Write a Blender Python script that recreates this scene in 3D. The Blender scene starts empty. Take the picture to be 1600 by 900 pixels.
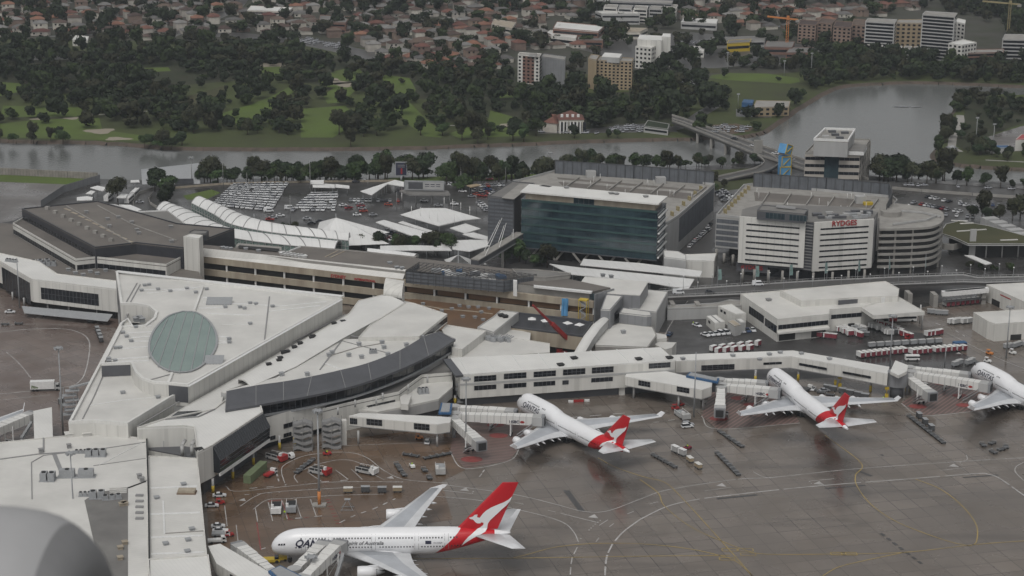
import bpy,bmesh,math,random
import numpy as np
from math import radians,sin,cos,pi,sqrt,atan2,tan
from mathutils import Vector,Matrix
random.seed(7)
S=bpy.context.scene
COL=S.collection
# ---------------------------------------------------------------- camera
FPX,TH,RO,CAMZ=3067.8,radians(15.943),radians(0.5356),243.9
right=Vector((1,0,0));fwd=Vector((0,cos(TH),-sin(TH)));up0=Vector((0,sin(TH),cos(TH)))
RC=right*cos(RO)+up0*sin(RO);UC=up0*cos(RO)-right*sin(RO)
cam=bpy.data.cameras.new("camera");camo=bpy.data.objects.new("camera",cam);COL.objects.link(camo)
camo.matrix_world=Matrix(((RC.x,UC.x,-fwd.x,0),(RC.y,UC.y,-fwd.y,0),(RC.z,UC.z,-fwd.z,CAMZ),(0,0,0,1)))
cam.lens=36.0*FPX/1600;cam.sensor_width=36;cam.clip_start=.5;cam.clip_end=20000
cam.dof.use_dof=True;cam.dof.focus_distance=750;cam.dof.aperture_fstop=2.0
S.camera=camo
# ---------------------------------------------------------------- world, sun, exposure
SUN_EL,SUN_AZ=radians(58),radians(200)
w=bpy.data.worlds.new("World");S.world=w;w.use_nodes=True
nt=w.node_tree;nt.nodes.clear()
wo=nt.nodes.new('ShaderNodeOutputWorld');bg=nt.nodes.new('ShaderNodeBackground')
sky=nt.nodes.new('ShaderNodeTexSky');sky.sky_type='NISHITA';sky.sun_disc=False
sky.sun_elevation=SUN_EL;sky.sun_rotation=SUN_AZ;sky.air_density=1.0;sky.dust_density=4.0;sky.altitude=100
hs=nt.nodes.new('ShaderNodeHueSaturation');hs.inputs['Saturation'].default_value=0.05;hs.inputs['Value'].default_value=1
nt.links.new(sky.outputs[0],hs.inputs['Color']);nt.links.new(hs.outputs[0],bg.inputs[0]);nt.links.new(bg.outputs[0],wo.inputs[0])
bg.inputs[1].default_value=0.115
sl=bpy.data.lights.new("sun",'SUN');sl.energy=0.8;sl.angle=radians(25);sl.color=(1,.95,.88)
so=bpy.data.objects.new("sun",sl);COL.objects.link(so)
sd=Vector((sin(SUN_AZ)*cos(SUN_EL),cos(SUN_AZ)*cos(SUN_EL),sin(SUN_EL)))
so.rotation_euler=sd.to_track_quat('Z','Y').to_euler()
S.view_settings.view_transform='Standard';S.view_settings.look='None'
S.view_settings.exposure=0.0;S.view_settings.gamma=1;S.view_settings.use_curve_mapping=False
S.cycles.max_bounces=5;S.cycles.volume_bounces=0;S.cycles.diffuse_bounces=2;S.cycles.glossy_bounces=2
S.cycles.transparent_max_bounces=6
# ---------------------------------------------------------------- pixel of the photo -> world point at a height
def ray(px,py):
 return RC*(px-800)-UC*(py-450)+fwd*FPX
def G(px,py,z=0.0):
 d=ray(px,py);t=(z-CAMZ)/d.z
 return Vector((d.x*t,d.y*t,z))
def onwall(a,b,px,py):
 """hit of a photo pixel with the vertical plane through a,b: metres from a along ab, height"""
 d=ray(px,py);e=Vector((b[0]-a[0],b[1]-a[1]));n=Vector((e.y,-e.x))
 t=(a[0]*n.x+a[1]*n.y)/(d.x*n.x+d.y*n.y)
 p=d*t
 u=((p.x-a[0])*e.x+(p.y-a[1])*e.y)/e.length
 return u,p.z+CAMZ
# ---------------------------------------------------------------- materials
MATS={}
def lin(c):
 return tuple(((v/255)/12.92 if v/255<=.04045 else((v/255+.055)/1.055)**2.4)for v in c)
def mat(name,col,rough=.6,metal=0.,spec=.5,col2=None,nscale=.15,namt=.35,bump=0.,bscale=2.,rib=None,ribamt=.12,vary=0.,det=4.,emis=0,trans=0.,streak=0.,ribcol=(.02,.02,.02)):
 """principled material, colour broken up by object-space noise; rib=(spacing, axis) adds seams; vary = per object change"""
 if name in MATS:return MATS[name]
 m=bpy.data.materials.new(name);m.use_nodes=True;MATS[name]=m
 n=m.node_tree;b=n.nodes['Principled BSDF']
 tc=n.nodes.new('ShaderNodeTexCoord')
 nz=n.nodes.new('ShaderNodeTexNoise');nz.inputs['Scale'].default_value=nscale;nz.inputs['Detail'].default_value=det;nz.inputs['Roughness'].default_value=.6
 n.links.new(tc.outputs['Object'],nz.inputs['Vector'])
 if streak:
  mp=n.nodes.new('ShaderNodeMapping');mp.inputs['Scale'].default_value=(1,1,.12);n.links.new(tc.outputs['Object'],mp.inputs[0]);n.links.new(mp.outputs[0],nz.inputs['Vector'])
 c2=col2 if col2 else tuple(v*(1-namt)for v in col)
 rp=n.nodes.new('ShaderNodeMapRange');rp.inputs[1].default_value=.35;rp.inputs[2].default_value=.68
 n.links.new(nz.outputs[0],rp.inputs[0])
 mx=n.nodes.new('ShaderNodeMix');mx.data_type='RGBA'
 mx.inputs[6].default_value=(*col,1);mx.inputs[7].default_value=(*c2,1)
 n.links.new(rp.outputs[0],mx.inputs[0]);out=mx.outputs[2]
 if rib:
  sp=n.nodes.new('ShaderNodeSeparateXYZ');n.links.new(tc.outputs['Object'],sp.inputs[0])
  ax=rib[1]
  if isinstance(ax,(int,float)):
   va=n.nodes.new('ShaderNodeMath');va.operation='MULTIPLY';va.inputs[1].default_value=cos(ax)
   vb=n.nodes.new('ShaderNodeMath');vb.operation='MULTIPLY_ADD';vb.inputs[1].default_value=sin(ax)
   n.links.new(sp.outputs[0],va.inputs[0]);n.links.new(sp.outputs[1],vb.inputs[0]);n.links.new(va.outputs[0],vb.inputs[2]);src=vb.outputs[0]
  else:src=sp.outputs[ax]
  dv=n.nodes.new('ShaderNodeMath');dv.operation='DIVIDE';dv.inputs[1].default_value=rib[0];n.links.new(src,dv.inputs[0])
  fr=n.nodes.new('ShaderNodeMath');fr.operation='FRACT';n.links.new(dv.outputs[0],fr.inputs[0])
  gt=n.nodes.new('ShaderNodeMath');gt.operation='LESS_THAN';gt.inputs[1].default_value=.16 if len(rib)<3 else rib[2];n.links.new(fr.outputs[0],gt.inputs[0])
  ml=n.nodes.new('ShaderNodeMath');ml.operation='MULTIPLY';ml.inputs[1].default_value=ribamt;n.links.new(gt.outputs[0],ml.inputs[0])
  m2=n.nodes.new('ShaderNodeMix');m2.data_type='RGBA';m2.inputs[7].default_value=(*ribcol,1)
  n.links.new(ml.outputs[0],m2.inputs[0]);n.links.new(out,m2.inputs[6]);out=m2.outputs[2]
 if vary:
  oi=n.nodes.new('ShaderNodeObjectInfo');mr=n.nodes.new('ShaderNodeMapRange');mr.inputs[3].default_value=1-vary;mr.inputs[4].default_value=1+vary
  n.links.new(oi.outputs['Random'],mr.inputs[0])
  hv=n.nodes.new('ShaderNodeHueSaturation');n.links.new(mr.outputs[0],hv.inputs['Value'])
  mr2=n.nodes.new('ShaderNodeMath');mr2.operation='MULTIPLY_ADD';mr2.inputs[1].default_value=.03;mr2.inputs[2].default_value=.485
  n.links.new(oi.outputs['Random'],mr2.inputs[0]);n.links.new(mr2.outputs[0],hv.inputs['Hue'])
  n.links.new(out,hv.inputs['Color']);out=hv.outputs[0]
 n.links.new(out,b.inputs['Base Color'])
 b.inputs['Roughness'].default_value=rough;b.inputs['Metallic'].default_value=metal;b.inputs['Specular IOR Level'].default_value=spec
 if trans:b.inputs['Transmission Weight'].default_value=trans
 if emis:b.inputs['Emission Color'].default_value=(*col,1);b.inputs['Emission Strength'].default_value=emis
 if bump:
  n2=n.nodes.new('ShaderNodeTexNoise');n2.inputs['Scale'].default_value=bscale;n2.inputs['Detail'].default_value=4
  n.links.new(tc.outputs['Object'],n2.inputs['Vector'])
  bp=n.nodes.new('ShaderNodeBump');bp.inputs['Strength'].default_value=bump;bp.inputs['Distance'].default_value=.3
  n.links.new(n2.outputs[0],bp.inputs['Height']);n.links.new(bp.outputs[0],b.inputs['Normal'])
 return m
def flat(name,col,rough=.5,**k):return mat(name,col,rough,namt=.15,nscale=1.2,**k)
M={}
M['wroof']=mat('white_metal_roof',(.69,.685,.66),.45,namt=.16,nscale=.05,rib=(1.2,.5),ribamt=.06)
M['wroof2']=mat('cream_metal_roof',(.63,.62,.59),.45,namt=.2,nscale=.06,rib=(1.4,1.9),ribamt=.06)
M['wroof3']=mat('bright_membrane_roof',(.70,.70,.69),.4,namt=.1,nscale=.04,rib=(3.5,.2),ribamt=.05)
M['wwall']=mat('white_wall_panel',(.62,.61,.575),.5,namt=.16,nscale=.25,rib=(2.4,2),ribamt=.12,streak=1)
M['gwall']=mat('grey_wall_panel',(.22,.225,.235),.5,namt=.2,nscale=.2,rib=(2.2,2),ribamt=.15)
M['lgwall']=mat('light_grey_wall',(.40,.40,.395),.5,namt=.18,nscale=.2,streak=1)
M['dwall']=mat('charcoal_cladding',(.035,.037,.045),.45,namt=.3,nscale=.3,rib=(1.5,2),ribamt=.2)
M['broof']=mat('gravel_ballast_roof',(.155,.14,.125),.8,col2=(.11,.1,.092),nscale=.06,det=8)
M['groof']=mat('grey_membrane_roof',(.19,.185,.175),.7,col2=(.13,.125,.12),nscale=.08,det=8)
M['rroof']=mat('rusty_brown_roof',(.15,.085,.045),.45,col2=(.105,.065,.04),nscale=.09,det=8)
M['cream']=mat('weathered_cream_concrete',(.37,.325,.255),.8,col2=(.25,.21,.16),nscale=.25,det=8,streak=1)
M['pwall']=mat('panelled_concrete_wall',(.27,.25,.225),.85,col2=(.17,.155,.14),nscale=.3,det=8,rib=(1.0,2,.12),ribamt=.4)
M['conc']=mat('bare_concrete',(.30,.29,.27),.8,col2=(.22,.21,.195),nscale=.2,det=8)
M['dglass']=mat('dark_window_glass',(.012,.015,.02),.12,spec=.6,namt=.4,nscale=.4)
M['bglass']=mat('blue_green_curtain_glass',(.014,.026,.036),.08,spec=.8,col2=(.045,.078,.09),nscale=.09,rib=(3.0,0,.04),ribamt=.6)  # paler noise patches are glass reflections put into the base colour
M['tglass']=mat('teal_skylight_glass',(.20,.27,.245),.25,spec=.6,col2=(.15,.215,.2),nscale=.06,rib=(1.3,1.35,.16),ribamt=.35)
M['frame']=flat('grey_metal_frame',(.25,.25,.25))
M['slate']=mat('slate_grey_cladding',(.085,.088,.097),.4,namt=.2,nscale=.2)
M['steel']=flat('galvanised_steel',(.30,.31,.32),.45)
M['dsteel']=flat('dark_scaffold_steel',(.07,.072,.075),.6)
M['mesh']=mat('grey_screen_mesh',(.115,.125,.14),.7,namt=.25,nscale=.3,rib=(2.5,0,.1),ribamt=.35)
M['black']=flat('black_rubber',(.015,.015,.016),.8)
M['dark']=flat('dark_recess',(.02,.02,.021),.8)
M['white']=flat('white_gloss_paint',(.70,.70,.69),.3)
M['acwhite']=mat('aircraft_white_paint',(.76,.765,.78),.28,namt=.05,nscale=.1)
M['wing']=mat('wing_grey_paint',(.60,.61,.625),.35,namt=.14,nscale=.25)
M['wingl']=mat('wing_panel_grey',(.41,.43,.46),.35,namt=.14,nscale=.25)
M['red']=mat('deep_red_paint',(.50,.008,.016),.35,namt=.1)
M['sred']=flat('service_red_paint',(.33,.025,.025),.45)
M['maroon']=flat('faded_maroon_canvas',(.20,.03,.045),.7)
M['navy']=flat('navy_lettering',(.02,.022,.05),.5)
M['blue']=mat('blue_canopy_fabric',(.03,.10,.22),.6,namt=.3,nscale=.4)
M['lblue']=mat('light_blue_sheet',(.10,.30,.55),.6,namt=.2,nscale=.3)
M['yellow']=flat('yellow_safety_paint',(.50,.36,.03),.5)
M['orange']=flat('orange_paint',(.55,.20,.05),.5)
M['hiviz']=flat('high_visibility_yellow',(.50,.75,.02),.7)
M['green']=mat('olive_green_container',(.16,.20,.11),.6,namt=.2,nscale=.6)
M['tan']=mat('tan_render',(.32,.25,.16),.8,namt=.18,nscale=.2,streak=1)
M['brick']=mat('red_brick_wall',(.19,.105,.08),.85,namt=.2,nscale=.2)
M['obrick']=mat('orange_brick_wall',(.235,.165,.13),.85,namt=.2,nscale=.1)
M['tile']=mat('terracotta_tile_roof',(.165,.072,.05),.8,namt=.35,nscale=.2,vary=.45)
M['tile2']=mat('brown_tile_roof',(.09,.06,.048),.8,namt=.35,nscale=.2,vary=.4)
M['tile3']=mat('grey_tile_roof',(.15,.145,.14),.7,namt=.35,nscale=.2,vary=.4)
M['hwall']=mat('house_brick_wall',(.22,.16,.13),.85,namt=.3,nscale=.2,vary=.4)
M['hwall2']=mat('house_cream_wall',(.50,.47,.42),.85,namt=.3,nscale=.2,vary=.2)
M['bark']=mat('tree_bark',(.09,.07,.055),.9,namt=.3,nscale=1.)
M['skin']=flat('skin',(.35,.2,.14),.6);M['cloth']=flat('dark_work_trousers',(.03,.035,.05),.8)
def leafmat(name,c1,c2):
 m=mat(name,c1,.6,col2=c2,nscale=.35,vary=.4,spec=.12)
 return m
M['leaf']=leafmat('dark_evergreen_leaves',(.036,.052,.026),(.018,.028,.016))
M['leaf2']=leafmat('olive_leaves',(.056,.058,.031),(.028,.033,.020))
M['leaf3']=leafmat('mid_green_leaves',(.050,.076,.028),(.026,.042,.019))
# ---------------------------------------------------------------- mesh builder
class MB:
 def __init__(s):s.v=[];s.f=[];s.m=[];s.sm=[]
 def face(s,pts,m=0,sm=False):
  i=len(s.v);s.v+=[tuple(p)for p in pts];s.f.append(tuple(range(i,i+len(pts))));s.m.append(m);s.sm.append(sm)
 def prism(s,pts,z0,z1,m=0,top=True,bot=True,mt=None):
  n=len(pts);i=len(s.v)
  s.v+=[(p[0],p[1],z0)for p in pts]+[(p[0],p[1],z1)for p in pts]
  for k in range(n):
   j=(k+1)%n;s.f.append((i+k,i+j,i+n+j,i+n+k));s.m.append(m);s.sm.append(False)
  if top:s.f.append(tuple(range(i+n,i+2*n)));s.m.append(m if mt is None else mt);s.sm.append(False)
  if bot:s.f.append(tuple(range(i+n-1,i-1,-1)));s.m.append(m);s.sm.append(False)
  return s
 def box(s,x0,x1,y0,y1,z0,z1,m=0):
  return s.prism([(x0,y0),(x1,y0),(x1,y1),(x0,y1)],z0,z1,m)
 def obox(s,c,sx,sy,z0,z1,a=0,m=0):
  ca,sa=cos(a),sin(a);P=[]
  for x,y in((-sx/2,-sy/2),(sx/2,-sy/2),(sx/2,sy/2),(-sx/2,sy/2)):
   P.append((c[0]+x*ca-y*sa,c[1]+x*sa+y*ca))
  return s.prism(P,z0,z1,m)
 def rings(s,R,m=0,sm=True,cap=True,closed=True):
  i=len(s.v);n=len(R[0])
  for r in R:s.v+=[tuple(p)for p in r]
  for k in range(len(R)-1):
   for j in range(n if closed else n-1):
    a=i+k*n+j;b=i+k*n+(j+1)%n
    s.f.append((a,b,b+n,a+n));s.m.append(m);s.sm.append(sm)
  if cap and closed:
   s.f.append(tuple(range(i+n-1,i-1,-1)));s.m.append(m);s.sm.append(False)
   e=i+(len(R)-1)*n
   s.f.append(tuple(range(e,e+n)));s.m.append(m);s.sm.append(False)
  return s
 def tube(s,p,q,r0,r1=None,n=8,m=0,cap=True,sm=True):
  p=Vector(p);q=Vector(q);r1=r0 if r1 is None else r1
  d=(q-p).normalized();a=d.orthogonal().normalized();b=d.cross(a)
  R=[[c+(a*cos(2*pi*k/n)+b*sin(2*pi*k/n))*r for k in range(n)]for c,r in((p,r0),(q,r1))]
  return s.rings(R,m,sm,cap)
 def bar(s,p,q,w,h,m=0):
  """box section along p->q, width w sideways, height h centred"""
  p=Vector(p);q=Vector(q);d=(q-p).normalized()
  u=Vector((0,0,1))if abs(d.z)<.95 else Vector((0,1,0))
  a=d.cross(u).normalized()*w/2;b=a.cross(d).normalized()*h/2
  return s.rings([[c-a-b,c+a-b,c+a+b,c-a+b]for c in(p,q)],m,False)
 def lathe(s,prof,o,ax,n=20,m=0,sm=True,cap=True):
  o=Vector(o);ax=Vector(ax).normalized();a=ax.orthogonal().normalized();b=ax.cross(a)
  return s.rings([[o+ax*x+(a*cos(2*pi*k/n)+b*sin(2*pi*k/n))*max(r,.001)for k in range(n)]for x,r in prof],m,sm,cap)
 def xf(s,mtx):
  s.v=[tuple(mtx@Vector(p))for p in s.v];return s
 def add(s,o,mtx=None):
  i=len(s.v);s.v+=[tuple(mtx@Vector(p))for p in o.v]if mtx else o.v
  s.f+=[tuple(a+i for a in f)for f in o.f];s.m+=o.m;s.sm+=o.sm;return s
 def build(s,name,mats,parent=None,world=False,label=None):
  me=bpy.data.meshes.new(name)
  v=s.v
  if world and parent is not None:
   L=parent.matrix_basis.inverted()if parent.parent is None else(parent.parent.matrix_basis@parent.matrix_basis).inverted()
   v=[tuple(L@Vector(p))for p in v]
  elif world:
   pass
  me.from_pydata(v,[],s.f)
  for mm in(mats if isinstance(mats,(list,tuple))else[mats]):me.materials.append(M[mm]if isinstance(mm,str)else mm)
  me.polygons.foreach_set('material_index',s.m);me.polygons.foreach_set('use_smooth',s.sm)
  bm=bmesh.new();bm.from_mesh(me);bmesh.ops.recalc_face_normals(bm,faces=bm.faces);bm.to_mesh(me);bm.free()
  o=bpy.data.objects.new(name,me);COL.objects.link(o)
  if parent is not None:o.parent=parent
  if label:o['label']=label
  return o
def tag(o,label=None,cat=None,group=None,kind=None):
 if label:o['label']=label
 if cat:o['category']=cat
 if group:o['group']=group
 if kind:o['kind']=kind
 return o
def thing(name,label,cat,loc=(0,0,0),rz=0,group=None):
 o=bpy.data.objects.new(name,None);COL.objects.link(o);o.empty_display_size=1
 o.matrix_basis=Matrix.Translation(Vector(loc))@Matrix.Rotation(rz,4,'Z')
 return tag(o,label,cat,group)
KCACHE={}
def dup(root,loc,rz=0,label=None,group=None,scale=None,cat=None):
 if root.name not in KCACHE:KCACHE[root.name]=[(c,[g for g in c.children])for c in root.children]
 KIDS=KCACHE[root.name]
 r=root.copy();COL.objects.link(r)
 r.matrix_basis=Matrix.Translation(Vector(loc))@Matrix.Rotation(rz,4,'Z')@(Matrix.Diagonal((*scale,1))if scale else Matrix())
 if label:r['label']=label
 if group:r['group']=group
 if cat:r['category']=cat
 for ch,gs in KIDS:
  c=ch.copy();COL.objects.link(c);c.parent=r
  for g in gs:
   d=g.copy();COL.objects.link(d);d.parent=c
 return r
def struct(name,mb,mats):
 o=mb.build(name,mats);o['kind']='structure';return o
def offs(pts,d):
 """inset a polygon by d (positive = inwards)"""
 P=[Vector((p[0],p[1]))for p in pts];n=len(P)
 A=sum(P[i].x*P[(i+1)%n].y-P[(i+1)%n].x*P[i].y for i in range(n))
 sg=1 if A>0 else-1;out=[]
 for i in range(n):
  a,b,c=P[i-1],P[i],P[(i+1)%n]
  e1=(b-a).normalized();e2=(c-b).normalized()
  n1=Vector((-e1.y,e1.x))*sg;n2=Vector((-e2.y,e2.x))*sg
  k=n1+n2;L=k.length
  if L<.3:k=n1
  else:k=k/L/max(.5,(1+n1.dot(n2))/L if L else 1)
  out.append(b+k*d)
 return out
def level(root,px,z,b,wall='wwall',roof='wroof',par=0.,world=None,parmat=None,rname='roof',wname='wall',th=.35,pw=.35):
 """one storey block: footprint given where its roof edge shows in the photo (roof height z)"""
 pts=[G(x,y,z)for x,y in px]if world is None else world
 MB().prism(pts,b,z-th,0,False,False).build(wname,wall,root,True)
 MB().prism(pts,z-th,z).build(rname,roof,root,True)
 if par:
  ins=offs(pts,pw);m=MB();n=len(pts)
  for i in range(n):
   j=(i+1)%n
   m.prism([pts[i],pts[j],ins[j],ins[i]],z+.003,z+par)
  m.build('parapet',parmat or wall,root,True)
 return pts
def win(root,a,b,u0,u1,z0,z1,mat_='dglass',out=.08,nm='window',mull=0,bars=0,frame='slate'):
 """window box standing proud of wall a-b on the side towards the apron"""
 e=Vector((b[0]-a[0],b[1]-a[1]));L=e.length;e/=L;n=Vector((e.y,-e.x))
 if n.dot(Vector((a[0],a[1])))>0:n=-n
 A=Vector((a[0],a[1]))
 def q(u,o):return A+e*u+n*o
 o=MB().prism([q(u0,-.1),q(u1,-.1),q(u1,out),q(u0,out)],z0,z1).build(nm,mat_,root,True)
 if mull or bars:
  m=MB()
  for k in range(mull+1 if mull else 0):
   u=u0+(u1-u0)*k/mull
   m.prism([q(u-.09,out-.02),q(u+.09,out-.02),q(u+.09,out+.07),q(u-.09,out+.07)],z0,z1)
  for k in range(bars):
   z=z0+(z1-z0)*(k+1)/(bars+1)
   m.prism([q(u0,out-.02),q(u1,out-.02),q(u1,out+.05),q(u0,out+.05)],z-.07,z+.07)
  m.build('frame',frame,o,True)
 return o
def winpx(root,a,b,x0,y0,x1,y1,**k):
 """window from two photo pixels (top-left, bottom-right) on wall a-b"""
 u0,z1=onwall(a,b,x0,y0);u1,_=onwall(a,b,x1,y1);_,z0=onwall(a,b,(x0),y0+(y1-y0))
 return win(root,a,b,min(u0,u1),max(u0,u1),min(z0,z1),max(z0,z1),**k)
def sheet(name,px,z,mat_,kind='structure',world=None):
 m=MB();m.face([G(x,y,z)for x,y in px]if world is None else[(p[0],p[1],z)for p in world])
 o=m.build(name,mat_);o['kind']=kind;return o
def text_mesh(s,size,depth=.06,bold=.0,shear=0.,align='LEFT',space=1.):
 c=bpy.data.curves.new('text','FONT');c.body=s;c.size=size;c.extrude=depth;c.shear=shear;c.align_x=align;c.space_character=space;c.resolution_u=3
 o=bpy.data.objects.new('t',c);COL.objects.link(o)
 dg=bpy.context.evaluated_depsgraph_get();me=bpy.data.meshes.new_from_object(o.evaluated_get(dg))
 bpy.data.objects.remove(o);bpy.data.curves.remove(c)
 if bold:
  bm=bmesh.new()
  for i,(dx,dy)in enumerate(((0,0),(bold,0),(-bold,0),(0,bold),(0,-bold))):
   k=len(bm.verts);bm.from_mesh(me);bm.verts.ensure_lookup_table()
   for v in bm.verts[k:]:v.co+=Vector((dx,dy,.006*i))
  bm.to_mesh(me);bm.free()
 return me
def lettering(name,s,size,parent,org,xdir,mat_,updir=(0,0,1),bold=0.,shear=0.,depth=.06,space=1.):
 """lettering whose local x runs along xdir and y along updir (world), child of parent"""
 me=text_mesh(s,size,depth,bold,shear,space=space);me.materials.clear();me.materials.append(M[mat_])
 X=Vector(xdir).normalized();U=Vector(updir).normalized();N=X.cross(U)
 Mx=Matrix(((X.x,U.x,N.x,org[0]),(X.y,U.y,N.y,org[1]),(X.z,U.z,N.z,org[2]),(0,0,0,1)))
 L=parent.matrix_basis.inverted();me.transform(L@Mx)
 o=bpy.data.objects.new(name,me);COL.objects.link(o);o.parent=parent;return o
def vault(L,R,rise,n=8,th=.25):
 """curved strip roof between edge lists L and R (world points)"""
 T,B=[],[]
 for a,b in zip(L,R):
  a=Vector(a);b=Vector(b)
  T.append([a.lerp(b,k/n)+Vector((0,0,rise*(1-(2*k/n-1)**2)))for k in range(n+1)])
 m=MB()
 rings=[t+[p-Vector((0,0,th))for p in reversed(t)]for t in T]
 m.rings(rings,0,False,True);return m,T
# ================================================================ GROUND, RIVER, ROADS, MARKINGS
def smooth(P,n=6):
 if len(P)<3:return[Vector(p)for p in P]
 P=[Vector(p)for p in P];Q=[P[0]*2-P[1]]+P+[P[-1]*2-P[-2]];out=[]
 for i in range(1,len(Q)-2):
  for k in range(n):
   t=k/n;a,b,c,d=Q[i-1:i+3]
   out.append(.5*((2*b)+(c-a)*t+(2*a-5*b+4*c-d)*t*t+(3*b-a-3*c+d)*t**3))
 return out+[P[-1]]
def ribbon(mb,px,wd,z,dash=None,sm=True,world=None):
 P=[G(x,y,z)for x,y in px]if world is None else world
 if sm:P=smooth(P,8)
 if dash:
  on,off=dash;segs=[];d=0;cur=[]
  for i in range(len(P)-1):
   L=(P[i+1]-P[i]).length;k=max(1,int(L/.5))
   for j in range(k):
    p=P[i].lerp(P[i+1],j/k)
    if d%(on+off)<on:cur.append(p)
    elif cur:
     if len(cur)>1:segs.append([cur[0],cur[-1]]if len(cur)<12 else cur)
     cur=[]
    d+=L/k
  if len(cur)>1:segs.append(cur)
 else:segs=[P]
 for s in segs:
  Lp,Rp=[],[]
  for i,p in enumerate(s):
   t=(s[min(i+1,len(s)-1)]-s[max(i-1,0)]);t.z=0
   if t.length<1e-6:continue
   t.normalize();nn=Vector((-t.y,t.x,0))*wd/2
   Lp.append(p+nn);Rp.append(p-nn)
  for i in range(len(Lp)-1):mb.face([Lp[i],Rp[i],Rp[i+1],Lp[i+1]])
a_,b_=G(1090,810),G(1165,890);JA=atan2(b_.y-a_.y,b_.x-a_.x)
def slabmat(name,c1,c2,joint,cell=7.6,rough=(.12,.38),ang=JA,dark_smears=()):
 m=bpy.data.materials.new(name);m.use_nodes=True;n=m.node_tree;b=n.nodes['Principled BSDF'];L=n.links.new
 tc=n.nodes.new('ShaderNodeTexCoord');mp=n.nodes.new('ShaderNodeMapping');mp.inputs['Rotation'].default_value=(0,0,-ang);L(tc.outputs['Object'],mp.inputs[0])
 br=n.nodes.new('ShaderNodeTexBrick');br.offset=0;br.inputs['Scale'].default_value=1;br.inputs['Brick Width'].default_value=cell;br.inputs['Row Height'].default_value=cell
 br.inputs['Mortar Size'].default_value=.15;br.inputs['Mortar Smooth'].default_value=.5
 br.inputs['Color1'].default_value=(*c1,1);br.inputs['Color2'].default_value=(*[v*.76 for v in c1],1);br.inputs['Mortar'].default_value=(*joint,1)
 L(mp.outputs[0],br.inputs['Vector'])
 nz=n.nodes.new('ShaderNodeTexNoise');nz.inputs['Scale'].default_value=.022;nz.inputs['Detail'].default_value=9;nz.inputs['Roughness'].default_value=.62;L(tc.outputs['Object'],nz.inputs['Vector'])
 mr=n.nodes.new('ShaderNodeMapRange');mr.inputs[1].default_value=.42;mr.inputs[2].default_value=.66;L(nz.outputs[0],mr.inputs[0])
 mx=n.nodes.new('ShaderNodeMix');mx.data_type='RGBA';L(mr.outputs[0],mx.inputs[0]);L(br.outputs[0],mx.inputs[6]);mx.inputs[7].default_value=(*c2,1)
 # tyre and fuel stains stretched along the taxi direction
 mp2=n.nodes.new('ShaderNodeMapping');mp2.inputs['Rotation'].default_value=(0,0,-ang);mp2.inputs['Scale'].default_value=(.012,.11,1);L(tc.outputs['Object'],mp2.inputs[0])
 n3=n.nodes.new('ShaderNodeTexNoise');n3.inputs['Scale'].default_value=1;n3.inputs['Detail'].default_value=6;L(mp2.outputs[0],n3.inputs['Vector'])
 m3=n.nodes.new('ShaderNodeMapRange');m3.inputs[1].default_value=.55;m3.inputs[2].default_value=.75;m3.inputs[4].default_value=.55;L(n3.outputs[0],m3.inputs[0])
 x2=n.nodes.new('ShaderNodeMix');x2.data_type='RGBA';L(m3.outputs[0],x2.inputs[0]);L(mx.outputs[2],x2.inputs[6]);x2.inputs[7].default_value=(*[v*.4 for v in c2],1)
 out=x2.outputs[2]
 for p,q,wd in dark_smears:  # wet smears with the parked aircraft's dark reflections painted into the colour
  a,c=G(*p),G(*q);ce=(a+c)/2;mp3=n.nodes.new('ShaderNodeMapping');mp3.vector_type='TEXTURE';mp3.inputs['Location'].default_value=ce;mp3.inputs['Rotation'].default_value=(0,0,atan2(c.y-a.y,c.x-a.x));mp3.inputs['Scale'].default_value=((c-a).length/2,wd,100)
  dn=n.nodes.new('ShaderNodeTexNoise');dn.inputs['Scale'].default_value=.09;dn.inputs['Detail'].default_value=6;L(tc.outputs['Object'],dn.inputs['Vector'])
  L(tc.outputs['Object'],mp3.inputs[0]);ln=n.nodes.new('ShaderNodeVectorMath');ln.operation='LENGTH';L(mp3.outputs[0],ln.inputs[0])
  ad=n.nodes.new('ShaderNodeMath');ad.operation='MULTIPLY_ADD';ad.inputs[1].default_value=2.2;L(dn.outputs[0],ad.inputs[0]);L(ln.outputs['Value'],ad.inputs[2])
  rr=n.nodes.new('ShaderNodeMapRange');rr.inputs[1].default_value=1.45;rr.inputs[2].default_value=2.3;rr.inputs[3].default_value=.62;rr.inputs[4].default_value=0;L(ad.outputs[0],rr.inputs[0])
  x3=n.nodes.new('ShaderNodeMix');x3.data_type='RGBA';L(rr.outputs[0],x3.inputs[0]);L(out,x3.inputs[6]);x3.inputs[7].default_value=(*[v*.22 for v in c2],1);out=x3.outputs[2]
 L(out,b.inputs['Base Color'])
 n4=n.nodes.new('ShaderNodeTexNoise');n4.inputs['Scale'].default_value=.05;n4.inputs['Detail'].default_value=7;L(tc.outputs['Object'],n4.inputs['Vector'])
 r4=n.nodes.new('ShaderNodeMapRange');r4.inputs[1].default_value=.38;r4.inputs[2].default_value=.62;r4.inputs[3].default_value=rough[0];r4.inputs[4].default_value=rough[1];L(n4.outputs[0],r4.inputs[0])
 L(r4.outputs[0],b.inputs['Roughness'])
 n5=n.nodes.new('ShaderNodeTexNoise');n5.inputs['Scale'].default_value=.6;n5.inputs['Detail'].default_value=3;L(tc.outputs['Object'],n5.inputs['Vector'])
 bp=n.nodes.new('ShaderNodeBump');bp.inputs['Strength'].default_value=.25;bp.inputs['Distance'].default_value=.05;L(n5.outputs[0],bp.inputs['Height']);L(bp.outputs[0],b.inputs['Normal'])
 MATS[name]=m;return m
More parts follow.
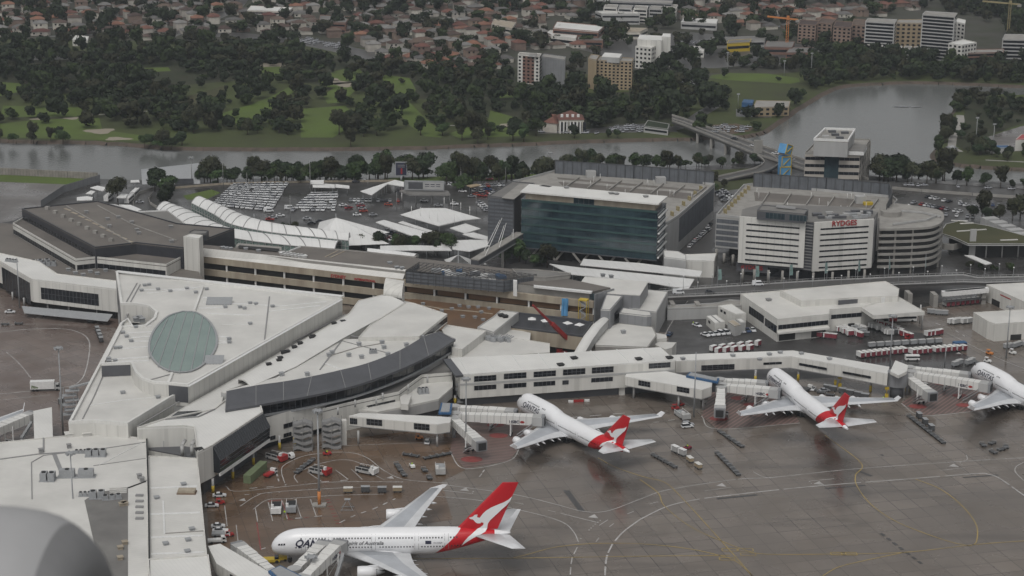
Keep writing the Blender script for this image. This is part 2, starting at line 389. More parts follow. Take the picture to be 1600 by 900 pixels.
M['apron']=slabmat('wet_apron_concrete',(.172,.146,.124),(.118,.100,.085),(.045,.039,.034),dark_smears=[((905,650),(1000,800),11),((820,700),(870,735),8),((1285,660),(1330,800),9),((1195,675),(1270,690),8),((1560,620),(1528,705),9),((700,872),(900,885),9),((1000,690),(1040,700),6)])
M['bapron']=slabmat('brown_wet_apron',(.15,.098,.064),(.092,.06,.038),(.06,.042,.03),6.1,(.14,.42))
M['lapron']=slabmat('red_brown_wet_apron',(.165,.128,.11),(.12,.09,.078),(.07,.054,.048),6.1,(.14,.45),JA+.5)
M['asph']=slabmat('wet_asphalt',(.055,.053,.052),(.038,.037,.036),(.045,.044,.043),40,(.18,.5))
M['road']=mat('road_asphalt',(.070,.068,.066),.4,col2=(.05,.048,.047),nscale=.08,det=8)
M['pad']=slabmat('pale_concrete_pad',(.15,.14,.135),(.12,.11,.105),(.06,.055,.05),9,(.2,.5),.05)
M['grass']=mat('mown_grass',(.062,.080,.026),.9,col2=(.048,.052,.028),nscale=.018,det=10,spec=.2)
M['fair']=mat('fairway_grass',(.09,.132,.030),.9,col2=(.076,.10,.032),nscale=.03,det=8,spec=.2)
M['rough']=mat('dry_rough_grass',(.075,.072,.038),.95,col2=(.045,.05,.026),nscale=.03,det=10,spec=.2)
M['bush']=mat('scrub_ground',(.030,.038,.020),.95,col2=(.045,.045,.03),nscale=.05,det=10,spec=.2)
M['sub']=mat('suburban_ground',(.045,.05,.032),.9,col2=(.07,.066,.06),nscale=.04,det=8,spec=.2)
M['sand']=mat('bunker_sand',(.27,.24,.19),.9,namt=.1)
M['mud']=mat('muddy_rock_bank',(.095,.07,.055),.9,col2=(.05,.042,.032),nscale=.2,det=8)
M['paint']=mat('white_road_paint',(.45,.44,.43),.6,col2=(.26,.25,.24),nscale=.25,det=6)
M['ypaint']=mat('yellow_taxi_paint',(.36,.26,.08),.6,col2=(.2,.16,.09),nscale=.06,det=6)
M['rpaint']=mat('red_road_paint',(.26,.06,.055),.6,namt=.3,nscale=.4)
M['dirt']=mat('wet_brown_dirt',(.11,.075,.05),.8,namt=.4,nscale=.1)
def watermat():
 m=bpy.data.materials.new('river_water');m.use_nodes=True;n=m.node_tree;b=n.nodes['Principled BSDF'];L=n.links.new
 b.inputs['Base Color'].default_value=(.12,.125,.122,1);b.inputs['Roughness'].default_value=.2;b.inputs['IOR'].default_value=1.33
 tc=n.nodes.new('ShaderNodeTexCoord')
 nz=n.nodes.new('ShaderNodeTexNoise');nz.inputs['Scale'].default_value=.55;nz.inputs['Detail'].default_value=5;L(tc.outputs['Object'],nz.inputs['Vector'])
 n2=n.nodes.new('ShaderNodeTexNoise');n2.inputs['Scale'].default_value=.012;n2.inputs['Detail'].default_value=4;L(tc.outputs['Object'],n2.inputs['Vector'])
 mr=n.nodes.new('ShaderNodeMapRange');mr.inputs[1].default_value=.4;mr.inputs[2].default_value=.62;mr.inputs[3].default_value=.05;mr.inputs[4].default_value=.4;L(n2.outputs[0],mr.inputs[0])
 bp=n.nodes.new('ShaderNodeBump');bp.inputs['Distance'].default_value=.22;L(nz.outputs[0],bp.inputs['Height']);L(mr.outputs[0],bp.inputs['Strength']);L(bp.outputs[0],b.inputs['Normal'])
 M['water']=m
watermat()
m=MB();m.face([(-9000,-3000,-4),(9000,-3000,-4),(9000,12000,-4),(-9000,12000,-4)]);struct('ground',m,'bush')
m=MB();m.face([(-1500,880,-1.7),(1500,880,-1.7),(1500,1750,-1.7),(-1500,1750,-1.7)]);struct('river',m,'water')
def land(name,shore,rest,mt,z=0.):
 """land whose shore line falls as a muddy bank into the water"""
 sh=smooth([G(x,y,z)for x,y in shore],5)
 for i in range(1,len(sh)-1):
  sh[i]=sh[i]+Vector((0,random.uniform(-1.2,1.2),0))
 R=[Vector((x,y,z))for x,y in rest]
 m=MB();m.face([tuple(p)for p in sh]+[tuple(p)for p in R])
 o=struct(name,m,mt)
 k=MB();c=sum(R,Vector((0,0,0)))/len(R)
 for i in range(len(sh)-1):
  a,b=sh[i],sh[i+1];d=(b-a);nn=Vector((d.y,-d.x,0)).normalized()
  if nn.dot(c-a)>0:nn=-nn
  nn*=4.5 if z>=0 else 3
  k.face([a+Vector((0,0,.01)),b+Vector((0,0,.01)),b+nn+Vector((0,0,-2.6)),a+nn+Vector((0,0,-2.6))])
 kb=struct(name+'_bank',k,'mud');return sh
far_shore=[(-260,214),(-120,215),(0,217),(60,219),(135,220),(216,224),(270,229),(405,230),(540,230),(665,228),(740,225),(800,223),(900,219),(1003,216),(1069,215),(1110,213),(1154,211),(1180,207),(1195,202),(1222,184),(1249,165),(1283,145),(1310,134),(1364,129),(1431,127),(1489,128),(1560,131),(1640,134),(1800,138),(2000,142)]
land('far_shore_land',far_shore,[(3000,1400),(6500,11000),(-6500,11000),(-3500,1200)],'grass')
near_shore=[(-300,262),(-100,266),(0,270),(155,280),(210,281),(330,279),(560,280),(690,277),(860,268),(1000,262),(1120,258),(1190,256),(1240,262),(1320,268),(1400,277),(1500,281),(1600,287),(1760,296)]
land('near_shore_land',near_shore,[(900,900),(1500,300),(1500,-600),(-1500,-600),(-1500,700)],'asph')
pen=[(2000,286),(1750,268),(1600,262),(1532,258),(1497,255),(1472,250),(1461,242),(1464,234),(1474,223),(1480,200),(1484,190),(1500,162),(1506,150),(1530,146),(1560,147),(1620,149),(1800,153),(2000,158)]
land('peninsula_land',pen,[(700,1340)],'grass')
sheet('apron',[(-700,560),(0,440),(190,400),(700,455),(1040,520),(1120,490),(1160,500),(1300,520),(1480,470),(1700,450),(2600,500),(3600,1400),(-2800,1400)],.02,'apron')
sheet('brown_apron_patch',[(330,900),(322,770),(380,740),(500,690),(720,665),(742,700),(726,735),(690,752),(707,812),(640,822),(440,852),(420,900)],.04,'bapron')
sheet('west_apron',[(-500,470),(-100,440),(0,452),(60,468),(190,500),(180,560),(110,680),(60,730),(-400,800)],.04,'lapron')
sheet('concrete_pad',[(-300,278),(0,284),(124,289),(96,304),(60,326),(20,345),(-300,400)],.02,'pad')
sheet('grass_verge',[(-300,268),(0,273),(153,280),(152,283),(126,289),(0,284),(-300,277)],.035,'fair')
sheet('grass_strip',[(600,278),(870,271),(872,275),(760,283),(600,284)],.03,'fair')
sheet('grass_ramp_verge',[(1112,266),(1190,262),(1192,272),(1176,292),(1120,300),(1108,284)],.03,'grass')
sheet('car_park_asphalt',[(320,285),(600,283),(780,284),(770,420),(560,400),(300,340)],.025,'asph')
sheet('service_road',[(1040,600),(1045,520),(1075,490),(1160,500),(1440,520),(1520,560),(1600,600),(1600,640),(1440,585)],.035,'asph')
sheet('grass_patch',[(286,306),(330,296),(345,301),(322,312),(292,312)],.03,'fair')
sheet('golf_rough',[(294,150),(350,134),(352,160),(302,166)],.02,'rough')
# scrub under the woods, suburb and park land on the far side
sheet('woodland_floor',[(-300,150),(-300,86),(0,84),(400,78),(820,108),(850,150),(1050,140),(1050,200),(820,205),(700,160),(420,122),(200,140),(0,150)],.02,'bush')
sheet('suburb_ground',[(-600,84),(0,60),(300,66),(530,70),(820,108),(1060,128),(1300,108),(1480,112),(1900,112),(2400,-60),(1800,-75),(-900,-75)],.025,'sub')
sheet('industrial_yard',[(860,62),(1080,50),(1330,78),(1330,88),(1100,108),(1040,110),(860,66)],.045,'road')
sheet('sports_oval',[(1112,117),(1140,114),(1200,115),(1248,122),(1250,128),(1235,131),(1150,126),(1108,122)],.06,'fair')
sheet('playing_field',[(1090,106),(1124,107),(1126,114),(1092,115)],.05,'rough')
sheet('lakeside_car_park',[(1112,195),(1150,193),(1178,199),(1172,205),(1140,210),(1106,208),(1100,200)],.03,'dirt')
sheet('lakeside_lot',[(1150,170),(1210,172),(1205,184),(1150,182)],.03,'road')
sheet('clubhouse_car_park',[(840,209),(1000,207),(1060,206),(1040,192),(980,194),(900,204),(845,207)],.04,'road')
sheet('peninsula_yard',[(1524,226),(1540,215),(1570,205),(1600,196),(1700,180),(1700,226),(1600,236),(1548,238)],.03,'pad')
sheet('scrub_ground',[(1490,224),(1494,205),(1506,190),(1508,158),(1600,152),(1700,158),(1700,175),(1600,192),(1560,206),(1520,226),(1508,236)],.02,'bush')
m=MB()
for px,wd in[([(1500,180),(1501,190),(1498,198),(1492,205),(1489,215),(1487,229)],5),([(1487,229),(1502,237)],3),([(1540,250),(1600,253)],2.5),([(0,178),(100,181),(170,178),(300,168)],2),([(700,196),(760,196),(806,195)],2.5)]:
 ribbon(m,px,wd,.05)
struct('gravel_path',m,'conc')
def road(name,px,wd,z=.05,mt='road'):
 m=MB();ribbon(m,px,wd,z);return struct(name,m,mt)
road('valley_road',[(-200,98),(0,92),(90,90),(180,88),(260,85)],20,.06)
road('avenue',[(250,62),(290,45),(330,30),(370,8),(380,-20)],14,.06)
road('crossing_road',[(330,53),(370,55),(420,60),(480,66),(540,78),(600,92)],26,.065)
road('industrial_road',[(1000,98),(1080,92),(1200,98),(1310,95)],14,.07)
road('river_drive',[(980,200),(1040,203),(1075,192),(1095,178),(1118,164),(1130,150)],9,.055)
road('motorway',[(1350,287),(1440,293),(1520,299),(1600,304),(1800,320)],24,.06)
road('loop_road',[(219,335),(219,320),(217,312),(225,303),(245,297),(300,293),(345,290),(480,287),(640,286)],8,.05)
road('terminal_forecourt_road',[(1110,440),(1040,470),(900,455),(760,430),(600,400)],26,.045)
road('hotel_street',[(1100,330),(1085,380),(1080,430),(1110,470),(1300,462)],18,.05)
def bunker(px,py,rx,ry):
 c=G(px,py);P=[]
 for k in range(14):
  a=2*pi*k/14;r=1+.25*sin(3*a+px)
  P.append((c.x+rx*r*cos(a),c.y+ry*r*sin(a)))
 m=MB();m.face([(x,y,.09)for x,y in P]);struct('sand_bunker',m,'sand')
for b in[(156,205,9,8),(184,217,8,5),(421,103,12,16),(420,109,10,8),(519,125,6,6),(529,129,8,8),(540,132,8,10),(245,176,5,5),(112,185,5,4),(800,196,10,5),(740,180,4,4),(60,186,5,4)]:bunker(*b)
fairs=[[(0,193),(60,187),(155,184),(160,203),(225,212),(216,220),(60,216),(0,214)],
 [(5,165),(128,168),(128,182),(0,183)],
 [(338,192),(350,176),(392,163),(425,150),(455,134),(472,132),(452,150),(436,166),(412,182),(388,194)],
 [(496,122),(520,112),(545,106),(562,107),(570,120),(560,136),(548,148),(530,160),(512,162),(505,150),(520,138),(500,132)],
 [(596,116),(640,122),(650,140),(640,160),(662,182),(690,206),(690,215),(664,213),(640,196),(618,172),(606,150)],
 [(766,172),(800,182),(810,202),(827,212),(719,216),(699,209),(763,189)],
 [(770,142),(812,145),(812,153),(780,153)],[(159,108),(263,105),(267,111),(162,116)],[(408,105),(438,104),(438,115),(408,118)],
 [(470,170),(540,165),(560,190),(520,215),(470,215)],[(0,128),(40,131),(38,142),(0,150)]]
for i_,f in enumerate(fairs):sheet('fairway',f,.05+i_*.006,'fair')
# ---- white, yellow and red markings
W=MB()
for px,wd,ds in[
 ([(692,757),(800,772),(865,787),(912,799),(950,798),(1000,780),(1045,765),(1150,749),(1210,745.6),(1337,732.5),(1510,720.5),(1600,715),(1700,709)],.35,None),
 ([(692,766),(736,771)],.3,None),
 ([(665,774),(750,782),(802,794.5),(850,806),(882,817.5),(897,832),(904,847)],.35,None),
 ([(902,855),(896,867),(893,875),(891,900),(891,930)],.35,(6,1.5)),
 ([(1000,811.5),(975,830),(961,845)],.55,None),([(957,850),(949,867),(946,885),(945,910)],.55,(7,1.5)),
 ([(1000,811.5),(1039,792.5),(1075,783),(1124,775.6),(1262,760.6),(1416,748.6),(1525,740),(1544,741),(1562,747.5),(1600,774),(1660,815)],.55,(28,1)),
 ([(907,842),(932,817.5),(966,795)],.5,(.9,.9)),([(876,802),(932,816)],.35,None),
 ([(1150,749),(1180,747),(1210,745.6)],.6,(.9,.9)),([(1510,720.5),(1565,717)],.6,(.9,.9)),
 ([(1177,737),(1190,744),(1204,747)],.3,None),([(1510,711),(1511,718),(1500,722)],.3,None),
 ([(1101,767),(1143,761)],.3,None),([(1137,753),(1143,761)],.3,(.8,.6)),([(1264,752),(1303,748)],.3,None),([(1264,752),(1272,759)],.3,(.8,.6)),
 ([(1469,735),(1508,731)],.3,None),([(1500,723),(1508,731)],.3,(.8,.6)),([(1600,722),(1588,729),(1587,738),(1600,751)],.35,None),
 ([(936,821),(950,812)],.3,None),([(1016,787),(1028,784)],.3,None),([(980,803),(990,799)],.3,None),([(952,823),(959,818)],.3,None),([(931,847),(936,840)],.3,None),
 ([(805,785),(818,788)],.3,None),([(856,797),(868,800)],.3,None),([(738,771),(742,762)],.5,(.8,.6)),([(749,745),(753,740)],.4,None),([(754,738),(757,734)],.4,None),
 ([(-40,524),(0,519),(50,514),(100,514),(125,520),(137.5,530),(140,545),(135,575),(125,595),(100,605),(0,615.5),(-60,620)],.45,None),
 ([(0,625),(40,621),(78,617)],.3,None),([(10,550),(30,568),(48,590)],.3,None),([(10,508),(60,506),(110,508)],.25,None),
 ([(445,755),(440,737.5),(445,726),(475,712.5),(515,707),(550,707.5),(575,716),(600,735),(632.5,749),(700,755)],.3,None),
 ([(465,754),(461,742),(490,727.5),(525,719),(550,719.5),(570,727.5)],.3,None),([(480,737),(502,752)],.3,None),([(524,734),(544,749)],.3,None),([(549,733),(566,749)],.3,None),([(566,732),(601,750)],.3,None),
 ([(352,759),(370,767.5),(447,760),(525,753),(630,753)],.3,None),([(375,791),(400,775),(425,769),(520,763),(600,760)],.3,None),
 ([(395,796),(417.5,781),(450,779),(525,774),(600,772)],.3,None),([(399,794),(402.5,815)],.3,None),([(419,784.5),(426,814)],.3,None),([(441,782.5),(449,811)],.3,None),([(461,780),(471,810)],.3,None),([(485,780),(494,806)],.3,None),
 ([(351,790),(355,822)],.3,None),([(369,820),(372.5,850)],.3,None),([(530,817),(555,805),(586,794),(620,778)],.5,(3,2)),([(408,858),(424,853)],.5,(2,1.4)),
 ([(445,757.5),(475,757)],.9,(.9,.7)),([(382,773),(440,769)],.3,(2,1.6)),([(461,810),(472,809)],.6,None),([(491,807),(503,806)],.6,None),([(390,763),(402,762)],.4,None),([(416,761),(428,760)],.4,None),
 ([(502,753),(514,752)],.5,None),([(532,751),(543,750)],.5,None),([(582,726),(592,733)],.4,(1.5,2)),([(432,740),(436,753)],.5,(3,1.6)),
 ([(848,656),(980,645)],.5,(5,4)),([(1010,650),(1023,654)],.6,None),([(1075,470),(1052,500),(1035,530)],.3,None),([(1480,520),(1560,560),(1640,590)],.3,None),
 ([(1462,505),(1490,515),(1510,527)],.5,(3,3)),([(703,706),(726,732),(795,720),(812,700)],.4,None),([(1096,650),(1120,670),(1250,661)],.4,None),([(1408,630),(1440,649),(1520,643)],.4,None),
 ([(1100,520),(1160,514)],.2,(.5,2.4)),([(1020,660),(1060,655)],.35,(3,3)),([(440,700),(700,690)],.2,None)]:
 ribbon(W,px,wd,.06,ds)
for x,y,s in[(x_,y_,s_*.62)for x_,y_,s_ in[(1127,758,2.6),(1279,755,2.6),(1490,727.6,2.6),(726,765,2.4),(610,746,2),(927,807,2.6),(379,781,2),(1498,552,2)]]:
 c=G(x,y,.06);W.face([c+Vector((-s*1.1,-s*.4,0)),c+Vector((s,-s*.9,0)),c+Vector((s*.3,s*1.2,0))])
struct('white_road_markings',W,'paint')
Y=MB()
for px in[[(1000,749),(1028,770),(1037,789),(1067,815),(1097,832),(1127,845),(1161,858),(1195,865.6),(1300,865.6),(1412,863),(1525,850.6),(1600,845),(1700,838)],
 [(934,715),(962,730),(1006,745),(1037,753),(1060,772),(1127,845),(1176,900),(1200,930)],
 [(1289,680),(1345,723),(1337,742),(1339,759),(1360,787),(1397,813),(1442,832),(1487,847),(1517,853)],
 [(1431,748.6),(1469,764),(1502,789),(1525,819),(1526,845),(1517,853)],[(1285,900),(1310,886),(1350,876),(1412,863)],
 [(620,873),(800,872),(1000,869),(1142,867.5)],[(800,872),(825,866),(862,856),(900,851),(937,849),(1000,849.5),(1067,856),(1116,865.6),(1150,877),(1176,900)]]:
 ribbon(Y,px,.36,.07)
for x,y in[(1140,859),(1165,859),(1169,866),(1136,873),(1310,865),(1327,865)]:
 c=G(x,y,.075);s=2.3
 for a,b in[((-s,-1),(s,-1)),((-s,1),(s,1)),((-s,-1),(-s,1)),((s,-1),(s,1))]:
  ribbon(Y,None,.35,0,None,False,[c+Vector((a[0],a[1],0)),c+Vector((b[0],b[1],0))])
struct('yellow_taxi_lines',Y,'ypaint')
R_=MB()
for px,wd,ds in[([(401,816),(407.5,859)],.35,None),([(440,783),(452,812)],.3,None),([(512,780),(529,819)],1.6,(.7,.5)),([(419,783),(441,781)],.5,None),([(450,812),(500,806)],.35,(2,3))]:ribbon(R_,px,wd,.08,ds)
for x,y,r in[(737,717.5,1.9),(779,680.5,1.7),(774,664,1.6),(1123,654,1.7),(1142,611,1.5),(1154,622,1.5),(1174,632,1.5),(1434,635,1.7),(1472,599,1.6),(1500,618,1.5),(1506,633,1.5)]:
 c=G(x,y,.09);R_.face([c+Vector((r*2.0*cos(k*pi/8),r*1.5*sin(k*pi/8),0))for k in range(16)])
struct('red_road_markings',R_,'rpaint')
def ang(p,q):a,b=G(*p),G(*q);return atan2(b.y-a.y,b.x-a.x)
def hatch(px,p,q,nm,sp):
 A=ang(p,q)
 mt=mat(nm,(.115,.085,.075),.4,namt=.3,nscale=.1,rib=(sp,A+pi/2,.38),ribamt=.5,ribcol=(.34,.21,.19))
 sheet('stand_hatching',px,.05,mt)
hatch([(712,652),(838,655),(810,702),(795,720),(726,732),(703,706)],(710,668),(820,675),'hatch_a',1.5)
hatch([(1096,650),(1120,670),(1250,661),(1215,600),(1115,600)],(1130,650),(1200,606),'hatch_b',1.6)
hatch([(1408,630),(1440,649),(1520,643),(1600,620),(1540,590),(1459,595)],(1450,645),(1520,598),'hatch_c',1.6)
# skid and patch marks in the concrete
K=MB()
for a,b,wd in[((887,766),(912,799),1.0),((882,766),(907,799),1.0),((1120,779),(1183,773),1.2),((1290,763),(1352,758),1.0),((1505,746),(1560,742),1.0),((1340,735),(1362,744),1.2),((1376,710),(1380,712),1)]:
 ribbon(K,[a,b],wd,.055)
ribbon(K,[(1376,833),(1447,886)],1.1,.055,(2.6,1.2))
struct('dark_seal_marks',K,'asph')
# ================================================================ AIRPORT BUILDINGS
def b0(px,py,z=0.):return tuple(G(px,py,z)[:2])+(0,)
def vents(root,P,z,s=1.3,h=.8,mt='frame',nm='roof_vent'):
 for x,y in P:
  c=G(x,y,z);m=MB().obox(c,s,s,z+.004,z+h,.4);m.obox(c,s*1.25,s*1.25,z+h,z+h+.2,.4)
  m.build(nm,mt,root,True)
def duct(root,px,z,w_=1.6,h=.5,mt='white',nm='roof_duct'):
 P=[G(x,y,z)for x,y in px];m=MB()
 for a,b in zip(P,P[1:]):m.bar(a+Vector((0,0,h/2+.01)),b+Vector((0,0,h/2+.01)),w_,h)
 m.build(nm,mt,root,True)
def plant(root,px,py,z,sx=6,sy=4,h=2.2,a=.3,n=3):
 c=G(px,py,z);m=MB();m.obox(c,sx,sy,z+.01,z+.3,a)
 for k in range(n):
  x=(k-(n-1)/2)*sx/n;q=(c.x+x*cos(a),c.y+x*sin(a))
  m.obox(q,sx/n*.8,sy*.8,z+.3,z+h,a);m.lathe([(0,min(.7,sx/n*.3)),(.25,min(.7,sx/n*.3))],(q[0],q[1],z+h),(0,0,1),10,1)
 m.build('air_handling_unit',['steel','dark'],root,True)
def pillars(root,P,z0,z1,r=.4,base=True,mt='lgwall'):
 for x,y in P:
  c=G(x,y,z0);o=MB().tube(c,(c.x,c.y,z1),r,n=10).build('pillar',mt,root,True)
  if base:MB().tube((c.x,c.y,z0),(c.x,c.y,z0+2.6),r+.07,n=10).build('painted_base','yellow',o,True)
# ---- dark roofed terminal hall
t=thing('terminal_hall','large terminal hall with stepped brown gravel roofs and charcoal walls','terminal',b0(180,400))
level(t,[(-200,345),(-80,340),(20,350),(150,370),(300,395),(312,430),(330,447),(181,446),(89,431),(61,410),(-200,385)],10.5,0,'conc','broof')
p=level(t,[(20,351),(118,407.5),(150,404),(260,416),(285,403),(290,382),(60,330)],15,10.5,'wwall','broof',.9,parmat='wwall')
for i,j in((0,1),(1,2),(2,3)):win(t,p[i],p[j],.6,(p[j]-p[i]).length-.6,10.7,12.9,mull=int((p[j]-p[i]).length/3),nm='window_strip')
p3=level(t,[(34,327),(153,315),(278,350),(366,358),(286,388),(213,380),(148.5,387.5)],20,10.4,'dwall','broof',.5,parmat='dwall',pw=.5)
win(t,p3[0],p3[6],1,(p3[6]-p3[0]).length-2,15.6,17.2,mull=24,nm='window_strip')
level(t,[(180,321),(215,332),(262,329.5),(292,352),(270,352),(150,319)],17.5,0,'conc','groof',.6,parmat='white')
level(t,[(296,362.5),(303,359.5),(326,361),(322,366),(298,367)],23,19.9,'dwall','groof',.3,rname='penthouse_roof',wname='penthouse')
level(t,[(186,319.5),(204,320),(221,327),(210,332)],9,8.4,'white','wroof3',rname='canopy',wname='canopy_edge')
for k in range(9):
 x=74+k*12.5;y=327.5+k*6.2;c=G(x,y,20)
 MB().obox(c,2.0,1.5,20.01,21.5,-.5).build('roof_vent','conc',t,True)
for k in range(10):
 x,y=101+k*11,326+k*5.6;duct(t,[(x,y),(x+9,y+3.2)],20,1.2,.15,'cream')
duct(t,[(104,322),(148,347),(206,381)],20,.5,.3,'conc','expansion_joint');duct(t,[(152,321),(205,350),(276,376)],20,.5,.3,'conc','expansion_joint')
vents(t,[(135,333),(168,344),(185,341),(171,355),(214,361),(217,366),(206,349),(268,379),(267,356)],20,1.6,1.)
vents(t,[(107,423),(118,428),(141,426),(152,429),(165,424),(130,431),(240,437),(262,440)],10.5,1.6,.9,'steel')
plant(t,63,411.5,10.5,9,3,1.8);plant(t,76,415,10.5,7,3,2,.1)
t=thing('lift_tower','plain white square lift tower rising between the charcoal hall and the long cream terminal','tower',b0(300,420))
level(t,[(286.5,370),(297,366),(317,368),(311,373.5)],25.5,0,'wwall','wroof',.25)
# ---- west pier
t=thing('west_pier','bent white pier with a dark ribbon window and grey awning at the far left','pier',b0(60,460))
p=level(t,[(-110,360),(0,408.7),(50,437),(186,453),(188,440),(90,428.5),(61,409),(-60,383)],13.7,3.7,'wwall','wroof',.3)
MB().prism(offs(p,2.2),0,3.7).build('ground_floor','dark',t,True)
winpx(t,p[2],p[3],64,449,154,467,mull=16,bars=1);winpx(t,p[1],p[2],3,417,47,449,mull=8);win(t,p[0],p[1],2,(p[1]-p[0]).length-3,8,10.4,mull=12)
pillars(t,[(20,469),(38,478),(75,485),(108,489),(152,494)],0,3.7,.4,False)
m=MB();e=[G(34,478,3.6),G(176,491,3.6),G(168,502,2.3),G(38,489,2.3)];m.face(e);m.face([q-Vector((0,0,.2))for q in reversed(e)])
for i in range(4):m.face([e[i],e[(i+1)%4],e[(i+1)%4]-Vector((0,0,.2)),e[i]-Vector((0,0,.2))])
m.build('awning','steel',t,True)
plant(t,18,409,13.7,6,2,1.2,-.4,4)
# ---- long cream terminal
t=thing('main_terminal','long weathered cream terminal with brown flat roof and a deep shaded balcony','terminal',b0(600,470))
ft=[G(308,400,14.5),G(927,471.5,14.5)];FA,FB=ft
e=(FB-FA).normalized();nn=Vector((e.y,-e.x,0));nn=nn if nn.y<0 else-nn
roofpx=[(312,387),(635,421),(924,456),(954,449.5),(890,436),(835,424.5),(656,404),(560,393),(468,385.5),(446,394.5),(317,382)]
R18=[G(x,y,18)for x,y in roofpx]
MB().prism(R18,17.6,18).build('roof','broof',t,True)
back=[R18[k]for k in range(3,len(R18))]
core=[FA-nn*2,FB-nn*2]+back
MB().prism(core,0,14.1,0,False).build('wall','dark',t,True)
MB().prism([R18[0]-nn*.6,R18[2]-nn*.6]+back,14,17.6,0,False).build('upper_wall','conc',t,True)
m=MB();q0,q1=R18[0],R18[1]+(R18[1]-R18[0])*.0;u1=FA+e*((q1-FA).dot(e))
m.face([FA-nn*.4+Vector((0,0,.05)),u1-nn*.4+Vector((0,0,.05)),q1+Vector((0,0,-.02)),q0+Vector((0,0,-.02))])
m.build('sloping_roof','wroof2',t,True)
LT=(FB-FA).length
for z0,z1,nm in((11.7,14.5,'upper_spandrel'),(6.0,8.7,'lower_spandrel'),(0.5,3.2,'ground_spandrel')):
 MB().prism([FA,FB,FB-nn*1.6,FA-nn*1.6],z0,z1).build(nm,'cream',t,True)
 MB().prism([FB,R18[3]+e*1,R18[3]+e*1-nn*.8,FB+e*.6-nn*1.5],z0,z1).build(nm,'cream',t,True)
nP=13
for k in range(nP+1):
 c=FA+e*(LT*k/nP)-nn*.9
 MB().obox(c,.7,.7,3.2,11.7,atan2(e.y,e.x)).build('pillar','white',t,True)
for k in range(nP):
 a=FA-nn*1.95;b=FB-nn*1.95;u=LT*k/nP
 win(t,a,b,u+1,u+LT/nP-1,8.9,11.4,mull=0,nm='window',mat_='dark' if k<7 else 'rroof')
duct(t,[(470,386.5),(452,393.5)],18,.5,.6,'white','roof_kerb');duct(t,[(468,386),(560,393.8),(650,403)],18,.5,.6,'conc','roof_kerb')
duct(t,[(508,402),(528,392)],18,.5,.25,'cream','roof_joint');duct(t,[(516,403),(538,393)],18,.5,.25,'cream','roof_joint')
for k in range(7):vents(t,[(441+k*5.6,397.5+k*.8)],18,2.2,.9,'white','roof_light')
vents(t,[(348,388),(354,389),(360,389.5),(384,390),(404,393),(609,412),(620,419),(628,420)],18,1.6,.7,'steel')
MB().prism([G(x,y,18)for x,y in[(368,387),(372,382),(440,388),(440,394)]],18.003,18.7).build('roof_kerb','conc',t,True)
MB().prism([G(x,y,18.7)for x,y in[(371,386.5),(374,383),(437,388.5),(436,392.5)]],18.71,18.74).build('light_well','dark',t,True)
for s,x,y,h in(('SYDNEY',517,440.3,2.0),('INTERNATIONAL',554,444,1.3)):
 u,z=onwall(FA,FB,x,y);o=FA+e*u+nn*.12;o.z=11.95
 lettering('lettering',s,h,t,o,e,'sred',bold=.06)
qa,qb=FB+e*.3,R18[3]+e*1.2;MB().prism([qa,qb,qb+e*.5,qa+e*.5],0,17.8).build('end_wall','gwall',t,True)
# glazed top floor
m=MB();a=G(832,447,17.5);b=G(924,456,17.5)
win(t,R18[1]-nn*.6+e*60,R18[2]-nn*.6,0,27,14.6,17.2,mull=13,nm='window_strip',mat_='bglass')
MB().prism([G(834,448,17.9),G(924,457.5,17.9),G(926,455.5,17.9),G(834,446,17.9)],17.4,18.2).build('white_eave','white',t,True)
for k in range(7):
 c=G(800+k*9,452+k*1,14.5);MB().tube(c,c+Vector((0,0,3)),.14,n=6).build('canopy_post','white',t,True)
level(t,[(890,430),(892,427.5),(840,422),(800,421),(810,432),(852,434)],19.5,18,'conc','groof',.4,rname='plant_room_roof',wname='plant_room')
level(t,[(802,439),(802,437),(808,437.5),(808,440)],21,14.5,'white','white',rname='stair_hood_roof',wname='stair_hood')
t=thing('roof_scaffold','dark scaffold screen around rooftop plant on the cream terminal','scaffold',b0(710,450))
S0,S1,S2,S3=[G(*q)for q in((634,424,20.2),(787.5,438,20.2),(838,430,20.2),(655,411,20.2))]
m=MB()
for a,b in((S0,S1),(S1,S2),(S3,S0)):m.prism([(a.x,a.y),(b.x,b.y),(b.x,b.y+.12),(a.x,a.y+.12)],15,20)
m.build('screen','mesh',t,True)
m=MB()
for a,b in((S0,S1),(S1,S2),(S2,S3),(S3,S0)):
 L=(b-a).length;n=int(L/3.2)
 for k in range(n+1):
  c=a.lerp(b,k/n);m.bar((c.x,c.y-.2,14.6),(c.x,c.y-.2,20.8),.2,.2)
 for z in(16,17.6,19.2,20.6):m.bar((a.x,a.y-.2,z),(b.x,b.y-.2,z),.14,.14)
for k in range(24):
 a=S0.lerp(S1,k/23);b=S3.lerp(S2,k/23);m.bar((a.x,a.y,20.4),(b.x,b.y,20.4),.18,.25)
m.build('scaffold_frame','dsteel',t,True)
for k in range(26):
 a=S0.lerp(S1,random.uniform(.05,.95));b=S3.lerp(S2,random.uniform(.1,.9));c=a.lerp(b,random.uniform(.2,.9))
 MB().obox(c,random.uniform(2,5),random.uniform(1.5,3.2),18.02,random.uniform(18.8,20),random.uniform(0,.5)).build('rooftop_unit',random.choice(['steel','white','lgwall','slate','blue']),t,True)
t=thing('stair_tower','yellow framed scaffold stair tower against the end of the cream terminal','stair tower',b0(913,520))
m=MB();c=G(913,509,5);ax=atan2(e.y,e.x)
for dx in(-1.7,1.7):
 for dy in(-1.2,1.2):
  q=c+e*dx+nn*(1.6+dy);m.bar((q.x,q.y,0),(q.x,q.y,16.5),.25,.25)
m.obox(c+nn*1.6,3.8,2.9,16.5,17,ax);m.build('frame','yellow',t,True)
m=MB()
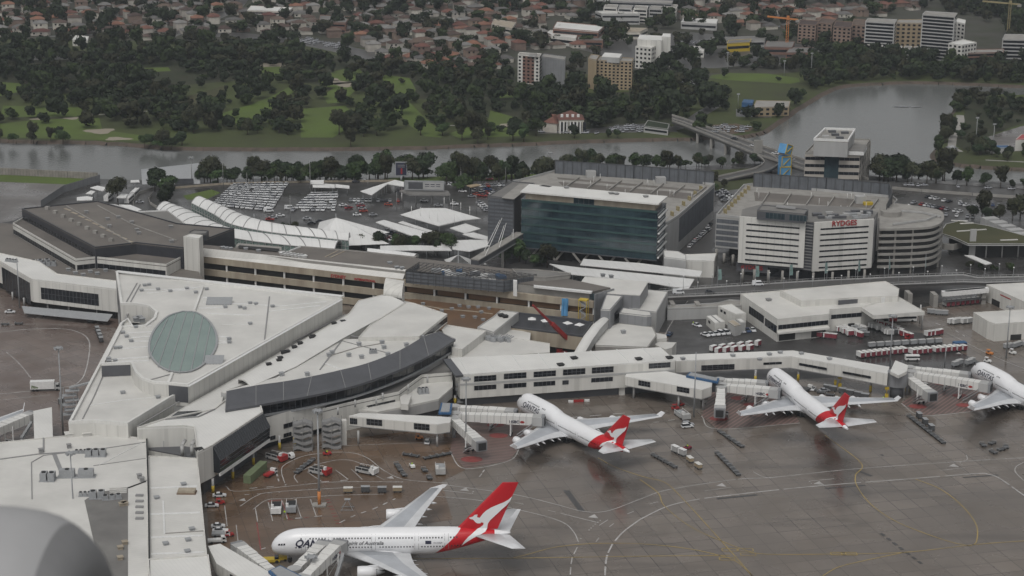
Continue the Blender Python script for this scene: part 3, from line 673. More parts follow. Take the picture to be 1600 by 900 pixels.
for k in range(8):q=c+nn*1.6;m.bar(q+e*(1.5 if k%2 else-1.5)+Vector((0,0,k*2-5.)),q-e*(1.5 if k%2 else-1.5)+Vector((0,0,k*2-3)),2.2,.2)
m.build('stair_flight','steel',t,True)
t=thing('hanging_sheet','light blue plastic sheet hanging over the cream terminal spandrels beside the stair tower','sheet',b0(882,500))
m=MB();R=[]
for k in range(9):
 z=14.7-k*.95;a=G(878,466,14.7)+nn*(.3+.12*sin(k));R.append([(a.x+i*.55+.15*sin(k*.8),a.y+nn.y*.2*sin(i*2.1),z)for i in range(6)])
m.rings([r+[(p[0],p[1]+.06,p[2])for p in reversed(r)]for r in R],0,False);m.build('sheet_cloth','lblue',t,True)
# ---- brown court roof, white infill blocks
t=thing('service_wing','low wing with rust brown flat roof between cream terminal and white roofs','building',b0(710,520))
level(t,[(622,468),(650,467.5),(788,483),(800,500),(745,520),(690,516),(620,490)],8,0,'conc','rroof')
duct(t,[(655,477),(690,483),(740,487),(770,491)],8,.4,.3,'cream');vents(t,[(661,476),(657,481),(706,484),(732,481),(747,481),(764,483),(752,489),(742,497),(723,496),(755,501),(690,487),(718,479)],8,1.3,.7,'steel')
t=thing('link_building','white flat roofed block between the curved grey lounge and the brown roof','building',b0(720,560))
level(t,[(697,508),(760,517.7),(722,547),(706,544),(702,535),(690,516)],14,0,'wwall','wroof2',.3)
level(t,[(700,566),(700,556),(722,549),(768,519),(800,528),(859,537),(859,551),(760,558)],11,0,'wwall','wroof2',.2)
m=MB()
for k in range(12):c=G(762+k*3,531+(k%4),11);m.obox(c,2,1.4,11.01,12.6-(k%3)*.3,k);m.bar((c.x,c.y,12),(c.x+2,c.y+1,13.),.3,.3)
m.build('rooftop_pipework','steel',t,True)
t=thing('access_block','long narrow cream roofed block beside the dark umbrella terrace','building',b0(775,520))
level(t,[(745.8,512),(771,495),(782,485.5),(810.5,488.5),(771.5,520)],13.5,0,'lgwall','wroof2',.3);vents(t,[(783,494),(789,496)],13.5,2,.7,'dark')
t=thing('terrace_block','dark decked roof terrace behind a cream wall under construction','terrace',b0(860,530))
level(t,[(790,510),(811,489.5),(905,500),(926,505),(911,526)],10,4,'cream','dwall',.5,parmat='slate')
level(t,[(775,521),(791,511.5),(829,520),(828,532),(790,529)],9,0,'wwall','wroof2')
MB().prism([G(x,y,8.5)for x,y in[(800,515),(911,528),(924,509)]],0,4).build('ground_floor','dark',t,True)
proto=None
for i,(x,y,lb)in enumerate([(831,507,'leftmost'),(852,510,'second from left'),(887,513.5,'third from left'),(905,516,'rightmost')]):
 c=G(x,y,10)
 if not proto:
  u=proto=thing('parasol','','parasol',(c.x,c.y,10.02),0,'white parasols on the dark terrace')
  MB().tube((0,0,0),(0,0,2.6),.06,n=6).build('pole','steel',u)
  m=MB();P=[(-1.6,-1.6,2.3),(1.6,-1.6,2.3),(1.6,1.6,2.3),(-1.6,1.6,2.3)]
  for k in range(4):m.face([P[k],P[(k+1)%4],(0,0,3.2)]);m.face([P[k],P[(k+1)%4],(0,0,2.4)])
  m.build('canopy','white',u)
 else:u=dup(proto,(c.x,c.y,10.02),i*.3)
 u['label']='square white parasol on the dark terrace, %s of the four'%lb
# crane
t=thing('mobile_crane','red mobile crane with its long boom raised over the terrace','crane',b0(893,560))
q=G(893,549,1.5);m=MB();m.obox(q,9,2.8,1.0,2.2,.2);m.obox((q.x-5,q.y-1),2.2,2.5,.8,3.2,.2,0);m.build('chassis','sred',t,True)
MB().obox((q.x+1,q.y),3.2,2.6,2.2,4.4,.2).build('cab','sred',t,True)
for dx in(-4,-2,2,4):MB().tube((q.x+dx,q.y-1.7,.6),(q.x+dx,q.y+1.7,.6),.6,n=12).build('wheel','black',t,True)
tip=G(832.5,476.5,27);ba=Vector((q.x+1,q.y,4));mid=ba.lerp(tip,.55)
MB().bar(ba,mid,1.4,1.6).build('boom','sred',t,True);m=MB()
for s in((-.35,-.35),(.35,-.35),(0,.4)):m.bar(mid+Vector((s[0],0,s[1])),tip+Vector((s[0]*.5,0,s[1]*.5)),.3,.3)
for k in range(14):a=mid.lerp(tip,k/14);b=mid.lerp(tip,(k+1)/14);m.bar(a+Vector((-.35,0,-.35)),b+Vector((.3,0,.3)),.1,.1)
m.build('lattice_jib','sred',t,True)
# ---- white boxes right of the terminal
t=thing('plant_blocks','cluster of white roofed grey boxes stepping down behind the covered ramp','building',b0(990,510))
level(t,[(930,540),(928,525),(946,513),(967,505),(1020,511),(1026,524),(1012,543)],8,0,'conc','wroof2',.2)
level(t,[(947.6,458.7),(975,460),(953.8,484.4),(938.7,483.6)],16,8,'gwall','wroof2',.2)
level(t,[(913.8,432),(1013,440),(1000,461),(983,460),(946,457),(906,443)],17,8,'gwall','wroof2')
pp=level(t,[(1043.5,456),(1025.8,488),(983,483),(985,474),(1000,476),(1012,453)],11,0,'lgwall','wroof2',.2)
level(t,[(968,489),(973,481),(1016,487),(1018,493),(1011,494)],12.5,8,'gwall','wroof2',.2)
level(t,[(1003,519),(1010,517),(1041,523),(1042,528),(1026,530)],6,0,'wwall','wroof2')
level(t,[(1022,538),(1030,534),(1057,535),(1050,543),(1040,546)],5,0,'wwall','wroof2')
a,b=G(953.8,484.4,16),G(975,460,16);winpx(t,a,b,960,490,967,502)
vents(t,[(974,521),(995,485),(985,487),(942,432),(955,434)],8,1.5,1.1,'steel')
t=thing('covered_ramp','long covered ramp with arched white roof descending from the grey boxes to the pier','walkway',b0(925,560))
Lp=[G(*q)for q in((940,496,12),(925,508,12),(912,525,11.5),(896,552,11))];Rp=[G(*q)for q in((951,499,12),(938,513,12),(926,530,11.5),(911,556,11))]
m,T=vault(Lp,Rp,.8,6);m.build('roof','wroof',t,True)
m=MB()
for i in range(3):
 for E in(Lp,Rp):
  m.face([E[i]+Vector((0,0,-.2)),E[i+1]+Vector((0,0,-.2)),E[i+1]+Vector((0,0,-3.4)),E[i]+Vector((0,0,-3.4))])
 m.face([Lp[i]+Vector((0,0,-3.4)),Lp[i+1]+Vector((0,0,-3.4)),Rp[i+1]+Vector((0,0,-3.4)),Rp[i]+Vector((0,0,-3.4))])
m.build('wall','lgwall',t,True);pillars(t,[(935,560),(922,575)],0,8,.4,False)
# ---- great triangular white roof with glass oval
ZU,ZL=21,16.5
t=thing('triangular_terminal','big white triangular roofed terminal with an oval green glass skylight','terminal',b0(250,560))
up=[(181,426),(535,468),(294,604),(263,601),(240,600),(222,594),(211,584),(204,569),(158,571),(188,512),(226,510),(240,499),(243,489),(232,480),(212,476.5),(188,476)]
U=level(t,up,ZU,ZL-3,'wwall','wroof2',.8,parmat='wroof',pw=1.0)
lo=[(107,663),(147,660.5),(200,665),(267,624),(300,610),(240,560),(200,500),(188,508)]
lw=level(t,lo,ZL,0,'wwall','wroof2',1.0,parmat='wroof',pw=.9)
MB().prism([U[0],U[1],U[2],G(200,600,ZU),G(190,500,ZU)],0,ZL-3,0,False).build('lower_wall','lgwall',t,True)
for(a,b)in((U[2],U[3]),(U[8],U[7])):win(t,a,b,0.1,(Vector(b)-Vector(a)).length-.1,ZL+.2 if a is U[8]else ZL-1.5,ZU-.2,'slate',.12,'dark_end_panel')
win(t,U[0],U[15],2,(U[15]-U[0]).length,8,ZU-2,'slate',.1,'dark_end_panel')
C=[G(*q,ZU)for q in((286,488),(339,535),(287,583),(232,545))]
cx=sum(c.x for c in C)/4;cy=sum(c.y for c in C)/4
c0=G(286,535,ZU)
# oval fitted through photo outline
OP=[(286,488),(307,490),(325,502),(336,518),(339,535),(335,550),(322,567),(305,579),(287,583),(266,581),(249,573),(236,558),(233,545),(236,528),(246,511),(264,495)]
O3=[G(x,y,ZU)for x,y in OP];O3=smooth(O3+[O3[0]],3)[:-1]
MB().prism([tuple(q)for q in O3],ZU+.004,ZU+.45,0,False,False).build('skylight_kerb','steel',t,True)
sk=MB().prism([tuple(q)for q in O3],ZU+.3,ZU+.4).build('skylight','tglass',t,True)
m=MB()
for(a,b)in(((262,498),(233,560)),((275,491),(247,573)),((291,488.5),(263,580)),((304,490),(280,583)),((317,495),(298,581)),((329,507),(316,571))):
 m.bar(G(*a,ZU+.5),G(*b,ZU+.5),.28,.16)
m.build('skylight_rib','steel',sk,True)
m=MB()
for i in range(len(O3)):m.bar(O3[i]+Vector((0,0,.5)),O3[(i+1)%len(O3)]+Vector((0,0,.5)),.8,.25)
m.build('skylight_rim','steel',sk,True)
for P,wd in[([(216,455),(232,453),(290,452),(312,449)],.9),([(230,458),(296,453),(303,451)],.8),([(318,465),(330,466)],1.2),([(311,482),(352,481)],1.2),([(318,473),(400,476),(432,479)],1.),([(322,490),(397,493)],.9),([(345,507),(390,507.5)],.25),([(190,512),(237,509)],1.),([(200,521),(238,519)],1.1),([(205,528),(236,526)],1.),([(210,534),(234,533)],1.),([(190,545),(231,542)],1.),([(176,562),(231,558)],1.1),([(178,566),(233,564)],.9),([(341,526),(356,527)],1.),([(340,533),(357,534)],.9),([(338,537),(357,536)],.9),([(420,487),(500,478)],.8),([(424,480),(510,472)],.8)]:duct(t,P,ZU,wd,.22,'white','roof_strip')
for P in[[(304,486),(317,449)],[(269,585),(263,600)]]:duct(t,P,ZU,.9,.8,'wroof','roof_upstand')
for P in[[(413,534),(421,464)],[(231,595),(268,585)],[(196,475),(214,443)],[(202,476),(219,445)]]:duct(t,P,ZU,.45,.25,'frame','roof_gutter')
duct(t,[(206,476),(196,500),(188,512)],ZU-4,.6,.4,'frame','roof_gutter')
for x,y in((330,474),(343,474),(356,474),(328,566),(342,566)):
 c=G(x,y,ZU);m=MB()
 for dx in(-1.5,-.5,.5,1.5):m.bar((c.x+dx,c.y-2.5,ZU+.1),(c.x+dx,c.y+2,ZU+2.0),.25,.3)
 m.face([(c.x-1.8,c.y-2.5,ZU+.2),(c.x+1.8,c.y-2.5,ZU+.2),(c.x+1.8,c.y+2,ZU+2.1),(c.x-1.8,c.y+2,ZU+2.1)])
 m.build('smoke_vent','steel',t,True)
vents(t,[(221,455),(226,447),(233,446),(247,453),(266,456),(292,452),(306,458),(323,453),(352,481),(375,481),(382,483),(391,475),(400,476),(192,521),(198,527),(205,534),(181,545),(188,544.5),(170,562),(170,566),(180,565),(212,512),(358,531),(358,536),(391,507),(426,480)],ZU,1.3,.7,'steel')
vents(t,[(213,502),(218,500),(222,503)],ZL,2,1.5,'steel');vents(t,[(192,615),(247,622)],ZL,1.4,.7,'steel')
duct(t,[(129,655),(147,620),(190,520)],ZL,.35,.25,'frame','roof_gutter');duct(t,[(140,634),(190,626),(240,621)],ZL,.5,.15,'white','roof_strip')
duct(t,[(182,424),(300,437),(535,463)],ZU+.8,2.6,.15,'white','coping');duct(t,[(534,468),(294,604)],ZU+.8,1.1,.12,'white','coping')
sw=thing('service_stair','grey steel access stair and gantry beside the left edge of the white terminal','stair',b0(108,640))
m=MB();c=G(108,655,0)
for k in range(6):m.obox((c.x+(k%2),c.y+k*.6),5,3,2+k*1.6,2.15+k*1.6,.3)
for dx in(-2.5,2.5):
 for dy in(-2,4):m.bar((c.x+dx,c.y+dy,0),(c.x+dx,c.y+dy,11),.25,.25)
m.bar((c.x,c.y+3,11),(c.x+9,c.y+5,13),1.4,.5);m.build('stair_frame','steel',sw,True)
# ---- concourse: strip roof, vault, curved grey lounge
t=thing('curved_concourse','white roofed concourse ending in a long curved slate grey lounge with dark windows','terminal',b0(450,660))
D=level(t,[(214,669),(256,655),(296,632),(545,490),(560,470),(597,461),(646,474),(590,512),(459,576),(350,612),(345,640),(330,664),(287,667)],15,5,'wwall','wroof',.2)
Fp=level(t,[(214,669.5),(287,666.7),(302.7,669),(309,709),(332.5,697),(411,645),(405,625),(360,620),(334,640),(256,655.5)],16,5.2,'wwall','wroof',.5,pw=.5)
gw=offs(Fp,2.5);MB().prism(gw,0,5.2).build('ground_floor','slate',t,True)
level(t,[(345,612),(431,590),(459,575),(535,530),(580,529),(655,526),(686,518),(705,529),(670,550),(612,572),(540,592),(475,606),(400,622)],17,9,'lgwall','wroof2')
rf=level(t,[(560,528),(578,508),(633,474),(646,474),(699,491.5),(655,526.5)],18.4,15,'wwall','wroof2',.3)
win(t,rf[5],rf[4],.6,(rf[4]-rf[5]).length-.5,15.6,17.6,mull=6)
Lp=[G(*q)for q in((597,462,18.4),(560,483,18.2),(500,518,17.8),(436,555,17.4),(372,592,17))];Rp=[G(*q)for q in((632,473,18.4),(594,497,18.2),(535,529,17.8),(462,573,17.4),(392,604,17))]
m,T=vault(Lp,Rp,.9,8,.5);m.build('strip_roof','wroof',t,True)
c1=Rp;m=MB()
for i in range(4):
 for E in(Lp,Rp):m.face([E[i],E[i+1],Vector((E[i+1].x,E[i+1].y,14.8)),Vector((E[i].x,E[i].y,14.8))])
m.build('strip_wall','wwall',t,True)
# quarter vault where the strip meets the cream terminal
m=MB();A0,A1=G(599,461,18.5),G(628,466,18.5);B0,B1=G(606,440,18.5),G(631,443,18.5);R=[]
for k in range(9):
 s=k/8;z=18.4+5*sin(s*pi/2);f=1-cos(s*pi/2);a=A0.lerp(Vector((A0.x+.5,A0.y+9,0)),f);b=A1.lerp(Vector((A1.x+.5,A1.y+9,0)),f)
 R.append([Vector((a.x,a.y,z)),Vector((b.x,b.y,z)),Vector((b.x,b.y+.5,z-.4)),Vector((a.x,a.y+.5,z-.4))])
m.rings(R,0,False);m.face([R[k][1]for k in range(9)]+[Vector((R[8][1].x,R[8][1].y,14)),Vector((R[0][1].x,R[8][1].y,14)),Vector((R[0][1].x,R[0][1].y,14))]);m.build('vault_hood','wwall',t,True)
inner=[(354,611),(400,602),(443,596),(487,588),(532,578),(575,567),(625,547),(662,526),(686,518)]
outer=[(352,641),(400,633),(443,625.5),(480,619),(540,606),(580,594),(625,577),(670,556),(712,530)]
IN=smooth([G(x,y,19.5)for x,y in inner],4);OU=smooth([G(x,y,16.9)for x,y in outer],4)
R=[]
for a,b in zip(IN,OU):R.append([a,a.lerp(b,.8)+Vector((0,0,-.2)),b,b+Vector((0,0,-.8)),b.lerp(a,.25)+Vector((0,0,-1.4)),a+Vector((0,0,-2.4))])
m=MB();m.rings(R,0,False);m.build('lounge_roof','slate',t,True)
m=MB()
for a,b in zip(IN[::4],OU[::4]):m.bar(a+Vector((0,0,.06)),b+Vector((0,0,.06)),.22,.1)
m.build('roof_seam','frame',t,True)
R=[];R2=[];R3=[]
for a,b in zip(IN,OU):
 g=b.lerp(a,.12);h=b.lerp(a,.2);g=Vector((g.x,g.y,15.8));h=Vector((h.x,h.y,12.2));k=Vector((a.x,a.y,0));R.append([g,h,Vector((k.x,k.y,12.2)),Vector((k.x,k.y,15.8))])
 R2.append([h+Vector((0,-1.2,.0)),h+Vector((0,-1.2,-.6)),Vector((k.x,k.y,11.6)),Vector((k.x,k.y,12.18))])
m=MB();m.rings(R,0,False);o=m.build('lounge_glazing','dglass',t,True)
m=MB();m.rings(R2,0,False);m.build('lounge_floor','steel',t,True)
m=MB()
for i,(a,b)in enumerate(zip(IN,OU)):
 if i%1==0:
  g=b.lerp(a,.12);h=b.lerp(a,.2);m.bar((g.x,g.y-.1,15.8),(h.x,h.y-.1,12.2),.16,.16)
m.build('glazing_frame','slate',o,True)
# white storeys below
W1=[G(411,652,12.5),G(440,644,12.5),G(506,626,12.5),G(530,600,12.5),G(400,615,12.5),G(345,640,12.5)]
MB().prism(W1,2.5,12.1,0,False,True).build('wall','wwall',t,True);MB().prism(offs(W1,2),0,2.5).build('ground_floor','dark',t,True)
for r in((443,663,465,670),(419,683,430,689),(443,678,455,684)):winpx(t,W1[0],W1[2],*r,mull=3)
E1=level(t,[(504,643),(540,634),(624,616),(660,589.5),(706,586),(706,560),(640,575),(600,590),(500,615)],9.5,0,'wwall','groof',1.0,parmat='wwall')
winpx(t,E1[1],E1[2],573,634,617,642,mull=5,bars=1)
E2=level(t,[(591,645),(640,635),(685.5,624.6),(707,606),(708,588),(664,590),(624,617),(560,642)],7,3.2,'lgwall','wroof2',.4,parmat='wwall')
MB().prism(offs(E2,2.),0,3.2).build('ground_floor','slate',t,True)
level(t,[(625,620),(631,616),(643,617),(638,632),(626,631)],9.2,7,'wwall','wroof2',wname='dormer',rname='dormer_roof');plant(t,661,614,7,4,3,2)
pillars(t,[(413,668),(528,648),(555,636),(588,633),(598,625),(638,611),(668,598)],9.5 if 0 else 9,11.7,.35,False)
for x,y in((333,770),(364,748),(396,726),(437,702),(460,694)):pillars(t,[(x,y)],0,5,.45)
# sloping glazed facade
a,b=Fp[4],Fp[5];ee=(b-a);L=ee.length;ee.normalize();n2=Vector((ee.y,-ee.x,0));n2=n2 if n2.y<0 else-n2
g=[a+n2*.05,b+n2*.05,b+n2*2.6+Vector((0,0,-4.5)),a+n2*2.6+Vector((0,0,-4.5)),b+n2*2.2+Vector((0,0,-9.0)),a+n2*2.2+Vector((0,0,-9.0))]
for q in g:q.z-=.2
m=MB();m.face([g[0],g[1],g[2],g[3]]);m.face([g[3],g[2],g[4],g[5]]);m.face([g[0],g[3],g[5],a+Vector((0,0,-9.2))]);m.face([g[1],g[2],g[4],b+Vector((0,0,-9.2))])
o=m.build('glazed_facade','dglass',t,True);m=MB()
for k in range(26):s=k/25;m.bar(g[0].lerp(g[1],s)+Vector((0,0,.1)),g[3].lerp(g[2],s)+Vector((0,0,.1)),.08,.1)
for s in(.0,.33,.66):m.bar(g[3].lerp(g[5],s)+n2*.1,g[2].lerp(g[4],s)+n2*.1,.14,.2)
m.build('frame','slate',o,True)
m=MB();m.bar(g[5]+Vector((0,0,-.5)),g[4]+Vector((0,0,-.5)),.5,1.1);m.build('white_band','white',t,True)
m=MB();m.face([G(262,654.5,16.1),G(303,651.5,16.1),G(322,641,16.1),G(278,643,16.1)]);m.build('skylight','dglass',t,True)
duct(t,[(258,656),(310,652),(336,640)],16,.4,.4,'frame','roof_gutter');duct(t,[(214,667),(300,616),(540,492)],15,.6,.2,'frame','roof_gutter')
vents(t,[(420,572),(438,562),(436,566),(443,553),(449,552),(460,545),(487,530),(489,528),(469,539),(522,508),(536,505)],17.6,1.6,1,'dark')
vents(t,[(514,557),(519,553),(545,557),(561,540),(565,560),(583,551),(600,545),(606,556),(635,541),(659,529),(440,587),(480,587),(597,537)],17,1.4,1.1,'steel');plant(t,583,552,17,3,1.5,1.5)
duct(t,[(500,578),(535,531),(545,525),(575,529)],17,.5,.25,'frame','roof_joint');duct(t,[(535,533),(606,552)],17,.3,.2,'frame','roof_joint');duct(t,[(513,557),(560,543),(597,537)],17,.4,.25,'conc','roof_joint');duct(t,[(505,567),(540,580)],17,.7,.2,'white','roof_strip')
vents(t,[(311,703)],16,2.2,.3,'dark')
for(x,y,lb)in((467,700,'left'),(512,697,'right')):
 s=thing('escape_stair','grey zigzag escape stair against the concourse wall, %s one of the pair'%lb,'stair',b0(x+7,y+5),group='escape stairs on the concourse');c=G(x+7,y+3,0)
 for k in range(5):
  m=MB();z=.4+k*2.3;m.rings([[(c.x-3.3+1.1*j,c.y-1.6,z+.5*sin(j*1.1+k)),(c.x-3.3+1.1*j,c.y-1.6,z+.95+.5*sin(j*1.1+k)),(c.x-3.3+1.1*j,c.y+1.6,z+.95+.5*sin(j*1.1+k)),(c.x-3.3+1.1*j,c.y+1.6,z+.5*sin(j*1.1+k))]for j in range(7)],0,False);m.build('stair_flight','frame',s,True)
 m=MB()
 for dx in(-3.3,0,3.3):
  for dy in(-1.7,1.7):m.bar((c.x+dx,c.y+dy,0),(c.x+dx,c.y+dy,11.5),.16,.16)
 m.build('stair_post','frame',s,True)
# ---- south west pier roofs
t=thing('south_pier','broad low pier with cream flat roofs and a dark grey roof patch beside the engine','pier',b0(180,800))
Q=level(t,[(-200,708),(0,692),(68,685),(146,677),(207,683),(229,686),(234,960),(-260,1100)],12,0,'wwall','wroof2',.3)
Q2=level(t,[(231.5,713),(309,717),(314,768),(323.5,868),(334,960),(236,960)],11,0,'wwall','wroof2',.35)
level(t,[(232,702),(232,688),(306,673),(309,716)],9,0,'wwall','slate')
level(t,[(231,875),(326,868),(338,960),(236,960)],12.2,11,'wwall','wroof',.4)
MB().prism([G(x,y,12)for x,y in[(132,782),(150,770),(200,762),(200,960),(172,960)]],12.004,12.06).build('roof_membrane','groof',t,True)
duct(t,[(229,686),(232,770),(234,950)],12,.45,.3,'dark','roof_gutter');duct(t,[(50,780),(49,723),(68,712),(170,700),(229,691)],12,.3,.2,'frame','roof_joint');duct(t,[(0,718),(60,710),(120,706)],12,.5,.25,'frame','roof_joint')
duct(t,[(68,685),(68,707)],12,.5,.3,'frame','roof_joint');duct(t,[(84,708),(95,735)],12,1.4,.1,'frame','roof_joint');duct(t,[(146,728),(230,716)],12,.25,.15,'frame','roof_joint');duct(t,[(155,727),(222,692)],12,.3,.15,'white','roof_strip');duct(t,[(200,763),(230,752)],12,.35,.3,'dark','roof_joint')
for y in(763,804,840,866):duct(t,[(235,y),(308+(y-763)*.11,y-3)],11,1.2,.15,'white','roof_strip')
duct(t,[(255,783),(257,835)],11,.5,.2,'white','roof_strip');duct(t,[(258,834),(318,830)],11,.3,.2,'conc','roof_joint')
for k in range(5):c=G(218,775+k*9,12);MB().obox(c,2.4,1.2,12.01,12.5,0).build('roof_vent','frame',t,True)
vents(t,[(193,672)],12,3,.8,'white');vents(t,[(135,680),(108,681)],12,2.4,1,'wroof2');vents(t,[(64,707),(108,700),(218,747),(222,752)],12,1.3,1.2,'frame');vents(t,[(190,790),(193,788),(188,858),(188,874),(195,850),(196,789)],12.06,1.4,.8,'cream');vents(t,[(287,758),(294,845),(293,863),(259,851),(300,828),(245,779)],11,1.4,.6,'steel')
plant(t,150,712,12,7,3.2,2.2,.05);plant(t,133,708,12,7,1.3,1.1,.05,5);plant(t,120,745,12,12,3,2.6,0.05,2);plant(t,75,750,12,5,4,2.6,0,2);plant(t,152,778,12,5,3.2,2.4,.1,2);plant(t,175,780,12.06,6,1.6,1.5,.3,3);plant(t,133,775,12.0,4,1.6,1.3,.1)
for k in range(4):duct(t,[(171,764+k*2.6),(198,762+k*2.6)],12.06,.4,.3,'wroof2','roof_pipe')
c=G(292,770,11);MB().obox(c,5.4,2.6,11.3,12.2,0).build('roof_box','cream',t,True);MB().obox(c,6,3.2,11.01,11.3,0).build('box_frame','rroof',t,True)
m=MB()
for x,y in((250,692),(258,690),(262,696),(274,690),(285,688)):m.obox(G(x,y,9),3,2.6,9.01,11.2,.2)
for x in(285,300):
 c=G(x,712,9);m.tube((c.x,c.y,9.2),(c.x,c.y,12.6),.6,n=10);m.tube((c.x,c.y,12.6),(c.x+.4,c.y+4,13),.6,n=10)
m.build('ventilation_plant','lgwall',t,True)
# ---- pier B, gallery and fixed links
t=thing('north_pier','three storey white pier with pitched white roof and rows of dark windows','pier',b0(880,620))
P=level(t,[(719,585),(1055,562.7),(1045,554),(1032,542.5),(900,550),(704,559)],13,3.4,'wwall','wroof',th=.6)
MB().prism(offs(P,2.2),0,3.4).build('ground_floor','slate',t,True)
for r in[(741,588,775,596.5),(787.5,584,822,592.5),(834,581,868,589.5),(880,577.5,914,586.5),(925,574.5,958,583.5),(1014,568,1047,576)]:winpx(t,P[0],P[1],*r,mull=5,bars=1)
for r in[(741,603,775,610),(787.5,600,822,607),(834,597,867,604),(879,594.5,888,601),(924,591,957,597.5)]:winpx(t,P[0],P[1],*r,mull=5)
MB().prism([P[0]+Vector((0,-.15,0)),P[1]+Vector((0,-.15,0)),P[1],P[0]],8.6,9.4).build('floor_band','lgwall',t,True)
for k in range(8):a=P[0].lerp(P[1],(k+.3)/8);b=P[5].lerp(P[3],(k+.3)/8);m=MB();m.bar(a+Vector((0,0,.08)),b+Vector((0,0,.08)),.35,.15);m.build('roof_seam','white',t,True)
vents(t,[(897,560.5),(876,571),(998,562),(1046,560)],13,2,.5,'dark')
pillars(t,[(711,632),(780,628),(827,624),(873,619),(962,615)],0,3.5,.45)
m=MB();a=G(698,562,15);b=G(718,588,12.5);m.bar(a,b,3.0,.8);m.build('stair_enclosure','slate',t,True)
m=MB()
for k in range(5):c=G(727,628,0);m.obox(c,6,4.5,.3+k*2.2,1.2+k*2.2,k*.35)
for dx in(-2.6,2.6):m.bar((c.x+dx,c.y,0),(c.x+dx,c.y,11),.2,.2)
m.build('escape_stair','steel',t,True)
t=thing('pier_scaffold','wrapped scaffold and red white barriers standing in front of the three storey pier','scaffold',b0(900,630))
m=MB();A=G(888,621,0);B=G(934,616,0)
for k in range(7):
 c=A.lerp(B,k/6);m.bar((c.x,c.y,0),(c.x,c.y,7 if k>3 else 8),.16,.16);m.bar((c.x,c.y+2,0),(c.x,c.y+2,7),.16,.16)
for z in(2,4,6):m.bar((A.x,A.y,z),(B.x,B.y,z),.14,.14)
m.build('frame','steel',t,True);c=A.lerp(B,.3);MB().obox(c,6,1.8,3.5,9.4,.1).build('wrap','lgwall',t,True);c=A.lerp(B,.75);MB().obox(c,6,1.6,3.2,6.0,.1).build('wrap','lgwall',t,True)
for i,(x,y,mt)in enumerate([(892,629,'white'),(900,628.5,'sred'),(908,628,'sred'),(917,627.5,'white')]):MB().obox(G(x,y),1.9,.5,0.06,.95,.05).build('barrier_block',mt,t,True)
t=thing('pier_gallery','elevated white gallery bridge bending from the pier to the grey drum','gallery',b0(1240,590))
P=level(t,[(1056,564),(1110,561.5),(1236,556.5),(1320,571),(1387,584),(1390,573),(1320,561),(1239,547.5),(1110,552),(1047,554.7)],9.8,5.1,'wwall','wroof',th=.4)
MB().prism(P,4.8,5.1).build('floor','frame',t,True)
winpx(t,P[0],P[2],1096,571,1147,579,mull=6,bars=2);winpx(t,P[0],P[2],1193,566.5,1221,570,mull=3);winpx(t,P[2],P[4],1249,567,1292,570.5,mull=3);winpx(t,P[2],P[4],1317,580,1361,583.5,mull=3)
pillars(t,[(1100,605),(1180,597),(1247,594),(1305,603),(1360,612)],0,4.9,.45)
vents(t,[(1067,562),(1145,557),(1187,563),(1202,555),(1219,552),(1252,553.5),(1296,562)],9.8,1.4,.7,'steel')
level(t,[(1391,580),(1399,563),(1418.7,570.5),(1417,580),(1404,586.5)],11,9.8,'wwall','wroof',th=.3,wname='pavilion_wall',rname='pavilion_roof')
c=G(1403,582,9.6);m=MB();m.tube((c.x,c.y,4.6),(c.x,c.y,9.9),3.9,n=24,sm=False);m.build('drum','gwall',t,True);m=MB();m.tube((c.x,c.y,0),(c.x,c.y,4.6),2.6,n=16);m.build('drum_base','slate',t,True)
def fixed_link(label,roof,z,zb,wins,posts,wf,col=None):
 t=thing('fixed_walkway',label,'walkway',b0(*posts[0]),group='fixed walkways to the aircraft stands')
 P=level(t,roof,z,zb,'wwall','wroof',th=.3);MB().prism(P,zb-.3,zb).build('floor','frame',t,True)
 for r in wins:winpx(t,P[wf[0]],P[wf[1]],*r,mull=4,bars=1)
 pillars(t,posts,0,zb-.3,.4,False)
 if col:c=G(*col);m=MB().obox((c.x,c.y),2.2,2.2,0,z+.3,.1);m.build('lift_shaft','wwall',t,True)
 return t
fixed_link('long white walkway below the curved lounge with three dark windows',[(545,650),(683,663),(703,660),(705,652),(686,650.5),(563,645)],8.8,5.3,[(547,653,558,662),(573,654,597,663.5),(647,661,671,670.5)],[(560,694),(683,698)],(0,1),(537,694))
fixed_link('white walkway with two dark windows descending from the three storey pier',[(977,588),(1097,609),(1112,604),(1113,597),(1010,572.5),(983,572.5)],8.8,5.2,[(998,594,1016,602),(1058,603.5,1077,611.5)],[(990,622),(1060,636),(1098,640)],(0,1),(971,616))
fixed_link('white walkway with a sunken roof reaching from the low pier to the double deck airliner',[(325,853),(344,849.5),(442,906),(420,930),(338,880)],9,5.4,[(360,897,372,905)],[(400,945),(350,905)],(3,4))
t=fixed_link('curved top white walkway on the far left beside the triangular terminal',[(53.5,686),(82.5,684),(81,636),(52,642)],8.5,5,[],[(60,715),(75,680)],(0,1))
# blue canopied hubs
def hub(label,roof,z,rd=2.4):
 t=thing('bridge_hub',label,'bridge hub',b0(*roof[0]),group='blue canopied bridge hubs');P=[G(x,y,z)for x,y in roof]
 MB().prism(P,z-.7,z).build('canopy','blue',t,True);MB().prism(offs(P,.7),z+.003,z+.25).build('roof_panel','steel',t,True)
 c=sum(P,Vector((0,0,0)))/len(P);MB().prism(offs(P,1.0),5,z-.7).build('lobby','slate',t,True);MB().tube((c.x,c.y,0),(c.x,c.y,5),.7,n=10).build('column','frame',t,True);return c
H1=hub('small blue canopied hub at the end of the long white walkway',[(685,645),(705,645),(707,630),(689,629)],9.6)
H2=hub('flat blue canopied hub left of the middle airliner',[(1072,587),(1078,581),(1124,591),(1122,597)],9.6)
H3=hub('slanting blue canopied hub beside the double deck airliner nose',[(419,892),(438,883),(474,901),(445,915)],9.8)
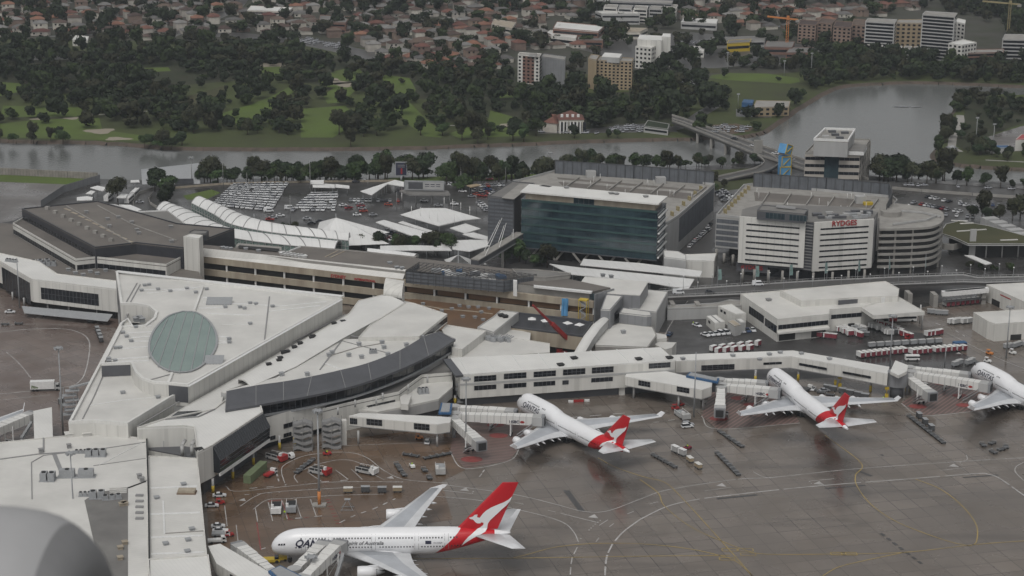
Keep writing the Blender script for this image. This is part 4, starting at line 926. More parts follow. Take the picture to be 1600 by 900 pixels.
# ================================================================ LANDSIDE BUILDINGS
def facade_bands(t,a,b,z0,z1,n,u0=.5,u1=None,mt='dglass',frac=.45,nm='window_strip',mull=0,out=.08):
 L=(Vector(b)-Vector(a)).length;u1=L-.5 if u1 is None else u1;h=(z1-z0)/n
 for k in range(n):win(t,a,b,u0,u1,z0+h*k+h*(1-frac)/2,z0+h*k+h*(1+frac)/2,mt,out,nm,mull)
# ---- glass office
M['ochre']=flat('faded_ochre_panel',(.30,.25,.13))
M['balus']=mat('teal_glass_balustrade',(.045,.085,.085),.1,namt=.3,nscale=.1)
t=thing('glass_office','blue green glazed office block on slanting concrete legs with white roof','office',b0(920,415))
P=[G(x,y,32)for x,y in[(815,301),(1028,320),(1041,307),(828,289)]]
MB().prism([G(x,y,32.5)for x,y in[(813,299.5),(1029,319),(1043,307),(827,288)]],32,32.7).build('roof','wroof',t,True)
gi=offs(P,1.6);MB().prism(gi,28.5,32,0,False).build('top_storey','cream',t,True)
win(t,gi[0],gi[1],24,34,28.6,31.7,mull=4,mat_='bglass')
MB().prism(P,5,28.5).build('glazing','bglass',t,True)
m=MB();e1=(P[1]-P[0]).normalized();LG=(P[1]-P[0]).length
for k in range(7):z=5+k*3.9;m.prism(offs(P,-.25),z,z+.45)
m.build('floor_edge','slate',t,True)
for k in range(6):z=9+k*3.9;win(t,P[0],P[1],.2,LG-.2,z-.5,z+.5,'balus',.28,'glass_balustrade')
m=MB();c=G(925,330,28.5)
MB().prism([P[0]-e1*.3,P[1]+e1*.3,P[1]+e1*.3+Vector((0,1,0)),P[0]-e1*.3+Vector((0,1,0))],28.5,28.9).build('terrace_edge','bglass',t,True)
sd=(P[2]-P[1]);
for k in range(6):z=6.2+k*3.9;MB().prism([P[1]+e1*.3,P[1]+e1*1.1,P[2]+e1*1.1,P[2]+e1*.3],z,z+.5).build('side_fin','white',t,True)
for k in range(5):
 a=P[0]+e1*(LG*(k+.35)/5.2);a.z=5
 for s in(-4,4):
  bq=a+Vector((0,1.5,0));m=MB();m.bar((bq.x+s,bq.y,5),(bq.x,bq.y,0),.9,.9);m.build('slanting_leg','conc',t,True)
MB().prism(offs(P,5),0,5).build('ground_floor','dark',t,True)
P2=level(t,[(762.5,307),(803,311),(835,287),(800,284)],29,0,'slate','groof',.4,parmat='slate')
facade_bands(t,P2[0],P2[1],3,28.5,14,.1,None,'mesh',.5,'louvre_band')
MB().prism([G(x,y,29.5)for x,y in[(784,309),(803,311.5),(832,289),(812,287)]],29.41,29.6).build('pale_roof_strip','conc',t,True)
MB().prism([G(x,y,32.7)for x,y in[(842,290.5),(858,292.5),(863,291),(848,289)]],32.71,32.74).build('light_well','dark',t,True)
vents(t,[(955,303),(963,304),(1009,308),(885,294)],32.7,1.8,.6)
def fence_screen(t,pts,z0,z1,step=4.5,nm='screen',mt='mesh'):
 m=MB()
 for a,b in zip(pts,pts[1:]):m.prism([(a.x,a.y),(b.x,b.y),(b.x,b.y+.15),(a.x,a.y+.15)],z0,z1)
 m.build(nm,mt,t,True);m=MB()
 for a,b in zip(pts,pts[1:]):
  n=max(1,int((b-a).length/step))
  for k in range(n+1):c=a.lerp(b,k/n);m.bar((c.x,c.y-.2,z0-4),(c.x,c.y-.2,z1),.3,.3)
  m.bar((a.x,a.y-.1,z1),(b.x,b.y-.1,z1),.3,.3)
 m.build('screen_frame','dsteel',t,True)
def deck_stuff(t,z,poly_px,n,seed):
 rr=random.Random(seed)
 P=[G(x,y,z)for x,y in poly_px]
 for k in range(n):
  s,q=rr.random(),rr.random();a=P[0].lerp(P[1],s);b=P[3].lerp(P[2],s);c=a.lerp(b,q)
  MB().tube((c.x,c.y,z),(c.x,c.y,z+3.4),.12,n=6).build('lamp_post','white',t,True)
t=thing('deck_car_park','multi storey car park with tall grey mesh screen right behind the glass office','car park',b0(1000,340))
DZ=18
P=level(t,[(850,273),(868,268),(1117,289),(1060,339),(1040,352),(826,298),(800,286)],DZ,0,'lgwall','conc',1.1,parmat='lgwall')
fence_screen(t,[G(867,271,DZ),G(990,279,DZ),G(1115,289,DZ)],DZ,DZ+7)
win(t,P[2],P[3],2,(P[3]-P[2]).length-2,5,DZ-1,'mesh',.1,'mesh_panel')
for a,b,c,d in[((872,284),(1090,303),(1080,312),(880,291)),((870,277),(1100,297),(1096,300),(872,280))]:
 MB().prism([G(*q,DZ)for q in(a,b,c,d)],DZ+.004,DZ+.03).build('stained_deck','broof',t,True)
for k in range(7):duct(t,[(885+k*33,293+k*2.7),(905+k*33,279+k*2.4)],DZ,.5,1.0,'conc','deck_kerb')
deck_stuff(t,DZ,[(870,274),(1100,296),(1060,330),(880,296)],14,3)
for x,y in((923,276),(1032,286)):c=G(x,y,DZ);MB().obox(c,5,4,DZ+.01,DZ+3.2,.1).build('stair_hut','lgwall',t,True)
for k in range(6):c=G(1050+k*9,337-k*8,DZ);MB().obox(c,.8,2.2,DZ,DZ+2.1,.4).build('planter_panel','ochre',t,True)
# ---- hotel and its car parks
t=thing('hotel_car_park','car park deck with tall grey mesh screen behind the white hotel','car park',b0(1200,340))
P=level(t,[(1119,338.5),(1156,342),(1250,352),(1378,344),(1402,315),(1395,309),(1178,289),(1162,291)],20,5,'lgwall','conc',1.2,parmat='lgwall')
facade_bands(t,P[0],P[1],5.5,19.5,5,.3,None,'mesh',.7,'mesh_panel');win(t,P[7],P[0],1,(P[0]-P[7]).length-1,6,19,'mesh',.1,'mesh_panel')
pillars(t,[(1131,412),(1119,405),(1145,414)],0,5,.7,False,'conc');MB().prism(offs(P,6),0,5).build('undercroft','dark',t,True)
fence_screen(t,[G(1177,291.5,20),G(1290,299,20),G(1388,308,20),G(1393,322,20),G(1384,342,20)],20,27)
for q in([(1178,300),(1360,313),(1368,326),(1180,314)],):MB().prism([G(*p,20)for p in q],20.004,20.03).build('stained_deck','broof',t,True)
for k in range(6):duct(t,[(1190+k*34,321+k*1.5),(1202+k*34,302+k*2.2)],20,.5,1.,'conc','deck_kerb')
for k in range(8):c=G(1133+k*5.2,333-k*5.2,20);MB().obox(c,.8,2.2,20,22.1,.4).build('planter_panel','ochre',t,True)
deck_stuff(t,20,[(1180,298),(1370,312),(1360,336),(1180,326)],12,5);c=G(1344,317,20);MB().obox(c,5,4,20.01,23.6,.1).build('stair_hut','lgwall',t,True)
MB().obox(G(1356,320,20),4.5,2.4,20.01,21.4,.1).build('skip','yellow',t,True)
t=thing('hotel','white slab hotel with red rooftop lettering and rows of ribbon windows','hotel',b0(1265,440))
ZT=28.5
A0,A1,A2,A3=G(1156,338.5,ZT),G(1259,346.5,ZT),G(1272.5,348,ZT),G(1366,342.5,ZT)
body=[A0+Vector((.6,1,0)),A1+Vector((0,2.5,0)),A2+Vector((0,2.5,0)),A3+Vector((-.5,1,0)),G(1372,330,ZT),G(1330,322,ZT),G(1190,318,ZT),G(1160,326,ZT)]
MB().prism(body,5,ZT-.7,0,False).build('wall','slate',t,True);MB().prism(body,ZT-.7,ZT-.3).build('roof','groof',t,True)
MB().prism(offs(body,3),0,5).build('ground_floor','dglass',t,True)
for a,b,zb in((A0,A1,6.6),(A2,A3,5.4)):
 e=(b-a).normalized();n3=Vector((0,1,0));MB().prism([a,b,b+n3*1.3,a+n3*1.3],zb,ZT).build('white_facade','lgwall' if 0 else 'wwall',t,True)
 L=(b-a).length;N=7 if zb>6 else 8;H=(ZT-2.2-zb-1.4)/(N-.5)
 for k in range(N):
  z=ZT-2.9-k*H;win(t,a,b,L*.11,L*.91,z-.75,z,nm='window_strip',mull=int(L*.8/2.2),frame='slate')
o_=A2+(A3-A2).normalized()*8.6+Vector((0,-.25,0));o_.z=ZT-2.1
lettering('lettering','RYDGES',3.4,t,o_,(A3-A2).normalized(),'sred',bold=.06,depth=.15)
MB().prism([G(1151,409.5,6.4),G(1200,413.5,6.4),G(1200,411,6.4),G(1153,407,6.4)],2.2,6.4).build('entrance_fascia','slate',t,True)
q=G(1151,409.5,6.4);lettering('lettering','RYDGES',2.8,t,(q.x+2,q.y-.75,3.6),(A1-A0).normalized(),'sred',bold=.05,depth=.12)
for a,b,n in((A1,A2,16),(A3,body[4],16)):
 for k in range(n):z=6+k*1.4;p_=a+Vector((.2,.8,0));r_=b+Vector((-.2,.8,0));m=MB();m.bar((p_.x,p_.y,z),(r_.x,r_.y,z),.3,.35);m.build('balcony_slab','frame',t,True)
level(t,[(1183,328.5),(1257,335),(1263,328),(1190,320.5)],32.5,ZT-.3,'slate','groof',.3,rname='penthouse_roof',wname='penthouse');PH=[G(1183,328.5,32.5),G(1257,335,32.5)]
win(t,PH[0],PH[1],4,13,29.2,31.8,'bglass',mull=5);win(t,PH[0],PH[1],15,23,29.2,31.8,'bglass',mull=5)
level(t,[(1212,323),(1243,326),(1243,323),(1214,320)],33.4,32.9,'frame','frame',rname='plant_roof',wname='plant_room')
for k in range(22):c=G(1275+random.random()*85,332+random.random()*9,ZT);MB().obox(c,random.uniform(1.5,5),random.uniform(1,2.5),ZT-.29,ZT+random.uniform(.5,1.6),.1).build('rooftop_unit',random.choice(['steel','lgwall','slate','steel']),t,True)
pillars(t,[(1160,440),(1178,441),(1200,442),(1222,443),(1245,444),(1270,446),(1300,445),(1325,443),(1350,441)],0,6,.6,False,'conc')
t=thing('round_car_park','round ended open storey car park curving away right of the hotel','car park',b0(1420,425))
pts=smooth([G(x,y,22)for x,y in[(1374,358),(1402,357.6),(1432,356.6),(1458,354),(1472,347),(1475,338),(1470,330),(1452,325)]],4)+[G(1400,318,22),G(1374,325,22)]
MB().prism(offs(pts,1.2),0,21.6).build('core','dark',t,True)
for k in range(7):z=3.2+k*3;MB().prism(pts,z,z+1.05).build('parapet_band','conc',t,True)
MB().prism(offs(pts,.2),21.7,22.1).build('roof_deck','conc',t,True)
for x,y in((1381,357),(1400,357),(1427,356),(1452,353),(1470,347)):c=G(x,y,22)+Vector((0,.6,0));MB().obox(c,.9,.9,0,22,0).build('column','conc',t,True)
c=G(1410,342,22.4);m=MB();m.tube((c.x-4,c.y+8,22.1),(c.x-4,c.y+8,24.6),5,n=24,sm=False);m.build('ramp_drum','conc',t,True)
duct(t,[(1395,352),(1448,345),(1465,338)],22.4,.5,.9,'lgwall','ramp_wall');duct(t,[(1392,330),(1440,333),(1470,340)],22.4,.5,.9,'lgwall','ramp_wall')
# ---- office tower
t=thing('office_tower','square office tower with cream spandrel bands and stepped white penthouse beside the river','office',b0(1300,300))
M['pale']=mat('pale_stone_spandrel',(.40,.37,.33),.7,namt=.12,nscale=.2)
P=level(t,[(1258,240),(1344,242),(1360,219),(1280,217)],21,0,'pale','conc',.8,parmat='conc')
for i,j in((0,1),(1,2)):
 L=(P[j]-P[i]).length
 for k in range(5):z=1.6+k*4;win(t,P[i],P[j],.3,L-.3,z,z+1.7,mull=int(L/2.6),nm='window_strip')
win(t,P[0],P[1],(P[1]-P[0]).length*.36,(P[1]-P[0]).length*.62,1,20.5,'bglass',.3,'glazed_bay')
Q=level(t,[(1272,220),(1325,222),(1336,204),(1289.5,202)],29,20.5,'lgwall','conc',0,rname='penthouse_roof',wname='penthouse')
duct(t,[(1272,219.5),(1325,221.5),(1336,204),(1289.5,202.5),(1272,219.5)],29,.8,1.2,'white','parapet')
level(t,[(1326,235),(1350,236),(1355,226),(1335,224)],23.5,21,'white','groof',rname='plant_roof',wname='plant_room')
for x,y in((1290,215),(1305,212),(1312,217),(1300,207),(1320,209)):MB().obox(G(x,y,29),4,2,29.01,30.3,.1).build('rooftop_unit',random.choice(['slate','lgwall']),t,True)
for k in range(6):q=P[1].lerp(P[2],(k+.5)/6);MB().obox((q.x+.5,q.y),.6,.5,0,21.3,0).build('pilaster','conc',t,True)
# ---- twisted cube sculpture tower (advertising stack)
t=thing('cube_sign','stack of three tilted light blue and yellow cubes beside the off ramp','sign',b0(1225,275))
c=G(1225,276)
for k,(z,a,s)in enumerate(((0,.1,6.2),(6.4,.25,5.6),(12.4,.8,5.4))):
 mm=MB().obox((0,0),s,s,-s/2,s/2,0);X=Matrix.Translation((c.x,c.y,z+s/2+(.8 if k==2 else 0)))@Matrix.Rotation(a,4,'Z')@Matrix.Rotation(.35 if k==2 else 0,4,'Y')
 mm.xf(X);o=mm.build('cube_panel','lblue',t,True);mm=MB()
 for dx in(-s/2,s/2):
  mm.bar((dx,-s/2-.05,-s/2),(dx,-s/2-.05,s/2),.4,.4);mm.bar((-s/2,-s/2-.05,dx),(s/2,-s/2-.05,dx),.4,.4)
 mm.bar((-s/3,-s/2-.05,-s/3),(s/3,-s/2-.05,s/3),.8,.3);mm.xf(X);mm.build('cube_edge','yellow',o,True)
# ---- freight hall and sheds
t=thing('freight_hall','low white baggage hall with stepped roof and dark ribbon windows beyond the gallery','shed',b0(1290,510))
P=level(t,[(1157,460),(1219,455),(1402,452),(1404,463),(1346,480.5),(1296,484.5),(1296,491.5),(1215,499.5)],9.6,0,'wwall','wroof2',.35)
level(t,[(1219,454.5),(1384,440),(1405,452),(1403,463),(1330,466),(1252,471)],12,9.3,'wwall','wroof2',.3)
C=level(t,[(1346,480.5),(1403,463.5),(1445,487.5),(1365,493.5)],9.6,8.2,'wwall','wroof2',.2,rname='canopy',wname='canopy_edge')
win(t,P[7],P[6],.5,(P[6]-P[7]).length-.5,5.3,7.2,mull=12,nm='window_strip');win(t,P[7],P[6],1,8.5,.3,3.6,'dark',.06,'loading_door');win(t,P[7],P[6],16,22.6,.3,3.6,'dark',.06,'loading_door')
winpx(t,P[0],P[7],1171,478,1194,490,nm='window_strip',mull=6);winpx(t,P[0],P[7],1196,497,1214,509,nm='window_strip',mull=4);win(t,P[5],P[4],1,15,5.6,7.4,mull=6,nm='window_strip');win(t,P[5],P[4],9,12,.2,3,'dark',.06,'loading_door')
MB().prism([P[7]+Vector((0,-2.2,0)),P[6]+Vector((0,-2.2,0)),P[6],P[7]],3.8,4.6).build('door_canopy','wroof2',t,True)
pillars(t,[(1440,515),(1437,505)],0,8.2,.35,False);vents(t,[(1201,470),(1260,461),(1290,455),(1316,452),(1288,453),(1340,450),(1376,452),(1380,450)],9.6,1.8,.8)
level(t,[(1375,461),(1383,460),(1386,464),(1377,465.5)],11.8,9.6,'white','white',rname='hatch_roof',wname='hatch')
MB().prism([G(1310,467,11.9),G(1375,461.5,11.9),G(1375,463,11.9),G(1310,468.5,11.9)],9.7,11.5).build('clerestory','slate',t,True)
t=thing('white_shed','large white shed cut by the right edge with red stripe on its wall','shed',b0(1560,480))
P=level(t,[(1541,445),(1640,440),(1700,470),(1602,472.5)],7.5,0,'wwall','wroof2',.2);winpx(t,P[0],P[3],1550,466,1562,476,nm='loading_door',mat_='dark');winpx(t,P[0],P[3],1563,459.5,1580,461.2,nm='red_stripe',mat_='sred')
t=thing('white_shed','white corrugated shed with a folded front wall and open dark door','shed',b0(1550,530))
P=level(t,[(1521,488.5),(1600,484),(1680,490),(1660,500),(1555,506.5),(1543,502)],7.5,0,'wwall','wroof2',.2);winpx(t,P[4],P[3],1579,523,1595,533,nm='loading_door',mat_='dark')
# red parasols, small buildings
t=thing('site_office','small white site office with a pale skillion roof left of the baggage hall','hut',b0(1145,500))
P=level(t,[(1122,478),(1143,475),(1166,489.5),(1150,491)],6.5,0,'wwall','wroof',.1);winpx(t,P[0],P[3],1126,483,1129,487);winpx(t,P[0],P[3],1131,486,1134,490)
t=thing('site_cabin','pair of joined white cabins parked beside the service road','hut',b0(1118,508))
P=level(t,[(1104,494),(1119,492),(1133,502.5),(1117,505)],4,0,'wwall','wroof',.1);winpx(t,P[0],P[3],1107,500,1110,504);duct(t,[(1111,493),(1125,504)],4,.3,.3,'frame','roof_joint')
t=thing('store_hut','small grey store hut with two skillion roofs beside the baggage hall','hut',b0(1150,508))
level(t,[(1137,502),(1146,499),(1158,507),(1148,509.5)],4.5,0,'lgwall','cream',.05);level(t,[(1150,498.5),(1158,497.5),(1165,502.5),(1157,503.5)],5,0,'lgwall','wroof',.05)
t=thing('carousel_wall','low curved white walled ramp beside the service road','wall',b0(1080,480))
level(t,[(1043,478),(1120,474),(1140,469),(1158,470),(1158,478),(1124,480),(1043,483)],5,0,'lgwall','conc',.4)
t=thing('landside_annexe','white flat roofed annexe between glass office and hotel','building',b0(1090,420))
level(t,[(1036,391),(1060,393),(1072,399),(1072,406),(1038,402)],9,0,'lgwall','wroof',.2);level(t,[(1060,398),(1085,397.5),(1119.5,396),(1116,408),(1072,407)],8,0,'wwall','wroof',.2)
def canopy(name,label,px,z,th=.4,mt='wroof3',posts=None,group='white canopies',cat='canopy',rise=None,leg='steel'):
 P=[G(x,y,z)for x,y in px];cc=sum(P,Vector((0,0,0)))/len(P);t=thing(name,label,cat,(cc.x,cc.y,0),group=group)
 if rise:
  m=MB();pk=G(rise[0],rise[1],rise[2])
  for i in range(len(P)):m.face([P[i],P[(i+1)%len(P)],pk])
  m.build('membrane',mt,t,True);m=MB();m.tube((pk.x,pk.y,0),(pk.x,pk.y,pk.z+2),.2,n=6);m.build('mast',leg,t,True)
 else:MB().prism(P,z-th,z).build('roof',mt,t,True)
 Q=offs(P,1.2)if not posts else[G(x,y)for x,y in posts]
 for i in range(len(Q)):
  a,b=Q[i],Q[(i+1)%len(Q)];L=(Vector((b[0],b[1]))-Vector((a[0],a[1]))).length;n=max(1,int(L/9))if not posts else 1
  for k in range(n):x=a[0]+(b[0]-a[0])*k/n;y=a[1]+(b[1]-a[1])*k/n;MB().tube((x,y,0),(x,y,z-th if not rise else z),.14,n=6).build('post',leg,t,True)
 return t
canopy('walkway_canopy','long straight white canopy nearest to the slanting concrete legs',[(912,404.4),(1000,411),(1097,423.5),(1094,432),(1000,422.5),(906.7,413.3)],6)
canopy('walkway_canopy','broad wavy white canopy running behind the plant blocks',[(858.7,412),(906.7,418),(1000,427),(1085,436),(1073,456),(1060,449),(1014,441),(950,434),(892,428)],5)
t=canopy('pick_up_shelter','six sided white roofed shelter in the middle of the taxi rank',[(626,335),(659,325),(696,325),(751,341),(725,343.5),(686,352.5)],6.5)
for k,(x,y)in enumerate([(643,334),(657,336),(671,340),(684,345),(710,346),(734,334),(720,328),(707,323),(694,320)]):
 c=G(x,y+6,5);MB().tube(c,(c.x,c.y,11),.13,n=6).build('mast','white',t,True)
canopy('walkway_canopy','long bent white canopy behind the terminal trees',[(587,347),(600,343.5),(667,362.6),(696,373),(705,385.5),(682.5,384.5),(680,378),(637.5,366)],5)
canopy('walkway_canopy','thin white canopy strip beside the six sided shelter',[(622,347.5),(629,345.5),(684,363),(678,365.3)],4)
canopy('walkway_canopy','angular white canopy between shelter and louvred block',[(703,356),(727.5,349),(751,357),(727.5,364.5)],5)
canopy('walkway_canopy','narrow white canopy ending under the louvred block',[(723,365.5),(740,363),(766,370.5),(766,375),(739,370.8)],5)
canopy('walkway_canopy','fan shaped white canopy at the foot of the cable stayed footbridge',[(704,376),(735,374.5),(761,375),(768,383),(734,392.5),(707,389)],5)
canopy('walkway_canopy','low white canopy strip behind the row of terminal trees',[(594,384),(640,383),(700,384.5),(706,391),(594,391)],4.5)
canopy('toll_canopy','zigzag white toll canopy beside the grey advertising board',[(563,298.5),(617,281),(631,284),(631,291),(606,287),(581,304.5)],6)
canopy('rental_canopy','small white canopy on purple fascia behind the rental cars',[(484.5,281.5),(506,281),(506,285),(484.5,284.5)],6,1.2)
canopy('rental_canopy','left white wash bay roof behind the rental cars',[(488,288),(497,286),(523,288),(523,293),(489,292)],4.5)
canopy('rental_canopy','right white wash bay roof behind the rental cars',[(524,287.5),(546,290),(546,294),(524,292)],4.5)
canopy('rental_canopy','tan roofed kiosk canopy among the short stay cars',[(729,289.5),(745,287),(752,289),(736,292.5)],4.5,mt='tan')
canopy('tent_roof','large peaked white tensile tent behind the terminal',[(493,368),(499,347),(515,345),(545,346),(609,363),(586,368.5),(608,381),(540,384),(505,378)],4,rise=(525,340,12),cat='tent')
canopy('tent_roof','small pointed white tent at the end of the curved canopies',[(381,345),(395,344),(428,358),(405,352)],3.5,rise=(397,340,9),cat='tent')
canopy('tent_roof','cluster of small white peaked tents beside the footbridge landing',[(694,406),(716,398),(741,407),(735,413),(700,412)],9,rise=(716,398,15),cat='tent')
canopy('roof_canopy','white skillion roof beside the footbridge landing',[(705,407),(745,405),(760,412),(712,415)],9)
for lb,px,z in(('thin white canopy at the left end of the coach bays',[(141,293),(152,290),(175,294.5),(160,298)],5),('small white canopy beside the coaches',[(134,302),(142,297.5),(149,299),(144,303)],4),('low white canopy stack next to the hall roof',[(120,308),(136,306.5),(145,308),(144,312),(120,313)],4),('white shelter roof beside the lone coach bay tree',[(182,308.5),(190,302),(200,303),(196,309)],4),('small white hut roof beside the curved shed',[(204,281.5),(217,281),(218,284),(204,284.5)],5)):
 canopy('bay_canopy',lb,px,z)
# arched walkway vaults with lattice truss
def arch_walk(label,Lx,Rx,z,rise,ribs):
 L=smooth([G(x,y,z)for x,y in Lx],3);R=smooth([G(x,y,z)for x,y in Rx],3)
 t=thing('arched_walkway',label,'walkway',(L[0].x,L[0].y,0),group='arched white walkways');m,T=vault(L,R,rise,8,.2);m.build('vault_roof','wroof3',t,True)
 m=MB()
 for r in T[::1]:
  for a,b in zip(r,r[1:]):m.bar(a+Vector((0,0,.1)),b+Vector((0,0,.1)),.35,.25)
 m.build('vault_rib','frame',t,True);m=MB();gl=MB()
 for a,b in zip(L,L[1:]):
  gl.face([a,b,Vector((b.x,b.y,2.2)),Vector((a.x,a.y,2.2))])
  for k in range(3):q=a.lerp(b,k/3);r=a.lerp(b,(k+1)/3);m.bar((q.x,q.y-.2,0),(q.x,q.y-.2,z),.22,.22);m.bar((q.x,q.y-.2,z-2.6),(r.x,r.y-.2,z-.2),.14,.14)
  m.bar((a.x,a.y-.2,z),(b.x,b.y-.2,z),.3,.3);m.bar((a.x,a.y-.2,z-2.8),(b.x,b.y-.2,z-2.8),.22,.22)
 gl.build('side_glazing','tglass',t,True);m.build('lattice','lgwall',t,True);return t
arch_walk('near arched white walkway with dark ribs beside the cream terminal',[(244.5,326),(262,338),(300,353),(366,372),(454,383.5),(523,389.5)],[(268,319.5),(300,330.5),(344,351.5),(366,360.5),(425,369.5),(534,381)],7,2.6,14)
arch_walk('far arched white walkway with lattice truss next to the rental cars',[(299,317),(335,335),(362,350.5),(425,363),(492.5,370),(545,376)],[(322,314),(357.5,328),(391,341),(425,352.5),(470,360.5),(547,371)],9,3,14)
t=thing('barrel_canopy','long white barrel roofed canopy along the back of the cream terminal','canopy',b0(610,400));m,T=vault([G(574,396,16),G(612,400,16),G(645,405,16)],[G(574,390.5,16),G(614,394,16),G(655,399,16)],1.6);m.build('roof','wroof3',t,True)
MB().prism([G(574,395,15),G(645,404,15),G(654,399,15),G(575,391,15)],0,15).build('wall','conc',t,True)
# cable stayed footbridge
t=thing('footbridge','cable stayed footbridge with cream deck from terminal to the louvred block','bridge',b0(775,400))
a=G(742,406,12);b=G(813,363.5,12);dd=(b-a).normalized();sn=Vector((-dd.y,dd.x,0))
m=MB();m.bar(a,b,4.2,.5);m.build('roof','conc',t,True);m=MB();m.bar(a-Vector((0,0,2.6)),b-Vector((0,0,2.6)),4.4,.5);m.build('deck','frame',t,True);m=MB();m.bar(a-Vector((0,0,1.4)),b-Vector((0,0,1.4)),3.9,2.2);m.build('glazing','slate',t,True)
mb=b0(804,372);mt_=Vector((mb[0],mb[1],25));m=MB();m.tube(mb,mt_,.45,.35,8);m.build('mast','white',t,True)
for k in range(6):
 q=a.lerp(b,.12+k*.155)+sn*(2 if k%2 else-2);m=MB();m.tube(mt_-Vector((0,0,k*.8)),q,.13,n=5);m.build('cable','white',t,True)
for s in(.2,.6):q=a.lerp(b,s);MB().obox(q,1,1,0,9.2,.3).build('pier_leg','conc',t,True)
# signs
t=thing('advertising_board','wide grey advertising board above the short stay car park gate','billboard',b0(663,310))
a=G(632,295,7);b=G(694,296,7);m=MB();m.prism([a,b,b+Vector((0,1,0)),a+Vector((0,1,0))],6.4,11.4);m.build('panel','steel',t,True);n_=Vector((0,-.06,0))
for s0,s1,z0,z1,mt in((.10,.46,7.0,10.7,'slate'),(.47,.97,7.0,10.7,'lgwall')):
 p,q=a.lerp(b,s0),a.lerp(b,s1);MB().prism([p+n_,q+n_,q,p],z0,z1).build('poster',mt,t,True)
m=MB();
for s in(.52,.66,.8):p,q=a.lerp(b,s),a.lerp(b,s+.1);m.prism([p+n_*2,q+n_*2,q+n_,p+n_],9.4,9.8);m.prism([p+n_*2,q+n_*2,q+n_,p+n_],8.4,8.7)
m.build('printed_text','navy',t,True)
level(t,[(624,298),(632,296),(700,297.5),(704,304.5),(640,304)],5.5,4.9,'frame','groof',rname='gate_canopy',wname='gate_canopy_edge');pillars(t,[(628,315),(650,317),(675,318),(702,318)],0,4.9,.35,False)
t=thing('digital_billboard','tall dark billboard with a red figure standing among the riverside trees','billboard',b0(627,285))
c=G(627,283,0);m=MB();m.obox((c.x,c.y),6.6,.8,3,11,0);m.build('frame','steel',t,True);MB().obox((c.x,c.y-.45),5.8,.1,3.5,10.5,0).build('screen','navy',t,True);MB().obox((c.x+.2,c.y-.52),.9,.06,4.2,7.4,0).build('red_figure','sred',t,True);m=MB()
for z in(8,9):m.obox((c.x,c.y-.52),4,.06,z,z+.35,0)
m.build('sign_text','frame',t,True);m=MB();m.tube((c.x,c.y,0),(c.x,c.y,3),.5,n=8);m.build('pole','steel',t,True)
# curved shed
t=thing('curved_shed','pale grey half barrel shed on the river bank behind two trees','shed',b0(265,288))
R=[];a0=G(222,288);a1=G(313,287);bk=Vector((-6,30,0))
for s in(0,1):
 a=a0.lerp(a1,s);R.append([Vector((a.x,a.y,0))+bk*(k/14)*1.0+Vector((0,0,(4.5+3.5*s)*sin(pi*k/14)**.75))for k in range(15)])
m=MB();m.rings(R,0,True,False,False);m.build('roof','steel',t,True);m=MB();m.face([q+Vector((-.3,0,0))for q in R[1]]);m.face([q+Vector((.3,0,0))for q in R[0]]);m.build('end_wall','lgwall',t,True)
win(t,a0,a1,18,28,.3,3,'slate',.5,'door')
# blast wall and noise wall
def wallthing(label,pts,h,mt='pwall',th=.5,name='noise_wall',cat='wall'):
 P=[G(x,y)for x,y in pts];t=thing(name,label,cat,tuple(P[0]));
 for a,b in zip(P,P[1:]):
  n=max(1,int((b-a).length/14))
  for k in range(n):p,q=a.lerp(b,k/n),a.lerp(b,(k+.985)/n);MB().prism([p,q,q+Vector((.1,th,0)),p+Vector((.1,th,0))],0,h).build('wall_panel',mt,t,True)
 return t
wallthing('long grey concrete blast wall with grass before the river at far left',[(-60,269.5),(0,272.5),(60,275.5),(153.5,280.5)],3.8)
wallthing('grey noise wall slanting from the river bank to the terminal hall',[(156,284),(99.4,301),(64,325)],4,'gwall')
wallthing('curved white parapet on the outside of the loop road',[(209,330),(208,318),(217,304),(235,297.5),(250,294)],1.4,'conc',name='parapet')
wallthing('curved white parapet on the inside of the loop road',[(245,326),(234,319),(232,312),(238,304)],1.4,'conc',name='parapet')
wallthing('low road barrier behind the rental car park',[(262,296),(345,289),(470,285.5),(620,284)],1.1,'cream',name='road_barrier')
wallthing('low barrier along the near side of the motorway',[(1394,296),(1440,300),(1520,306),(1600,311),(1700,318)],1.6,'conc',name='road_barrier')
wallthing('low barrier along the far side of the motorway',[(1358,279),(1440,285),(1520,290),(1640,297)],1.4,'frame',name='road_barrier')
# elevated road with balustrades, flags later
t=thing('elevated_road','elevated two lane road with white railings in front of the hotel','viaduct',b0(1300,470))
Uo=[(1030,456),(1060,453.5),(1160,446.5),(1262,440),(1400,433.5),(1505,430),(1526,434.5),(1600,433),(1700,429)]
Lo=[(1030,466),(1060,464.5),(1157,460),(1262,454),(1404,445),(1505,441),(1540,442),(1600,440),(1700,436)]
ZR=7;Uw=[G(x,y,ZR)for x,y in Uo];Lw=[G(x,y,ZR)for x,y in Lo]
R=[[a,b,b-Vector((0,0,1.2)),a-Vector((0,0,1.2))]for a,b in zip(Uw,Lw)];m=MB();m.rings(R,0,False);m.build('deck','road',t,True)
for E,nm in((Uw,'far_railing'),(Lw,'near_railing')):
 m=MB()
 for a,b in zip(E,E[1:]):
  m.bar(a+Vector((0,0,.25)),b+Vector((0,0,.25)),.35,.5);m.bar(a+Vector((0,0,1.3)),b+Vector((0,0,1.3)),.12,.12);n=int((b-a).length/2.5)
  for k in range(n):q=a.lerp(b,k/n);m.bar(q+Vector((0,0,.4)),q+Vector((0,0,1.3)),.12,.12)
 m.build('railing','lgwall',t,True)
for x,y in((1050,474),(1090,475),(1420,458),(1460,460),(1535,455),(1580,452),(1340,470)):c=G(x,y-6,ZR);MB().obox(c,2,6,0,5.8,.1).build('pier_column','conc',t,True)
